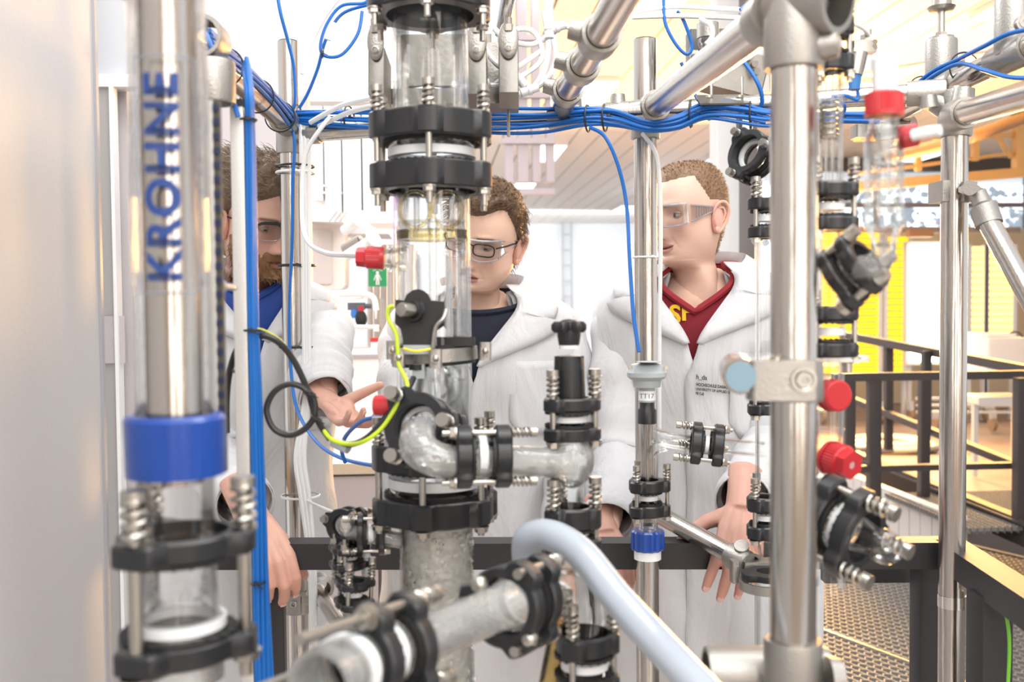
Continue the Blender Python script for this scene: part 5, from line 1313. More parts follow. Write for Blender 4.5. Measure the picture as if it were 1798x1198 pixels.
# hose clamp with earth wire on the right pole
zc2 = P(1676, 1060, 1.66).z; t = thing('hose_clamp', 'thin steel band clamp with a terminal block low on the right pole', 'clamp', (p4.x, p4.y, zc2))
MB().lathe([(RP * 1.0, -.010), (RP * 1.05, -.010), (RP * 1.05, .010), (RP * 1.0, .010)], (p4.x, p4.y, zc2), seg=32).build('band', mat('bright_band', (.75, .73, .70), .2, 1), t)
MB().box(P(1708, 1060, 1.65), (.012, .02, .032), bev=.001).build('lug', M['bolt'], t); MB().box(P(1716, 1033, 1.64), (.016, .014, .022), bev=.001).build('terminal', M['bolt'], t); MB().cyl(P(1708, 1028, 1.64), P(1728, 1060, 1.63), .002, 8).build('bolt', M['bolt'], t)
cable('earth_wire', [(1713, 1022, 1.60), (1722, 1008, 1.56), (1745, 1020, 1.51), (1762, 1062, 1.48), (1772, 1120, 1.47), (1770, 1200, 1.47), (1764, 1260, 1.47)], .0026, M['gy'], 'yellow-green earth wire hanging beside the right pole')
# upper pipe H3 in front of the ceiling with two cast crosses
h3a = P(985, 178, 1.84); h3b = P(1118, -45, 1.02); h3d = (h3b - h3a).normalized()
t = thing('steel_pipe', 'steel pipe rising towards the camera right of the glass column top', 'pipe', h3a); MB().cyl(h3a, h3b, RP * .98, 32).build('tube', M['steel'], t)
def on3(px):
    u = (px - 985) / (1118 - 985); d = 1 / ((1 - u) / 1.84 + u / 1.02); return h3a.lerp(h3b, (d - 1.84) / (1.02 - 1.84))
for (px, lb, L) in ((996, 'lowest of the three cast collars on the steel pipe right of the column', .045), (1022, 'middle one of the three cast collars on the steel pipe right of the column', .05), (1053, 'largest, uppermost of the three cast collars on the steel pipe right of the column', .055)):
    c = on3(px); sd = (-RIGHT * 1 + UP * .25); fitting('pipe_fitting', lb, [(c, h3d, L, RP)], [(c + sd.normalized() * RP, sd, .013, .02)])
fitting('pipe_fitting', 'cast fitting joining the rear horizontal pipe below the rising pipe', [(onH(992), hdir, .06, .0165)], [(onH(1008) + V((0, 0, .016)), (0, -.2, 1), .014, .016), (onH(980), -FWD, .012, .016)], webs=[(onH(992), on3(990), .018)])
# round fitting under the left pole: clamp with arm
cl = V((p1.x, p1.y, P(520, 1062, 2.02).z)); t = fitting('pole_clamp', 'cast clamp low on the left steel pole with a short slanted pipe', [(cl, (0, 0, 1), .045, RP)], [(P(540, 1050, 1.99), RIGHT, .016, .02)], cat='clamp')
MB().box(P(517, 1062, 1.985), (.030, .02, .038), Matrix((RIGHT, FWD, UP)).transposed(), bev=.003).build('clamp_jaw', M['castst'], t); MB().lathe([(.007, 0), (.004, .001), (.003, -.003), (.0001, -.003)], P(515, 1062, 1.972), -FWD, 12).build('screw_head', M['bolt'], t)
MB().cyl(P(560, 1040, 1.98), P(612, 1120, 1.72), .0155, 24).build('slanted_pipe', M['steel'], t); MB().lathe([(.016, -.02), (.024, -.016), (.024, .016), (.016, .02)], P(563, 1030, 1.96), P(612, 1120, 1.72) - P(560, 1040, 1.98), 24).build('socket', M['castst'], t)
# slanted pipe from pole 2 to the hose holder
s0, s1 = P(1150, 900, 1.84), P(1312, 990, 1.60); t = thing('slanted_pipe', 'slanted steel arm from the pole beside the shaved man to a black pipe holder', 'arm', s0)
MB().cyl(s0, s1, .0165, 28).build('tube', M['steel'], t); k = MB(); collar(k, P(1302, 985, 1.62), s1 - s0, .05, .0165, 1.35); k.cyl(P(1302, 968, 1.62), P(1302, 958, 1.61), .012, 14); k.box(P(1330, 990, 1.60), (.05, .03, .012)); k.build('socket', M['castst'], t)
hc = P(1350, 1003, 1.55); out, hl = ring_outline(.042, 2, 0, .8, hole=.019); MB().prism(out, hc - V((0, 0, .012)), (V((1, 0, 0)), V((0, 1, 0)), V((0, 0, 1))), .012, hole=hl, bev=.002).build('holder_pad', M['rubber'], t); k = MB(); k.lathe([(.040, -.008), (.046, -.008), (.046, .006), (.040, .006)], hc - V((0, 0, .02)), seg=36); k.build('holder_ring', M['castst'], t)
MB().box(P(1290, 1003, 1.58), (.012, .02, .035), bev=.002).build('holder_lug', M['castst'], t)
fitting('pole_clamp', 'cast clamp behind the small coupling on the pole beside the shaved man', [(V((p2.x, p2.y, P(1140, 898, 1.86).z)), (0, 0, 1), .04, RP)], [(P(1162, 905, 1.84), RIGHT, .013, .012)], cat='clamp')

# ---------------------------------------------------------------- main glass column
DC = 1.33; axc = P(762, 600, DC)
def CZ(py): return P(762, py, DC).z
def cp(py, d=0): return V((axc.x, axc.y, CZ(py)))
RC = .0500; Z = V((0, 0, 1))
refc = Matrix.Rotation(math.radians(12), 3, 'Z') @ RIGHT.copy(); refc.z = 0
coupling(cp(-30), Z, RC, .0865, 'large black coupling at the very top of the glass column, cut by the frame', n=6, th=.034, gap=.030, ph=.35, ref=refc, spring=1, slen=.028, srad=.0072, brad=.0042, tail=.022)
coupling(cp(273), Z, RC, .0865, 'large black coupling of the glass column just below the blue cable bundle', n=6, th=.034, gap=.031, ph=.35, ref=refc, spring=1, slen=.026, srad=.0078, brad=.0042, tail=.022)
glass_tube('glass_column', [cp(20), cp(250)], RC, 'upper clear glass section of the column, behind which blue cables pass', wall=.1, smooth=False, cat='glass column', seg=56)
g2 = thing('glass_column', 'middle clear glass section of the column with a yellowish ring and side port', 'glass column', cp(780))
glass_tube('outer_tube', [cp(296), cp(690), cp(730), cp(775)], RC, None, wall=.08, smooth=False, rad=[RC, RC, RC * .98, RC], parent=g2, seg=56)
glass_tube('inner_tube', [cp(440), cp(470), cp(640), cp(700), cp(735)], .030, None, wall=.12, smooth=False, rad=[.026, .026, .026, .026, .022], parent=g2, m=M['glass2'])
glass_tube('centre_rod', [cp(340), cp(700)], .006, None, wall=.3, smooth=False, parent=g2, seg=12)
glass_tube('side_channel', [cp(450) + RIGHT * .028 - FWD * .02, cp(760) + RIGHT * .028 - FWD * .02], .009, None, wall=.2, smooth=False, parent=g2, seg=16)
yl = glass_mat('yellowish_glass_ring', tint=(.93, .86, .66), edge=(.62, .50, .25), power=1.4)
MB().lathe([(RC * .60, -.004), (RC * .97, -.006), (RC * .97, .006), (RC * .60, .004), (RC * .60, -.004)], cp(414), seg=48).build('yellowish_ring', yl, g2)
MB().lathe([(RC * .50, .010), (RC * .92, .013), (RC * .92, .015), (RC * .5, .012)], cp(410), seg=48).build('upper_ring', M['glass2'], g2)
for s_ in (-1, 1):
    c = cp(372) + RIGHT * (s_ * .021) - FWD * .02
    MB().tube([c + RIGHT * (.020 * math.cos(a)) + UP * (.024 * math.sin(a)) for a in [2 * PI * i / 30 for i in range(30)]], .0024, 8, closed=True).build('glass_loop', yl, g2)
for k_, (dx, dy) in enumerate(((-.03, 372), (-.012, 380), (.018, 378), (.034, 385))): glass_tube('glass_finger', [cp(345) + RIGHT * dx, cp(405) + RIGHT * dx], .009, None, wall=.2, smooth=False, parent=g2, seg=14, m=M['glass2'])
MB().ball(cp(398), (.008, .008, .012), 14, 10).build('glass_drop', M['glass'], g2)
pa = cp(456) - RIGHT * .048; pb_ = cp(454) - RIGHT * .066 - FWD * .004
glass_tube('side_port', [pa + RIGHT * .012, pb_], .013, None, wall=.2, smooth=False, parent=g2, seg=20, rad=[.017, .012])
for q in (.052, .058): MB().tube([cp(455) - RIGHT * q + UP * (.0165 * math.cos(a)) + FWD * (.0165 * math.sin(a)) for a in [2 * PI * i / 24 for i in range(24)]], .0022, 8, closed=True).build('port_rib', M['glass'], g2)
red_cap(pb_ + RIGHT * .001, -RIGHT + UP * .04, .0148, .036, 'red ribbed screw cap on the side port of the column, fed by a white tube', hexend=True)
MB().cyl(pb_ + RIGHT * .006, pb_ + RIGHT * .011, .006, 12).build('white_insert', M['ptfe'], g2)
# column's big lower coupling, seen from above
coupling(cp(845), Z, RC * 1.08, .0855, 'large black coupling around the lower part of the glass column, with a toothed insert', n=6, th=.034, gap=.036, ph=.18, ref=refc, spring=1, slen=.030, srad=.0075, brad=.0045, tail=.012)
MB().lathe([(.0001, -.012), (.030, -.012), (.050, -.004), (.052, .0), (.050, .004)], cp(800), seg=40)
lc = thing('glass_column', 'lower column section full of white wet glass packing', 'glass column', cp(1300))
glass_tube('outer_tube', [cp(905), cp(1330)], RC * .99, None, wall=.07, smooth=False, parent=lc, seg=56, m=glass_mat('wet_wall', tint=(.98, .98, .97), edge=(.80, .81, .78), power=3, rough=.06, bump=.5, gloss=.7))
pkm, n, l, b = NT('wet_glass_packing'); b.inputs['Base Color'].default_value = (.66, .65, .60, 1); b.inputs['Roughness'].default_value = .22; 
tc = n.new('ShaderNodeTexCoord'); vz = n.new('ShaderNodeTexVoronoi'); vz.inputs['Scale'].default_value = 110; vz.feature = 'DISTANCE_TO_EDGE'; nz = n.new('ShaderNodeTexNoise'); nz.inputs['Scale'].default_value = 55; nz.inputs['Detail'].default_value = 6
l.new(tc.outputs['Object'], nz.inputs[0]); ad = n.new('ShaderNodeMixRGB'); ad.inputs[0].default_value = .25; l.new(tc.outputs['Object'], ad.inputs[1]); l.new(nz.outputs['Color'], ad.inputs[2]); l.new(ad.outputs[0], vz.inputs[0])
rp_ = n.new('ShaderNodeMix'); rp_.data_type = 'RGBA'; rp_.inputs[6].default_value = (.78, .77, .72, 1); rp_.inputs[7].default_value = (1, 1, .96, 1); l.new(nz.outputs[0], rp_.inputs[0]); l.new(rp_.outputs[2], b.inputs['Base Color'])
bp = n.new('ShaderNodeBump'); bp.inputs['Strength'].default_value = .35; bp.inputs['Distance'].default_value = .002; l.new(vz.outputs[0], bp.inputs['Height']); l.new(bp.outputs[0], b.inputs['Normal'])
kb = MB(); vs = []; fs = []; NA, NZ = 120, 200; z0, z1 = CZ(1330), CZ(918)
for i in range(NZ + 1):
    z = z0 + (z1 - z0) * i / NZ
    for k in range(NA):
        a = 2 * PI * k / NA; r = RC * .885 + .0024 * noise.noise(V((math.cos(a) * 6, math.sin(a) * 6, z * 130))) + .0016 * noise.noise(V((math.cos(a) * 17, math.sin(a) * 17, z * 300))); vs.append((axc.x + r * math.cos(a), axc.y + r * math.sin(a), z))
for i in range(NZ):
    for k in range(NA): q = (k + 1) % NA; fs.append((i * NA + k, i * NA + q, (i + 1) * NA + q, (i + 1) * NA + k))
fs.append(tuple(NZ * NA + k for k in range(NA))); kb.add(vs, fs); kb.build('packing', pkm, lc, angle=180)['kind'] = 'stuff'
# pieces of packing standing out at the sides
rnd = random.Random(5); k = MB()
for i in range(260):
    a = rnd.uniform(0, 2 * PI); z = rnd.uniform(z0, z1); r = RC * .87; c = V((axc.x + r * math.cos(a), axc.y + r * math.sin(a), z)); R_ = Matrix.Rotation(rnd.uniform(0, 3), 3, V((rnd.random(), rnd.random(), rnd.random())).normalized()); k.cyl(c, c + R_ @ V((0, 0, .007)), .0030, 8, hole=.0022)
k.build('packing_rings', pkm, lc)['kind'] = 'stuff'
# the glass top of the reflux head in the big coupling
sh = thing('glass_dome', 'domed clear glass piece above the large lower coupling with a side connection', 'glass head', cp(790))
glass_tube('dome', [cp(815), cp(790), cp(740), cp(700), cp(660), cp(640)], .04, None, wall=.1, smooth=False, rad=[.052, .050, .045, .034, .020, .016], parent=sh, seg=48)
glass_tube('curl', [cp(640) + RIGHT * .015 - FWD * .02, cp(655) + RIGHT * .028 - FWD * .03, cp(685) + RIGHT * .030 - FWD * .03, cp(705) + RIGHT * .016 - FWD * .03], .010, None, wall=.25, parent=sh, seg=20, m=M['glass'])
MB().lathe([(.020, -.002), (.027, 0), (.020, .002)], cp(668) + RIGHT * .016, seg=30).build('glass_rim', M['glass'], sh)

# black bracket plate and ring clamp around the column
bt = thing('bracket_plate', 'black shouldered bracket plate with a grey knob in front of the glass column', 'bracket', P(735, 610, 1.26))
o_ = P(735, 560, 1.262); k = MB(); hw = 1.262 / F
ol = [(-39, -58), (-39 + 8, -58)] ; pr = [(-27, -62), (27, -62), (27, -38), (33, -20), (45, -12), (45, 30), (22, 32), (17, 43), (8, 50), (0, 52), (-10, 50), (-20, 43), (-25, 32), (-40, 34), (-41, -8), (-31, -18), (-27, -38)]
k.prism([(a * hw, b_ * hw) for a, b_ in pr], o_ + FWD * .004, (RIGHT, UP, -FWD), .009, bev=.001); k.build('plate', M['rubber'], bt, angle=25)
k = MB(); k.prism([(a * hw, b_ * hw) for a, b_ in ((-26, -62), (24, -62), (24, -46), (-26, -46))], o_ - FWD * .005, (RIGHT, UP, -FWD), .001); k.build('label_field', M['greyplast'], bt, smooth=False)
k = MB().lathe([(.013, 0), (.015, .002), (.014, .006), (.011, .007), (.010, .012)], P(730, 545, 1.256), -FWD - RIGHT * .5, 24); k.build('boss_ring', M['black'], bt)
k = MB().lathe([(.0085, 0), (.0092, .004), (.0092, .024), (.0080, .028), (.0001, .029)], P(728, 545, 1.252), -FWD - RIGHT * .62, 24); k.build('knob', M['bolt'], bt)
k = MB(); k.tube(cr([P(783, 545, 1.26), P(778, 560, 1.25), P(765, 575, 1.25), P(760, 612, 1.25)], 4), .003, 8); k.build('edge_wire', M['castst'], bt)
rc = thing('ring_clamp', 'steel ring clamp with black rubber lining around the glass column', 'clamp', P(768, 622, DC))
zc3 = CZ(623); 
for (r_, h_, m_, nm, dz) in ((.058, .017, M['castst'], 'steel_band', 0), (.0545, .026, M['rubber'], 'rubber_lining', 0)):
    MB().lathe([(r_ - .003, -h_ / 2), (r_, -h_ / 2), (r_, h_ / 2), (r_ - .003, h_ / 2), (r_ - .003, -h_ / 2)], V((axc.x, axc.y, zc3)), Z + RIGHT * -.05, 48).build(nm, m_, rc)
k = MB().lathe([(.0001, .002), (.052, 0), (.052, .008), (.0001, .010)], V((axc.x, axc.y, zc3 + .012)) + RIGHT * .022, Z, 32, ang=(-.8, 1.6))
for (px, py, dd) in ((690, 615, 1.27), (700, 628, 1.262), (765, 630, 1.255), (852, 617, 1.31)):
    k = MB(); k.box(P(px, py, dd), (.016, .014, .024), Matrix((RIGHT, FWD, UP)).transposed(), bev=.003); lg = k.build('lug', M['castst'], rc)
    k = MB().cyl(P(px, py, dd - .006), P(px, py, dd - .013), .0058, 6); k.ball(P(px, py, dd - .012), (.0048, .0048, .0048), 10, 6); k.build('lug_bolt', M['bolt'], lg)
MB().box(P(800, 600, 1.30), (.05, .03, .012), Matrix((RIGHT, FWD, UP)).transposed(), bev=.003).build('rubber_pad', M['rubber'], rc)
MB().tube(cr([P(708, 612, 1.25), P(730, 617, 1.245), P(757, 613, 1.25)], 4), .0016, 6).build('wire_loop', M['yellow'], rc)
t = thing('sensor_plug', 'small grey sensor plug hanging under the ring clamp', 'sensor', P(733, 660, 1.27)); MB().box(P(735, 652, 1.27), (.016, .014, .018), bev=.002).build('body', M['greyplast'], t); MB().cyl(P(732, 640, 1.27), P(732, 650, 1.27), .010, 12).build('collar', M['rubber'], t)

# ---------------------------------------------------------------- elbow, tee and valve in front of the column
ea = (-FWD * .93 + -RIGHT * .28 + UP * .22).normalized()
coupling(P(742, 752, 1.235), ea, .023, .052, 'black three-bolt coupling facing the camera in front of the lower column', n=3, th=.016, gap=.020, ph=.62, ref=UP, spring=1, slen=.018, srad=.0085, brad=.0042, tail=.006, nuts=False)
e_ = thing('glass_elbow', 'frosted glass elbow curving from the facing coupling to the right', 'glass elbow', P(740, 800, 1.16))
glass_tube('elbow_body', [P(742, 758, 1.25), P(734, 765, 1.19), P(738, 790, 1.155), P(770, 808, 1.15), P(820, 812, 1.16), P(880, 812, 1.17)], .0205, None, wall=.12, parent=e_, m=M['wetglass'], rad=[.020, .022, .0225, .0205, .0190, .0185])
k = MB()
for i in range(5): k.cyl(P(716 + i * 11, 744 - 3 * (2 - abs(i - 2)), 1.175), P(715 + i * 11, 736 - 3 * (2 - abs(i - 2)), 1.17), .0016, 6)
k.build('glass_pins', M['rim'], e_)
dC5 = (P(900, 812, 1.19) - P(800, 797, 1.16)).normalized()
coupling(P(846, 800, 1.165), RIGHT + FWD * .18, .0195, .0385, 'black coupling on the horizontal glass pipe between elbow and tee, springs to the right', n=3, th=.019, gap=.0265, ph=.55, ref=UP, spring=1, slen=.023, srad=.0058, brad=.0035, tail=.016)
te = thing('glass_tee', 'frosted glass tee below the black valve', 'glass tee', P(1000, 850, 1.22))
glass_tube('horizontal_arm', [P(868, 808, 1.17), P(960, 812, 1.20), P(1000, 812, 1.215)], .0175, None, parent=te, m=M['wetglass'], rad=[.0175, .0185, .022], smooth=False)
MB().ball(P(1002, 806, 1.22), (.029, .029, .036), 24, 16).build('bulb', M['wetglass'], te)
glass_tube('vertical_arm', [P(1000, 765, 1.22), P(1000, 800, 1.22)], .022, None, parent=te, m=M['glass'], smooth=False)
glass_tube('lower_arm', [P(998, 820, 1.22), P(997, 858, 1.22), P(996, 880, 1.22), P(996, 915, 1.22)], .019, None, parent=te, m=M['glass'], smooth=False, rad=[.026, .018, .020, .020])
ax5 = P(1000, 740, 1.22)
def vz_(py): return V((ax5.x, ax5.y, P(1000, py, 1.22).z))
coupling(vz_(735), Z, .020, .0385, 'black coupling directly under the black valve knob', n=3, th=.016, gap=.020, ph=.25, ref=RIGHT - FWD * .5, spring=1, slen=.028, srad=.0075, brad=.0038, tail=.008)
vv = thing('needle_valve', 'black valve with a lobed hand knob on top of the glass tee', 'valve', vz_(705))
MB().lathe([(.0001, 0), (.0185, 0), (.0185, .01), (.0175, .05), (.0155, .058), (.0001, .060)], vz_(708), seg=40).build('valve_body', M['black'], vv)
k = MB()
for a in range(8): 
    d = Vector((math.cos(a * PI / 4), math.sin(a * PI / 4), 0)); k.beam(vz_(700) + d * .0178, vz_(625) + d * .0162, .0035, .0035)
k.build('ribs', M['black'], vv); MB().cyl(vz_(612), vz_(606), .0125, 24).build('white_collar', M['ptfe'], vv)
MB().lathe([(.0001, 0), (.0125, 0), (.0145, .012), (.0145, .018)], vz_(606), seg=32).build('knob_stem', M['black'], vv)
out = [((.0175 + .0042 * math.cos(6 * a)) * math.cos(a), (.0175 + .0042 * math.cos(6 * a)) * math.sin(a)) for a in [2 * PI * i / 72 for i in range(72)]]
MB().prism(out, vz_(584), (V((1, 0, 0)), V((0, 1, 0)), Z), .0135, bev=.0035).build('hand_knob', M['black'], vv); MB().ball(vz_(567), (.012, .012, .005), 20, 8).build('knob_cap', M['black'], vv)
coupling(vz_(936), Z, .020, .0385, 'black coupling below the tee, above the thick hose bend', n=3, th=.026, gap=.012, ph=.25, ref=RIGHT - FWD * .5, spring=1, slen=.030, srad=.0078, brad=.0038, tail=.008)
red_cap(P(688, 712, 1.24), -RIGHT * 1 + FWD * .1, .0125, .024, 'red ribbed screw cap left of the facing coupling, near the open hand', stub=.02)

# ---------------------------------------------------------------- foreground pipe run at the bottom
fa = (P(560, 1190, .72) - P(960, 1030, 1.06)); fax = fa.normalized()
cA_ = P(905, 1058, .98)
coupling(cA_, -fax, .0235, .049, 'big blurred black coupling in the bottom centre foreground', n=3, th=.019, gap=.022, ph=.55, ref=UP, spring=1, slen=.014, srad=.0075, brad=.0052, tail=.010, nuts=False)
for i in range(3):
    pass
fp = thing('glass_pipe', 'blurred frosted glass pipe running down left from the big foreground coupling', 'glass pipe', P(780, 1110, .88))
a_, b_ = P(892, 1062, .95), P(640, 1165, .78)
glass_tube('pipe_body', [a_, a_.lerp(b_, .12), b_], .0215, None, parent=fp, m=M['wetglass'], smooth=False, rad=[.0235, .0205, .0205])
for i, (px, py) in enumerate(((842, 1027), (930, 1123))):
    q = P(px, py, .945); MB().ball(q, .0085, 16, 10).build('cap_nut', M['bolt'], fp)
coupling(P(665, 1150, .78), -fax, .0225, .046, 'blurred black coupling in the bottom left foreground with a long bolt', n=3, th=.017, gap=.03, ph=.3, ref=UP, spring=1, slen=.026, srad=.0075, brad=.0045, tail=.08)
t = thing('glass_pipe', 'white gasketed end of the foreground pipe at the bottom left', 'glass pipe', P(600, 1190, .73)); k = MB().cyl(P(628, 1168, .755), P(560, 1205, .70), .0255, 36, hole=.021); k.build('flared_end', M['wetglass'], t); MB().cyl(P(612, 1176, .74), P(600, 1183, .73), .0275, 36, hole=.022).build('gasket', M['ptfe'], t)
eb = thing('glass_elbow', 'clear glass elbow behind the big foreground coupling, bending down', 'glass elbow', P(1030, 1090, 1.06))
glass_tube('elbow_body', [P(925, 1048, 1.0), P(985, 1022, 1.06), P(1022, 1035, 1.08), P(1036, 1080, 1.08), P(1032, 1125, 1.07)], .0225, None, parent=eb, m=M['glass'], rad=[.0235, .0225, .024, .024, .021])
glass_tube('drain', [P(990, 1090, 1.08), P(975, 1150, 1.08), P(960, 1230, 1.08)], .012, None, parent=eb, m=yl)
axb = P(1026, 1160, 1.06)
coupling(V((axb.x, axb.y, P(1026, 1165, 1.06).z)), Z, .0215, .0375, 'black coupling at the bottom edge below the glass elbow', n=3, th=.022, gap=.024, ph=.35, ref=RIGHT - FWD * .3, spring=1, slen=.030, srad=.0068, brad=.0036, tail=.008)
t = thing('coolant_hose', 'thick translucent pale blue hose arching over the bottom centre and down to the right', 'hose', P(1000, 960, 1.02))
hp_ = cr([P(925, 985, 1.10), P(928, 948, 1.08), P(965, 940, 1.06), P(1020, 972, 1.03), P(1085, 1052, .98), P(1160, 1135, .93), P(1260, 1240, .86)], 12)
MB().tube(hp_, .0165, 28, cap=False).build('hose_body', M['hose'], t); k = MB()
for i in range(2, len(hp_) - 2):
    for f_ in (0, .5):
        c = V(hp_[i]).lerp(V(hp_[i + 1]), f_); d = (V(hp_[i + 1]) - V(hp_[i])).normalized(); x_, y_, z_ = frame(d); k.tube([c + x_ * (.0148 * math.cos(a)) + y_ * (.0148 * math.sin(a)) for a in [2 * PI * j / 18 for j in range(18)]], .0005, 4, closed=True)
k.build('reinforcing_braid', M['rim'], t)['kind'] = 'stuff'

# ---------------------------------------------------------------- small branch at the lower left of the column
sa = (-FWD * .9 - RIGHT * .35).normalized()
coupling(P(607, 922, 1.36), sa, .012, .0300, 'small black coupling facing the camera, left of the lower column', n=3, th=.006, gap=.014, ph=1.2, ref=UP, spring=-1, slen=.014, srad=.0045, brad=.0026, tail=.004)
coupling(P(652, 937, 1.33), RIGHT + FWD * .1, .011, .0290, 'small black coupling between the branch elbow and the column side port', n=3, th=.008, gap=.020, ph=.5, ref=UP, spring=-1, slen=.012, srad=.0045, brad=.0022, tail=.006)
br = thing('glass_branch', 'small wet glass elbow piece left of the lower column', 'glass branch', P(610, 940, 1.34))
glass_tube('side_arm', [P(612, 935, 1.34), P(650, 940, 1.33), P(706, 950, 1.33)], .0105, None, parent=br, m=M['wetglass'])
MB().ball(P(607, 925, 1.335), (.0125, .0125, .0135), 16, 12).build('bulb', M['wetglass'], br); glass_tube('down_tube', [P(608, 935, 1.34), P(612, 975, 1.34), P(616, 1090, 1.33)], .0085, None, parent=br, smooth=False)
axd = P(612, 985, 1.34)
def dz_(py): return V((axd.x, axd.y, P(612, py, 1.34).z))
coupling(dz_(978), Z, .0105, .0290, 'small black coupling hanging under the branch elbow, springs below', n=3, th=.008, gap=.014, ph=.5, ref=RIGHT, spring=-1, slen=.018, srad=.0050, brad=.0026, tail=.014)
axd2 = P(620, 1040, 1.31)
coupling(V((axd2.x, axd2.y, P(620, 1042, 1.31).z)), Z + RIGHT * .05, .0105, .0290, 'lowest small black coupling of the left branch, tilted, with springs on top', n=3, th=.008, gap=.018, ph=.8, ref=RIGHT - FWD * .4, spring=1, slen=.022, srad=.0050, brad=.0028, tail=.010)
red_cap(P(630, 1058, 1.38), -Z, .010, .022, 'small red cap behind the lowest small coupling')
t = thing('white_adapter', 'stacked white hose adapter right of the small branch couplings', 'adapter', P(645, 985, 1.35)); k = MB()
for i in range(5): k.lathe([(.004, -.004), (.0062, 0), (.004, .006)], P(644, 958 + i * 10, 1.35), seg=14)
k.lathe([(.008, -.006), (.0085, .006), (.004, .008)], P(645, 1003, 1.35), seg=14); k.build('barbed_body', M['ptfe'], t); 
t = thing('holder_rail', 'small steel angle holder under the left branch', 'bracket', P(600, 1100, 1.35)); MB().beam(P(575, 1106, 1.36), P(650, 1092, 1.30), .03, .004).build('tray', M['alu'], t, smooth=False); MB().beam(P(577, 1112, 1.36), P(640, 1100, 1.32), .006, .022).build('web', M['castst'], t, smooth=False)

# ---------------------------------------------------------------- thermowell line at pole 2
axT = P(1136, 700, 1.66)
def tz(py): return V((axT.x, axT.y, P(1136, py, 1.66).z))
th_ = thing('temperature_sensor', 'grey domed temperature sensor head in front of the pole beside the shaved man', 'sensor', tz(705))
MB().lathe([(.0001, .0), (.022, 0), (.024, .012), (.0285, .014), (.0330, .018), (.0330, .025), (.031, .027), (.026, .038), (.012, .042), (.0001, .043)], tz(680), seg=40).build('sensor_head', M['greyplast'], th_)
MB().cyl(tz(648) - FWD * .02 + Z * .012, tz(648) - FWD * .02 + Z * .013, .020, 28).build('lid', M['greyplast'], th_)
for s_ in (-1, 1): MB().cyl(tz(645) + RIGHT * (s_ * .029) - FWD * .016, tz(645) + RIGHT * (s_ * .029) - FWD * .022, .0035, 10).build('lid_screw', M['bolt'], th_)
MB().cyl(tz(706), tz(681), .0135, 24).build('neck', M['greyplast'], th_); MB().cyl(tz(703), tz(686), .0142, 24).build('tag_sleeve', M['ptfe'], th_)
drape('TT17', tz(698) + P(1118, 698, 1.60) - P(1136, 698, 1.60) - FWD * .03, RIGHT, UP, .0075, .024, M['blackprint'], None, 'tag_lettering', th_)
bpy.data.objects['tag_lettering'].location -= V((0, 0, 0))
MB().lathe([(.0001, 0), (.0155, 0), (.0155, .022), (.0125, .026), (.0125, .042), (.0001, .043)], tz(744), seg=32).build('black_cap', M['black'], th_)
MB().cyl(tz(905), tz(744), .0035, 12).build('probe_stem', M['bolt'], th_)
tg = thing('glass_branch', 'clear glass tee below the grey temperature sensor, arm to the right', 'glass branch', tz(860))
glass_tube('vertical_tube', [tz(742), tz(850)], .011, None, parent=tg, smooth=False, seg=24)
glass_tube('side_arm', [P(1146, 762, 1.66), P(1170, 772, 1.65), P(1210, 778, 1.65), P(1290, 785, 1.66), P(1345, 790, 1.67)], .0135, None, parent=tg)
glass_tube('bend', [P(1142, 805, 1.66), P(1150, 788, 1.65), P(1172, 782, 1.65)], .010, None, parent=tg)
coupling(P(1241, 781, 1.64), RIGHT + UP * -.10 - FWD * .12, .0140, .0365, 'black coupling on the glass arm in front of the shaved man’s coat', n=3, th=.017, gap=.018, ph=.35, ref=UP, spring=-1, slen=.020, srad=.0062, brad=.0034, tail=.012)
coupling(tz(875), Z, .0150, .0385, 'black coupling on the sensor line, just above the blue union nut', n=3, th=.019, gap=.022, ph=.3, ref=RIGHT - FWD * .5, spring=1, slen=.020, srad=.0062, brad=.0034, tail=.008)
un = thing('union_nut', 'bright blue ribbed union nut with a white ring, in front of the handrail', 'union nut', tz(972))
out = [((.0265 if (i // 2) % 2 else .0285) * math.cos(2 * PI * i / 48), (.0265 if (i // 2) % 2 else .0285) * math.sin(2 * PI * i / 48)) for i in range(48)]
MB().prism(out, tz(968), (V((1, 0, 0)), V((0, 1, 0)), Z), .034, bev=.003).build('nut_body', M['bluecap'], un, angle=30); MB().cyl(tz(984), tz(966), .0225, 30).build('white_ring', M['ptfe'], un); MB().cyl(tz(932), tz(908), .015, 26, hole=.012).build('glass_neck', M['glass'], un)
MB().cyl(tz(1230), tz(984), .019, 30).build('steel_tube', M['steel'], un)

# ---------------------------------------------------------------- vertical glass lines at the front pole
axL = P(1345, 600, 1.60)
def lz(py, px=1345): return V((axL.x, axL.y, P(1345, py, 1.60).z))
gl_ = thing('glass_line', 'thin vertical glass line passing behind the left side of the front pole', 'glass pipe', lz(1150))
glass_tube('upper_tube', [lz(245), lz(355)], .013, None, parent=gl_, smooth=False, seg=28); glass_tube('long_tube', [lz(415), lz(700)], .0175, None, parent=gl_, smooth=False, seg=32, m=M['glass2']); glass_tube('lower_tube', [lz(705), lz(870)], .0170, None, parent=gl_, smooth=False, seg=32)
glass_tube('bottom_tube', [lz(945), lz(985), lz(1010), lz(1240)], .017, None, parent=gl_, smooth=False, seg=32, rad=[.017, .010, .018, .018])
coupling(lz(385), Z, .0150, .0370, 'black coupling behind the front pole at the level of the shaved man’s goggles', n=3, th=.018, gap=.027, ph=.3, ref=-RIGHT - FWD * .5, spring=1, slen=.026, srad=.0078, brad=.0038, tail=.006)
coupling(lz(700), Z, .0165, .0370, 'black coupling behind the front pole beside the printed coat pocket', n=3, th=.017, gap=.016, ph=.3, ref=-RIGHT - FWD * .5, spring=1, slen=.022, srad=.0062, brad=.0036, tail=.006)
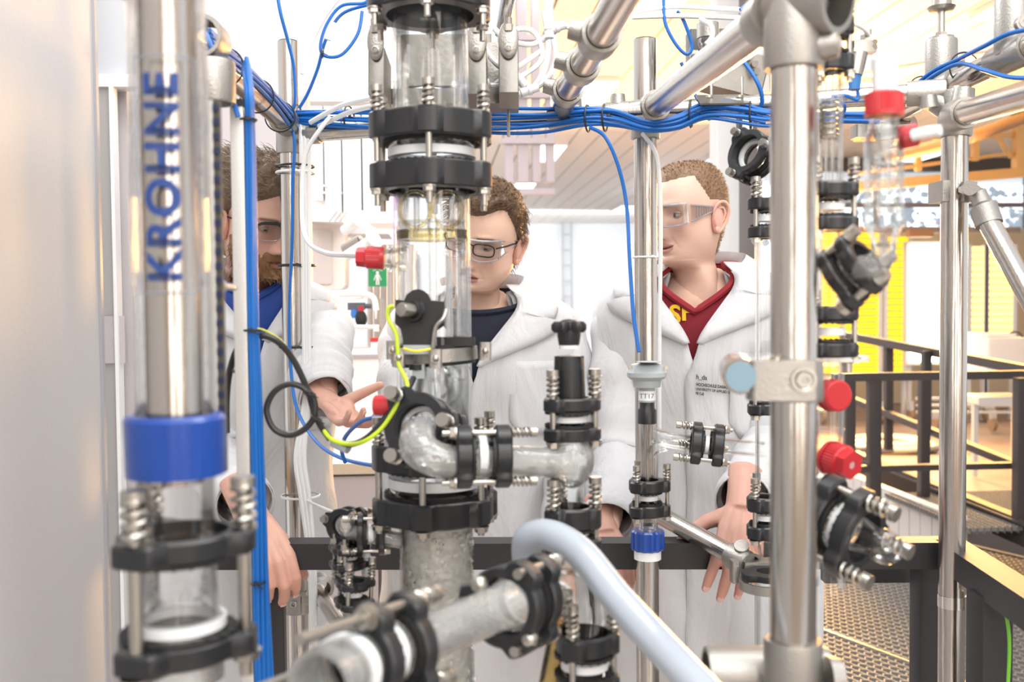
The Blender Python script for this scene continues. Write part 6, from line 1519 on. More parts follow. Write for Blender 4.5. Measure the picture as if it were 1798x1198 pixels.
coupling(lz(910), Z, .0165, .0385, 'black coupling behind the front pole above the hand on the rail', n=3, th=.021, gap=.024, ph=.3, ref=-RIGHT - FWD * .5, spring=1, slen=.026, srad=.0066, brad=.0036, tail=.008)
ra = (-RIGHT * .75 - FWD * .55 + UP * .25)
coupling(P(1322, 272, 1.58), ra, .022, .046, 'tilted black coupling above the shaved man, left of the front pole', n=3, th=.012, gap=.014, ph=.6, ref=UP, spring=1, slen=.004, srad=.0062, brad=.0036, tail=.004, nuts=False)
# right line
axR = P(1455, 600, 1.18)
def rz(py): return V((axR.x, axR.y, P(1455, py, 1.18).z))
gr_ = thing('glass_line', 'vertical glass line just right of the front steel pole', 'glass pipe', rz(1050))
glass_tube('upper_tube', [rz(128), rz(325)], .016, None, parent=gr_, smooth=False, seg=32); glass_tube('inner_rod', [rz(100), rz(320)], .005, None, parent=gr_, smooth=False, seg=12)
MB().helix(rz(245), rz(180), .010, .0018, 7).build('inner_spiral', M['bolt'], gr_)
glass_tube('middle_tube', [rz(405), rz(545)], .0155, None, parent=gr_, smooth=False, seg=32); glass_tube('lower_tube', [rz(620), rz(1000), rz(1042)], .0175, None, parent=gr_, smooth=False, seg=32, rad=[.018, .018, .0225])
for i in range(10): MB().tube([rz(640 + i * 38) + V((.0182 * math.cos(a), .0182 * math.sin(a), 0)) for a in [2 * PI * j / 24 for j in range(24)]], .0007, 5, closed=True).build('scale_ring', M['glass'], gr_)
rp2 = RIGHT * .8 - FWD * .5
coupling(rz(365), Z, .0155, .034, 'black coupling right of the front pole, uppermost of the pair above the glowing rack', n=3, th=.016, gap=.024, ph=.25, ref=rp2, spring=1, slen=.022, srad=.0065, brad=.0034, tail=.006)
coupling(rz(582), Z, .0165, .034, 'black coupling right of the front pole, in front of the yellow rack', n=3, th=.017, gap=.026, ph=.25, ref=rp2, spring=1, slen=.012, srad=.0055, brad=.0034, tail=.006)
coupling(rz(85), Z, .0130, .028, 'black coupling at the top right of the front pole, by the ceiling', n=3, th=.020, gap=.022, ph=.25, ref=rp2, spring=1, slen=.020, srad=.0062, brad=.0034, tail=.012)
t = thing('support_plate', 'thin pale support plate under the black coupling in front of the yellow rack', 'plate', rz(630)); MB().box(rz(630) + RIGHT * .014, (.058, .03, .007), bev=.002).build('plate_body', M['alu'], t); MB().cyl(rz(655) + RIGHT * .022, rz(634) + RIGHT * .022, .006, 12).build('pin', M['bolt'], t)
rcp = rz(694) - FWD * .02; red_cap(P(1458, 694, 1.16), RIGHT * .3 - FWD * .9, .0185, .018, 'round red ribbed cap right of the front pole, upper of two', stub=.01)
red_cap(P(1458, 804, 1.16), RIGHT * .45 - FWD * .85 - UP * .15, .0200, .034, 'red cap with a hexagonal end right of the front pole, lower of two', hexend=True, stub=.01)
# big tilted coupling with glass bulb at the lower right
ba = (RIGHT * .62 - FWD * .72 - UP * .28).normalized(); bc = P(1480, 925, 1.08)
coupling(bc, ba, .024, .052, 'large tilted black coupling holding a glass bulb, right of the front pole', n=3, th=.018, gap=.018, ph=.15, ref=UP - RIGHT * .2, spring=1, slen=.026, srad=.0085, brad=.0042, tail=.008)
t = thing('glass_bulb', 'clear rounded glass bulb sticking out of the large tilted coupling', 'glass bulb', bc + ba * .03)
MB().lathe([(.020, .0), (.0195, .018), (.0165, .026), (.0175, .036), (.0185, .044), (.0165, .054), (.010, .061), (.0001, .063)], bc + ba * .006, ba, 32).build('bulb_body', M['glass'], t); MB().lathe([(.009, .01), (.012, .03), (.006, .05), (.0001, .054)], bc + ba * .006, ba, 20).build('inner_bulb', M['glass'], t)
# dark blob coupling under the bottle
ca = (-FWD * .55 + UP * .55 + RIGHT * .55).normalized()
coupling(P(1500, 478, .96), ca, .017, .036, 'tilted black coupling under the red-capped glass bottle', n=3, th=.012, gap=.012, ph=.5, ref=RIGHT, spring=1, slen=.006, srad=.0062, brad=.0042, tail=.006)
MB().tube(cr([P(1500, 476, .95), P(1525, 470, .93), P(1548, 455, .92), P(1552, 430, .92)], 5), [.013] * 5 + [.012] * 5 + [.011] * 6, 20).build('glass_bend', M['wetglass'], None); tag(bpy.data.objects['glass_bend'], 'frosted glass bend joining the bottle to the tilted coupling', 'glass pipe')
# bottle with red cap
bx_ = P(1552, 300, .90)
def bz(py): return V((bx_.x, bx_.y, P(1552, py, .90).z))
bo3 = thing('glass_bottle', 'narrow glass wash bottle with an inner spiral, under the wide red cap', 'bottle', bz(440))
glass_tube('bottle_body', [bz(200), bz(225), bz(240), bz(395), bz(415), bz(440)], .017, None, wall=.1, parent=bo3, smooth=False, rad=[.012, .013, .0175, .0175, .012, .0105], seg=36)
glass_tube('inner_tube', [bz(215), bz(380)], .0055, None, parent=bo3, smooth=False, seg=16); MB().helix(bz(385), bz(250), .0105, .0022, 8, 14, 8).build('inner_spiral', M['glass'], bo3)
MB().tube([bz(395) + V((.0155 * math.cos(a), .0155 * math.sin(a), 0)) for a in [2 * PI * j / 28 for j in range(28)]], .003, 8, closed=True).build('base_ring', M['glass'], bo3)
red_cap(bz(203), Z, .0168, .022, 'wide red ribbed cap of the glass bottle, out of focus at the upper right')
t = thing('white_tube', 'white square-ended plug rising from the wide red cap', 'plug', bz(165)); MB().cyl(bz(165), bz(108), .0108, 28).build('tube_body', M['ptfe'], t)
red_cap(P(1578, 243, .90), RIGHT * .95 - FWD * .3 + UP * .15, .0102, .018, 'small red side cap of the glass bottle with a white spout')
t = thing('white_spout', 'short white spout in the small red side cap', 'spout', P(1605, 237, .885)); MB().tube([P(1603, 238, .885), P(1630, 232, .875), P(1652, 229, .868)], [.0052, .0052, .0046], 14).build('spout_body', M['ptfe'], t)
# small sensor with blue plug hanging by the ceiling
t = thing('conductivity_sensor', 'small clamped steel sensor with a blue cable gland, upper right', 'sensor', P(1515, 110, 1.5))
for (dx, dy) in ((-1, .6), (1, .6), (-1, -.2), (1, -.2)): MB().cyl(P(1514 + dx * 22, 80 - dy * 10, 1.5), P(1514 + dx * 22, 80 - dy * 10, 1.49), .0045, 10).build('clamp_bolt', M['bolt'], t)
k = MB(); k.box(P(1514, 80, 1.5), (.034, .02, .012), bev=.002); k.box(P(1514, 90, 1.5), (.036, .02, .006), bev=.002); k.build('clamp_halves', M['bolt'], t); MB().cyl(P(1520, 74, 1.5), P(1520, 62, 1.5), .009, 6).build('hex_nut', M['bolt'], t, angle=30); MB().cyl(P(1524, 62, 1.5), P(1524, 52, 1.5), .0055, 12).build('fitting', M['castst'], t)
MB().cyl(P(1508, 92, 1.5), P(1500, 132, 1.5), .013, 20, r2=.012).build('body', M['bolt'], t); MB().cyl(P(1501, 132, 1.5), P(1500, 158, 1.5), .0105, 8, r2=.009).build('cable_gland', mat('gland_blue', (.03, .16, .42), .4), t)

# ---------------------------------------------------------------- KROHNE flow meter in the left foreground
DK = .78; ka = P(302, 500, DK)
def kz(py): return V((ka.x, ka.y, P(302, py, DK).z))
km = thing('flow_meter', 'blurred steel flow meter tube marked with large blue vertical lettering, left foreground', 'flow meter', kz(760))
RK = .0265; MB().cyl(kz(850), kz(-120), RK * .80, 48).build('inner_tube', M['steel'], km)
glass_tube('outer_tube', [kz(1110), kz(-120)], .030, None, parent=km, smooth=False, wall=.06, seg=48, m=M['glass2'])
wr_ = lambda ang, z, r: V((ka.x, ka.y, 0)) + (-fwd0 * math.cos(ang) + right0 * math.sin(ang)) * r + V((0, 0, z))
cu = bpy.data.curves.new('lettering', 'FONT'); cu.body = 'KROHNE'; cu.offset = .035; cu.space_character = 1.12; o = bpy.data.objects.new('tmp_text', cu); col.objects.link(o); dgx = bpy.context.evaluated_depsgraph_get(); me = bpy.data.meshes.new_from_object(o.evaluated_get(dgx)); bpy.data.objects.remove(o)
xs = [v.co.x for v in me.vertices]; ys = [v.co.y for v in me.vertices]; x0, x1, y0_, y1_ = min(xs), max(xs), min(ys), max(ys); b = MB(); zb_, zt_ = P(302, 495, DK).z, P(302, 145, DK).z; RL = .0305
hw_ = 29 * DK / F; c0_ = 9 * DK / F
b.add([wr_(math.asin(max(-.99, min(.99, (c0_ - ((v.co.y - y0_) / (y1_ - y0_) * 2 - 1) * hw_) / RL))), zb_ + (v.co.x - x0) / (x1 - x0) * (zt_ - zb_), RL) for v in me.vertices], [tuple(p.vertices) for p in me.polygons]); b.build('lettering', M['navy'], km, smooth=False, label='large dark blue capital letters reading upwards')
b = MB(); fr_ = [(-34, 118), (58, 118), (58, 515), (-34, 515)]
def fp_(dx, py): return wr_(math.asin(max(-.99, min(.99, dx * DK / F / RL))), P(302, py, DK).z, RL)
for i in range(4):
    a_, c_ = fr_[i], fr_[(i + 1) % 4]; b.tube([fp_(a_[0] + (c_[0] - a_[0]) * j / 12, a_[1] + (c_[1] - a_[1]) * j / 12) for j in range(13)], .0006, 5)
b.build('printed_frame', mat('grey_print', (.25, .28, .35), .6), km)
MB().cyl(kz(835), kz(736), .0375, 48, r2=.0385).build('blue_collar', M['bluecap'], km)
MB().lathe([(.0385, 0), (.036, .0035), (.030, .004)], kz(736), seg=48).build('collar_rim', M['bluecap'], km)
# measuring strip beside it
ks = thing('steel_rod', 'blurred slim steel rod with a dark ribbed edge beside the flow meter', 'rod', P(370, 700, .86)); a_, b_ = P(366, 180, .9), P(372, 830, .9); q = P(369, 500, .9)
MB().box((q.x, q.y, (a_.z + b_.z) / 2), (.013, .01, a_.z - b_.z), bev=.002).build('rod_body', M['alu'], ks); MB().box((q.x + .0095, q.y, (a_.z + b_.z) / 2), (.005, .008, a_.z - b_.z)).build('edge_strip', mat('olive_edge', (.10, .09, .07), .5), ks, smooth=False)
k = MB()
for i in range(26): k.box((q.x + .0095, q.y - .005, b_.z + (a_.z - b_.z) * (i + .5) / 26), (.0055, .003, .006))
k.build('ribs', mat('navy_rib', (.02, .03, .08), .5), ks, smooth=False)['kind'] = 'stuff'
t = thing('clamp_screw', 'grey clamp screw between the slim rod and the aluminium bar', 'screw', P(388, 503, 1.0)); MB().cyl(P(368, 500, .9), P(412, 505, 1.05), .0035, 12).build('shank', M['bolt'], t); MB().cyl(P(368, 500, .9), P(384, 503, .95), .008, 16).build('nut', M['bolt'], t)
kref = -fwd0 - right0 * .32
coupling(kz(1047), Z, .033, .060, 'blurred large black coupling under the blue collar of the flow meter, long sprung bolts', n=3, th=.018, gap=.063, ph=0, ref=kref, spring=1, slen=.034, srad=.0098, brad=.0055, tail=.02, r0=.76, gasket=False, lip=False)
kr = thing('gasketed_flange', 'blurred clear glass flange with a white gasket inside the lowest left coupling', 'flange', kz(1120))
MB().lathe([(.028, -.03), (.031, -.02), (.036, -.012), (.036, .0), (.031, .006), (.030, .03)], kz(1095), Z, 48).build('glass_flange', M['glass'], kr); MB().cyl(kz(1106), kz(1090), .0365, 48, hole=.026).build('gasket', M['ptfe'], kr)
MB().cyl(kz(1200), kz(1108), .034, 48, hole=.026).build('lower_glass', M['wetglass'], kr)
# pipe joint bit upper left
qf = V((P(362, 140, 1.15).x, P(362, 140, 1.15).y, 0)); fitting('pipe_fitting', 'blurred cast fitting at the upper left behind the flow meter', [(P(372, 145, 1.20), (0, 0, 1), .05, .022), (P(360, 70, 1.22), left_dir, .05, RP)], [])

# ---------------------------------------------------------------- aluminium bar with the vertical blue cable bundle
DB = 1.25; q = P(425, 600, DB); za, zb_ = P(417, 190, DB).z, P(425, 1300, DB).z; t = thing('aluminium_bar', 'tall grey aluminium bar left of the thick vertical blue cable bundle', 'bar', (q.x, q.y, zb_))
MB().box((q.x, q.y, (za + zb_) / 2), (.0165, .0165, za - zb_), bev=.0012).build('bar_body', M['alu'], t); MB().box((q.x, q.y, za + .003), (.019, .019, .009)).build('end_cap', M['rubber'], t, smooth=False)
rnd = random.Random(2)
for i in range(7):
    ox = -.004 + .0030 * i * .95; oy = -.006 + .004 * (i % 3); ph_ = rnd.random() * 6; pts = [P(440 + 1300 * ox - (520 - 430) * 0, 110 + 8 * abs(i - 3), DB + .02 + oy)]
    for py in range(165, 1330, 60): 
        b0 = V((q.x, q.y, P(425, py, DB).z)); pts.append(b0 + RIGHT * (.0128 + ox * .33 + max(0, py - 450) * .0000055 * (i % 4) + .0008 * math.sin(py * .011 + ph_)) - FWD * (.004 - .0042 * (i % 4)))
    pts[0] = P(428 + i * 1.6, 102 + 6 * abs(i - 3), DB + .03); cbl = MB().tube(cr(pts, 4), .0030, 8).build('blue_cable', M['blue']); tag(cbl, ORD[i] + ' blue cable from the left in the vertical bundle beside the aluminium bar', 'cable', 'vertical blue cable bundle')
cable('blue_cable', [(362, 60, 1.3), (380, 105, 1.24), (400, 150, 1.22), (418, 205, 1.22)], .0034, M['blue'], 'short slanting blue cable feeding the top of the vertical bundle')
def ztie(p, axis, r, label, m=None, rr=.0014, sq=1.0, tail=True):
    x, y, z = frame(axis); p = V(p); m = m or M['cableblack']; t = thing('cable_tie', label, 'cable tie', p)
    MB().tube([p + x * (r * math.cos(a)) + y * (r * sq * math.sin(a)) for a in [2 * PI * i / 28 for i in range(28)]], rr, 6, closed=True).build('strap', m, t)
    h = p - FWD * r * .9 + RIGHT * r * .2; MB().box(h, (.006, .004, .0045), bev=.0005).build('tie_head', m, t)
    if tail: MB().beam(h, h - FWD * .004 + V((.010, 0, -.006)), .002, .001).build('tail', m, t, smooth=False)
    return t
for py, lb in ((213, 'upper black cable tie around the vertical blue bundle'), (580, 'black cable tie on the vertical blue bundle at the black cable arch'), (1027, 'low black cable tie around the vertical blue bundle')):
    b0 = V((q.x, q.y, P(425, py, DB).z)); ztie(b0 + RIGHT * .0125, Z, .0105, lb)
# bundle wound along the left pipe
pipe_pts = lambda u: hl0 + left_dir * u
for i in range(9):
    a = -2.5 + i * .36; pts = []
    for k_ in range(9):
        u = .0 + .62 * k_ / 8; aa = a + .7 * math.sin(k_ * .35 + i * .1); x_, y_, z_ = frame(left_dir, Z); pts.append(hl0 + left_dir * u + (x_ * math.cos(aa) + y_ * math.sin(aa)) * (RP + .0035))
    o = MB().tube(cr(pts, 5), .0030, 8).build('blue_cable', M['blue']); tag(o, ORD[i] + ' blue cable around the slanting upper left pipe, counted from its left side', 'cable', 'cables on the upper left pipe')
for u, lb in ((.06, 'black tie nearest the left pole on the wound cable bundle'), (.25, 'second black tie from the left pole on the wound cable bundle'), (.46, 'third black tie from the left pole on the wound cable bundle')): ztie(hl0 + left_dir * u, left_dir, RP + .0078, lb, sq=1.0)
# horizontal bundle along the rear pipe
xs_ = [520, 600, 690, 780, 860, 950, 1030, 1080, 1140, 1190, 1240, 1300, 1345, 1400, 1470, 1545]
base_y = [205, 207, 208, 208, 214, 212, 203, 206, 222, 216, 195, 198, 206, 208, 207, 208]
for i in range(8):
    sp = [.55, .9, 1.15, 1.3, 1.3, 1.15, .85, .85, .55, .7, .8, .9, .8, .6, .5, .5]; pts = []
    for j, x in enumerate(xs_):
        dy = (i - 3.5) * 4.6 * sp[j] + 3 * math.sin(j * 1.1 + i * 2.0) * sp[j]; dd = .022 + .006 * ((i * 3) % 4) / 3 + (.025 if 1100 < x < 1180 else 0)
        pts.append(P(x, base_y[j] + dy, dH(x) - dd))
    if i in (2, 6): pts = pts[:13]
    o = MB().tube(cr(pts, 7), .0033, 8).build('blue_cable', M['blue']); tag(o, ORD[i] + ' blue cable from the top in the long horizontal bundle behind the column', 'cable', 'horizontal blue cable bundle')
for x, y, lb in ((521, 205, 'black tie at the left end of the horizontal blue bundle'), (613, 208, 'black tie left of the glass column on the blue bundle'), (1032, 208, 'left of the two black ties near the rising pipe'), (1062, 207, 'right of the two black ties near the rising pipe'), (1213, 200, 'black tie on the bundle right of the tee fitting'), (1318, 203, 'black tie on the bundle just left of the front pole'), (1470, 212, 'black tie on the bundle right of the front pole')):
    ztie(P(x, y, dH(x) - .008), hdir, .024, lb, rr=.0018)
# single cables
cable('blue_cable', [(1036, 224, 1.80), (1062, 240, 1.78), (1085, 290, 1.77), (1100, 360, 1.76), (1106, 460, 1.72), (1112, 550, 1.68), (1122, 618, 1.65)], .0035, M['blue'], 'blue cable dropping from the bundle to the grey sensor head')
cable('blue_cable', [(484, -30, 1.9), (492, 20, 1.9), (505, 70, 1.92), (516, 120, 1.94), (518, 180, 1.95), (508, 205, 1.96), (517, 250, 1.96), (514, 320, 1.96), (513, 420, 1.955), (508, 560, 1.95), (511, 650, 1.93), (522, 720, 1.88), (555, 775, 1.78), (600, 805, 1.66), (668, 820, 1.55)], .0033, M['blue'], 'long blue cable running down the left pole and curving to the column')
cable('blue_cable', [(606, 812, 1.62), (600, 790, 1.60), (608, 765, 1.56), (635, 740, 1.5), (668, 732, 1.46)], .0033, M['blue'], 'short blue cable arching below the open hand')
cable('blue_cable', [(650, -10, 1.9), (640, 5, 1.9), (600, 10, 1.9), (575, 40, 1.9), (563, 78, 1.9), (570, 98, 1.9), (600, 96, 1.9), (628, 60, 1.9), (636, 20, 1.9)], .0032, M['blue'], 'loose blue cable loop against the bright window')
cable('blue_cable', [(648, 8, 1.92), (600, 25, 1.92), (572, 70, 1.92), (558, 120, 1.93), (540, 165, 1.95), (525, 190, 1.96)], .0032, M['blue'], 'blue cable rising from the left fitting to the loop')
cable('white_tube', [(586, 40, 1.89), (576, 70, 1.89)], .006, M['ptfe'], 'short white sleeve on the blue loop', 'sleeve')
ztie(P(566, 94, 1.9), RIGHT, .008, 'small black tie on the blue loop against the window')
cable('blue_cable', [(783, 60, 1.9), (795, 110, 1.9), (798, 160, 1.9), (790, 200, 1.9)], .0025, M['blue'], 'thin blue cable seen through the upper glass section')
cable('blue_cable', [(1165, 0, 1.75), (1168, 40, 1.75), (1185, 75, 1.75), (1205, 95, 1.75), (1215, 80, 1.75), (1202, 40, 1.75), (1190, 20, 1.76)], .0033, M['blue'], 'blue cable loop at the top right of the diagonal pipe')
cable('blue_cable', [(1300, 18, 1.6), (1320, 5, 1.6), (1345, 2, 1.58)], .004, M['blue'], 'short blue cable end at the top edge beside the front fitting')
cable('blue_cable', [(1306, 108, 1.72), (1330, 145, 1.71), (1338, 180, 1.72), (1320, 202, 1.74), (1290, 204, 1.76)], .0036, M['blue'], 'blue cable dropping into the bundle left of the front pole')
cable('blue_cable', [(1196, 110, 1.78), (1218, 160, 1.78), (1224, 180, 1.78), (1215, 205, 1.79)], .0033, M['blue'], 'short blue cable curving into the bundle behind the diagonal pipe')
cable('blue_cable', [(1460, 170, 1.5), (1485, 168, 1.5), (1505, 175, 1.5), (1506, 160, 1.5)], .0028, M['blue'], 'thin blue cable from the small blue cable gland')
cable('blue_cable', [(1440, 180, 1.62), (1465, 175, 1.6), (1482, 185, 1.6), (1480, 198, 1.62), (1460, 206, 1.66)], .0030, M['blue'], 'small blue cable curl right of the front pole')
for i, (dy, lb) in enumerate(((0, 'upper of the two blue cables tied to the upper right pipe'), (9, 'lower of the two blue cables tied to the upper right pipe'))):
    cable('blue_cable', [(1584, 180 + dy * .3, 1.75), (1605, 152 + dy, 1.72), (1640, 124 + dy, 1.68), (1685, 103 + dy, 1.63), (1730, (80 if i == 0 else 124), 1.55), (1775, (58 if i == 0 else 136), 1.5), (1850, (45 if i == 0 else 137), 1.42)], .0036, M['blue'], lb)
for px, py, lb in ((1612, 152, 'black tie at the lower end of the upper right pipe'), (1686, 112, 'black tie in the middle of the upper right pipe')): ztie(P(px + 8, py + 8, (on6(px) - EYE).dot(FWD) - .01), h6d, .027, lb)
# black and yellow-green cables
cable('black_cable', [(398, 760, 1.30), (398, 700, 1.29), (404, 650, 1.28), (420, 608, 1.27), (450, 590, 1.26), (485, 598, 1.26), (515, 632, 1.27), (540, 685, 1.27), (556, 735, 1.27), (580, 772, 1.27)], .0042, M['cableblack'], 'black cable arching over the vertical blue bundle')
cable('black_cable', [(545, 695, 1.262), (530, 680, 1.262), (505, 675, 1.262), (480, 690, 1.262), (468, 720, 1.262), (480, 752, 1.262), (505, 764, 1.262), (530, 757, 1.262), (550, 735, 1.262), (552, 705, 1.262), (540, 685, 1.262)], .0040, M['cableblack'], 'round loop of black cable in front of the bearded man’s coat')
cable('black_cable', [(726, 664, 1.26), (712, 690, 1.24), (680, 730, 1.23), (650, 765, 1.23), (620, 780, 1.25), (586, 778, 1.27)], .0042, M['cableblack'], 'black sensor cable running down left from the sensor plug')
cable('earth_wire', [(692, 538, 1.262), (683, 541, 1.262), (682, 560, 1.262), (695, 585, 1.255), (698, 610, 1.25), (700, 640, 1.25), (712, 665, 1.24), (714, 682, 1.235), (700, 706, 1.225), (672, 750, 1.22), (640, 775, 1.22), (610, 780, 1.25), (580, 770, 1.26), (562, 745, 1.275)], .0028, mat('yellow_green', (.55, .72, .03), .4), 'yellow-green earth wire from the black bracket to the black cables')
cable('earth_wire', [(452, 577, 1.25), (470, 583, 1.26), (500, 605, 1.27), (530, 660, 1.276), (545, 700, 1.28)], .0014, mat('thin_yellow', (.6, .6, .08), .4), 'thin yellow wire alongside the black cable arch')
for px, py, lb in ((418, 655, 'black tie low on the left of the black cable arch'), (545, 690, 'black tie where the black loop starts'), (556, 735, 'black tie where the black loop ends'), (688, 700, 'black tie around black and earth wires near the red cap')): ztie(P(px, py, 1.255), UP + RIGHT * .5, .0065, lb, rr=.0016)
t = thing('cable_connector', 'pale cable connector below the black cable joint', 'connector', P(598, 782, 1.27)); MB().cyl(P(585, 776, 1.27), P(612, 788, 1.26), .007, 14).build('connector_body', M['greyplast'], t)
# white tubes along the left pole and to the column
cable('white_tube', [(580, 205, 1.92), (560, 230, 1.92), (540, 262, 1.93), (532, 300, 1.94), (530, 350, 1.94), (532, 400, 1.92), (545, 430, 1.85), (575, 445, 1.68), (610, 448, 1.5), (642, 449, 1.32)], .0045, M['whitetube'], 'white tube from the left pole curving to the red cap on the column', 'tube')
for i in range(3):
    cable('white_tube', [(528 + i * 7, 215, 1.98), (530 + i * 6, 300, 1.985), (533 + i * 4.5, 500, 1.98), (534 + i * 4, 700, 1.97), (520 + i * 7, 800, 1.95), (528 + i * 7, 870, 1.94), (543 + i * 4, 980, 1.93), (547 + i * 3, 1090, 1.92), (545 + i * 3, 1230, 1.90)], .0050, M['whitetube'], ['left', 'middle', 'right'][i] + ' one of three white tubes tied down the left pole', 'tube', 'white tubes on the left pole')
cable('white_tube', [(530, 130, 1.97), (545, 80, 1.97), (570, 30, 1.96), (600, -10, 1.95)], .0042, M['whitetube'], 'faint white tube rising past the top of the left pole', 'tube')
cable('white_tube', [(545, 215, 1.95), (600, 185, 1.9), (650, 172, 1.85), (700, 160, 1.8), (760, 158, 1.75), (830, 172, 1.72), (900, 168, 1.72), (950, 148, 1.72), (975, 110, 1.72), (970, 60, 1.72)], .0052, M['whitetube'], 'upper white tube sweeping behind the glass column to the tube cluster', 'tube')
cable('white_tube', [(560, 222, 1.95), (620, 195, 1.9), (700, 178, 1.82), (760, 172, 1.75), (830, 178, 1.72), (880, 178, 1.72), (940, 150, 1.72), (962, 90, 1.72), (955, 20, 1.72)], .0052, M['whitetube'], 'lower white tube sweeping behind the glass column to the tube cluster', 'tube')
for i, pp in enumerate((((838, 62), (865, 105), (895, 130), (925, 152)), ((893, 72), (908, 52), (935, 55), (950, 80), (948, 110), (905, 140), (868, 150), (840, 148)), ((830, 110), (838, 140), (850, 152)), ((905, 75), (935, 78), (965, 62), (980, 50)), ((950, 90), (900, 125), (870, 148)), ((968, -10), (964, 30), (968, 60)), ((985, 40), (1000, 48), (1012, 42)), ((868, 50), (880, 62), (900, 70)))):
    cable('white_tube', [(x, y, 1.66) for x, y in pp], .0046, M['whitetube'], ['white tube slanting down from the left valve outlet', 'big curled white tube right of the glass column top', 'short white tube hugging the column edge', 'white tube from the right valve outlet to the upright tee', 'straight white tube crossing the curl', 'white tube coming down from the frame’s top edge', 'short white tube beside the cast collar', 'short white stub over the right valve'][i], 'tube')
for i, (px, py, an) in enumerate(((845, 150, 0), (912, 140, 1), (965, 50, 2), (930, 158, 0), (978, 48, 0))):
    t = thing('tube_connector', ['translucent tube connector beside the column edge', 'middle tube connector in the cluster of white tubes', 'upright tee connector right of the curled tube', 'lowest tube connector in the cluster of white tubes', 'tube connector nearest the large cast collar'][i], 'connector', P(px, py, 1.65)); d = [(RIGHT * .9 + UP * .3), (RIGHT * .7 - UP * .7), UP][an]; MB().cyl(P(px, py, 1.65) - d * .016, P(px, py, 1.65) + d * .016, .0075, 14).build('sleeve', M['ptfe'], t); MB().lathe([(.0085, -.003), (.0095, 0), (.0085, .003)], P(px, py, 1.65), d, 14).build('ring', M['ptfe'], t)
cable('white_tube', [(1128, 235, 1.80), (1148, 262, 1.78), (1157, 300, 1.78), (1160, 400, 1.78), (1158, 600, 1.79), (1158, 760, 1.79)], .0038, M['whitetube'], 'white tube running down the right side of the pole beside the shaved man', 'tube')
for px, py, lb in ((516, 292, 'black tie high on the left steel pole'), (516, 466, 'black tie halfway up the left steel pole'), (518, 610, 'black tie on the left pole at the coat button level')): ztie(V((p1.x, p1.y, P(px, py, 2.0).z)) + RIGHT * .012 - FWD * .006, Z, .037, lb, rr=.0022)
ztie(V((p1.x, p1.y, P(516, 303, 2.0).z)) + RIGHT * .012 - FWD * .006, Z, .038, 'white tie just below the highest black tie on the left pole', M['ptfe'], .0024); ztie(V((p1.x, p1.y, P(516, 875, 2.0).z)) + RIGHT * .012 - FWD * .01, Z, .038, 'white tie low on the left pole around the white tubes', M['ptfe'], .0024)
ztie(V((p2.x, p2.y, P(1136, 452, 1.86).z)) + RIGHT * .004, Z, .027, 'white tie on the pole beside the shaved man', M['ptfe'], .002)
cable('white_tube', [(540, 880, 1.93), (562, 890, 1.8), (585, 900, 1.5), (598, 908, 1.42)], .0028, M['whitetube'], 'thin white tube from the left pole to the small facing coupling', 'tube')
# tubes at the top right
cable('white_tube', [(1110, 22, 1.75), (1180, 12, 1.75), (1260, 15, 1.72), (1340, 20, 1.7)], .0045, M['whitetube'], 'upper of two white tubes crossing behind the diagonal pipe’s upper end', 'tube'); cable('white_tube', [(1110, 30, 1.75), (1180, 28, 1.75), (1260, 30, 1.72), (1345, 34, 1.7)], .0045, M['whitetube'], 'lower of two white tubes crossing behind the diagonal pipe’s upper end', 'tube')
cable('white_tube', [(1230, 34, 1.7), (1248, 45, 1.68), (1250, 65, 1.68), (1240, 78, 1.68)], .0045, M['whitetube'], 'short curved white tube ending in the round valve', 'tube'); cable('white_tube', [(1482, 42, 1.35), (1505, 45, 1.4), (1522, 58, 1.48), (1525, 66, 1.5)], .003, M['whitetube'], 'thin white tube bending into the small clamped sensor', 'tube')

# ---------------------------------------------------------------- pneumatic valve blocks
vm = mat('olive_grey_steel', (.22, .21, .19), .35, .8, bump=.05, bscale=100)
def valve_unit(px, py, d, label, w_=.032, h_=.075):
    c = P(px, py, d); t = thing('pneumatic_valve', label, 'valve', c); Rm = Matrix((right0, fwd0, V((0, 0, 1)))).transposed()
    MB().box(c - V((0, 0, .028)) + fwd0 * .02, (w_, .09, h_), Rm @ Matrix.Rotation(-.10, 3, 'X'), bev=.002).build('block', vm, t)
    b = MB().ball(c + V((0, 0, .022)) - fwd0 * .028, (w_ * .52, .006, .030), 20, 12, Rm); b.build('face_plate', M['castst'], t); MB().lathe([(.0065, 0), (.004, .001), (.004, -.006), (.0001, -.006)], c + V((0, 0, .008)) - fwd0 * .034, -fwd0, 16).build('port', M['bolt'], t)
    MB().cyl(c + V((0, 0, .036)) - fwd0 * .03, c + V((0, 0, .046)) - fwd0 * .032, .0085, 6).build('hex_nut', M['bolt'], t, angle=30); MB().cyl(c + V((0, 0, .046)) - fwd0 * .032, c + V((0, 0, .056)) - fwd0 * .034, .0068, 14).build('push_fitting', M['castst'], t)
    return t
valve_unit(664, 105, 1.62, 'grey pneumatic valve left of the glass column top', .026); valve_unit(838, 105, 1.62, 'grey pneumatic valve just right of the glass column top'); valve_unit(893, 102, 1.62, 'grey pneumatic valve below the curled white tube')
t = thing('valve_manifold', 'olive grey steel manifold block behind the pneumatic valves', 'manifold', P(800, 180, 1.72)); Rm = Matrix((right0, fwd0, V((0, 0, 1)))).transposed()
MB().box(P(790, 178, 1.74), (.24, .09, .026), Rm, bev=.002).build('base_plate', vm, t); MB().box(P(866, 118, 1.73), (.03, .06, .07), Rm, bev=.002).build('spacer_block', M['castst'], t); MB().box(P(785, 110, 1.78), (.16, .04, .09), Rm, bev=.002).build('rear_block', vm, t)
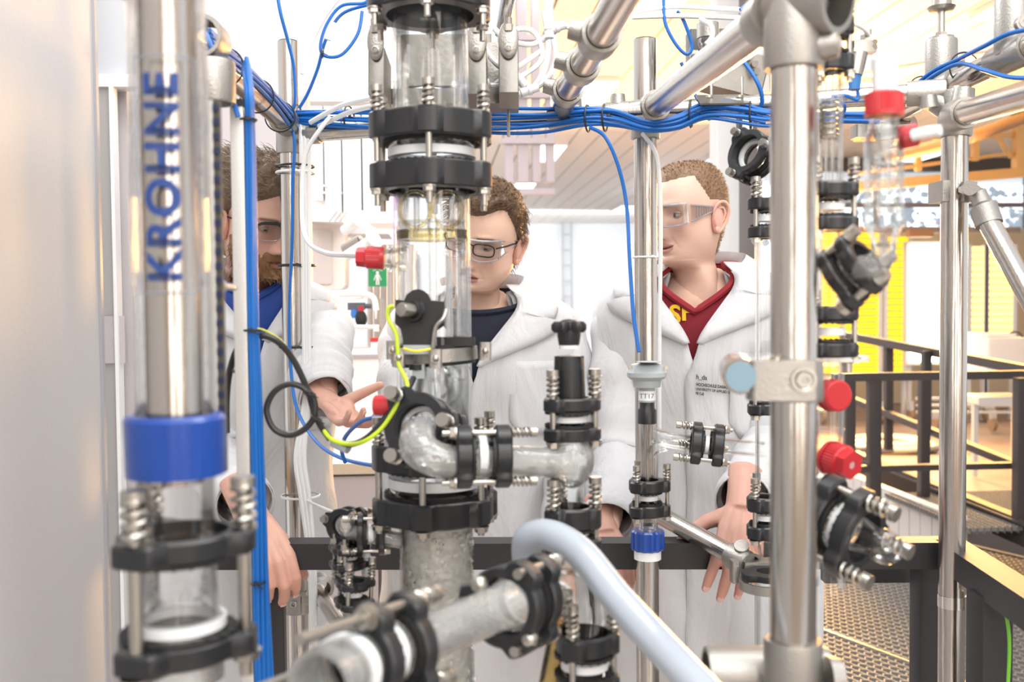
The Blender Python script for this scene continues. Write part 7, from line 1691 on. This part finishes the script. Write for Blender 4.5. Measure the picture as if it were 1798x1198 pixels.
for px in (668, 841, 893): MB().cyl(P(px, 185, 1.74), P(px, 240, 1.74), .0028, 8).build('hanger_rod', M['bolt'], t)
for px, py in ((655, 122), (656, 150)): MB().cyl(P(px, py, 1.64), P(px + 8, py, 1.64), .007, 12).build('side_screw', M['bolt'], t)
t = thing('copper_pipe', 'warm gleaming steel tube at the top right of the column', 'pipe', P(888, 30, 1.72)); MB().cyl(P(880, 62, 1.72), P(896, -20, 1.66), .011, 24, r2=.013).build('tube', M['steel'], t)
t = thing('pneumatic_actuator', 'pneumatic actuator cluster hanging behind the diagonal pipe', 'actuator', P(1260, 100, 1.85))
MB().cyl(P(1243, 68, 1.80), P(1243, 42, 1.80), .020, 24).build('cylinder', M['castst'], t); MB().cyl(P(1243, 82, 1.79), P(1243, 70, 1.79), .017, 24, r2=.019).build('clear_cup', M['glass'], t)
MB().box(P(1282, 130, 1.86), (.12, .07, .075), Rm @ Matrix.Rotation(.25, 3, 'Y'), bev=.003).build('main_block', vm, t); MB().box(P(1325, 110, 1.86), (.045, .06, .12), Rm, bev=.003).build('side_block', M['castst'], t); MB().box(P(1240, 85, 1.88), (.07, .05, .06), Rm, bev=.003).build('rear_block', mat('red_black', (.10, .09, .09), .4), t)
for px, py in ((1318, 100), (1326, 112), (1330, 125)): MB().cyl(P(px, py, 1.82), P(px, py, 1.80), .006, 14).build('port', M['bolt'], t)
for py in (95, 110): MB().cyl(P(1212, py, 1.80), P(1225, py, 1.80), .008, 12).build('push_fitting', M['castst'], t)
t = thing('mounting_plate', 'bent steel mounting plate with two U-bolts on the rear pipe, left of the front pole', 'plate', P(1270, 180, 1.76)); MB().box(P(1270, 175, 1.74), (.088, .05, .003), Rm @ Matrix.Rotation(.5, 3, 'X')).build('plate_body', vm, t, smooth=False)
for px in (1245, 1298): 
    c = onH(px); MB().tube(cr([c + V((0, -.0, .045)) - fwd0 * .02, c + V((0, 0, .005)) - fwd0 * .0215, c - V((0, 0, .021)) - fwd0 * .008, c - V((0, 0, .018)) + fwd0 * .012], 5), .0026, 8).build('u_bolt', M['bolt'], t)
    MB().cyl(P(px, 172, 1.715), P(px, 168, 1.715), .006, 12).build('washer', M['bolt'], t)
t = thing('steel_strut', 'vertical pale strut with dark groove above the shaved man', 'strut', P(1300, 150, 2.05)); MB().box(P(1310, 150, 2.08), (.022, .02, .22)).build('strut_body', M['alu'], t, smooth=False); MB().box(P(1298, 150, 2.07), (.007, .02, .22)).build('groove', M['dark'], t, smooth=False)
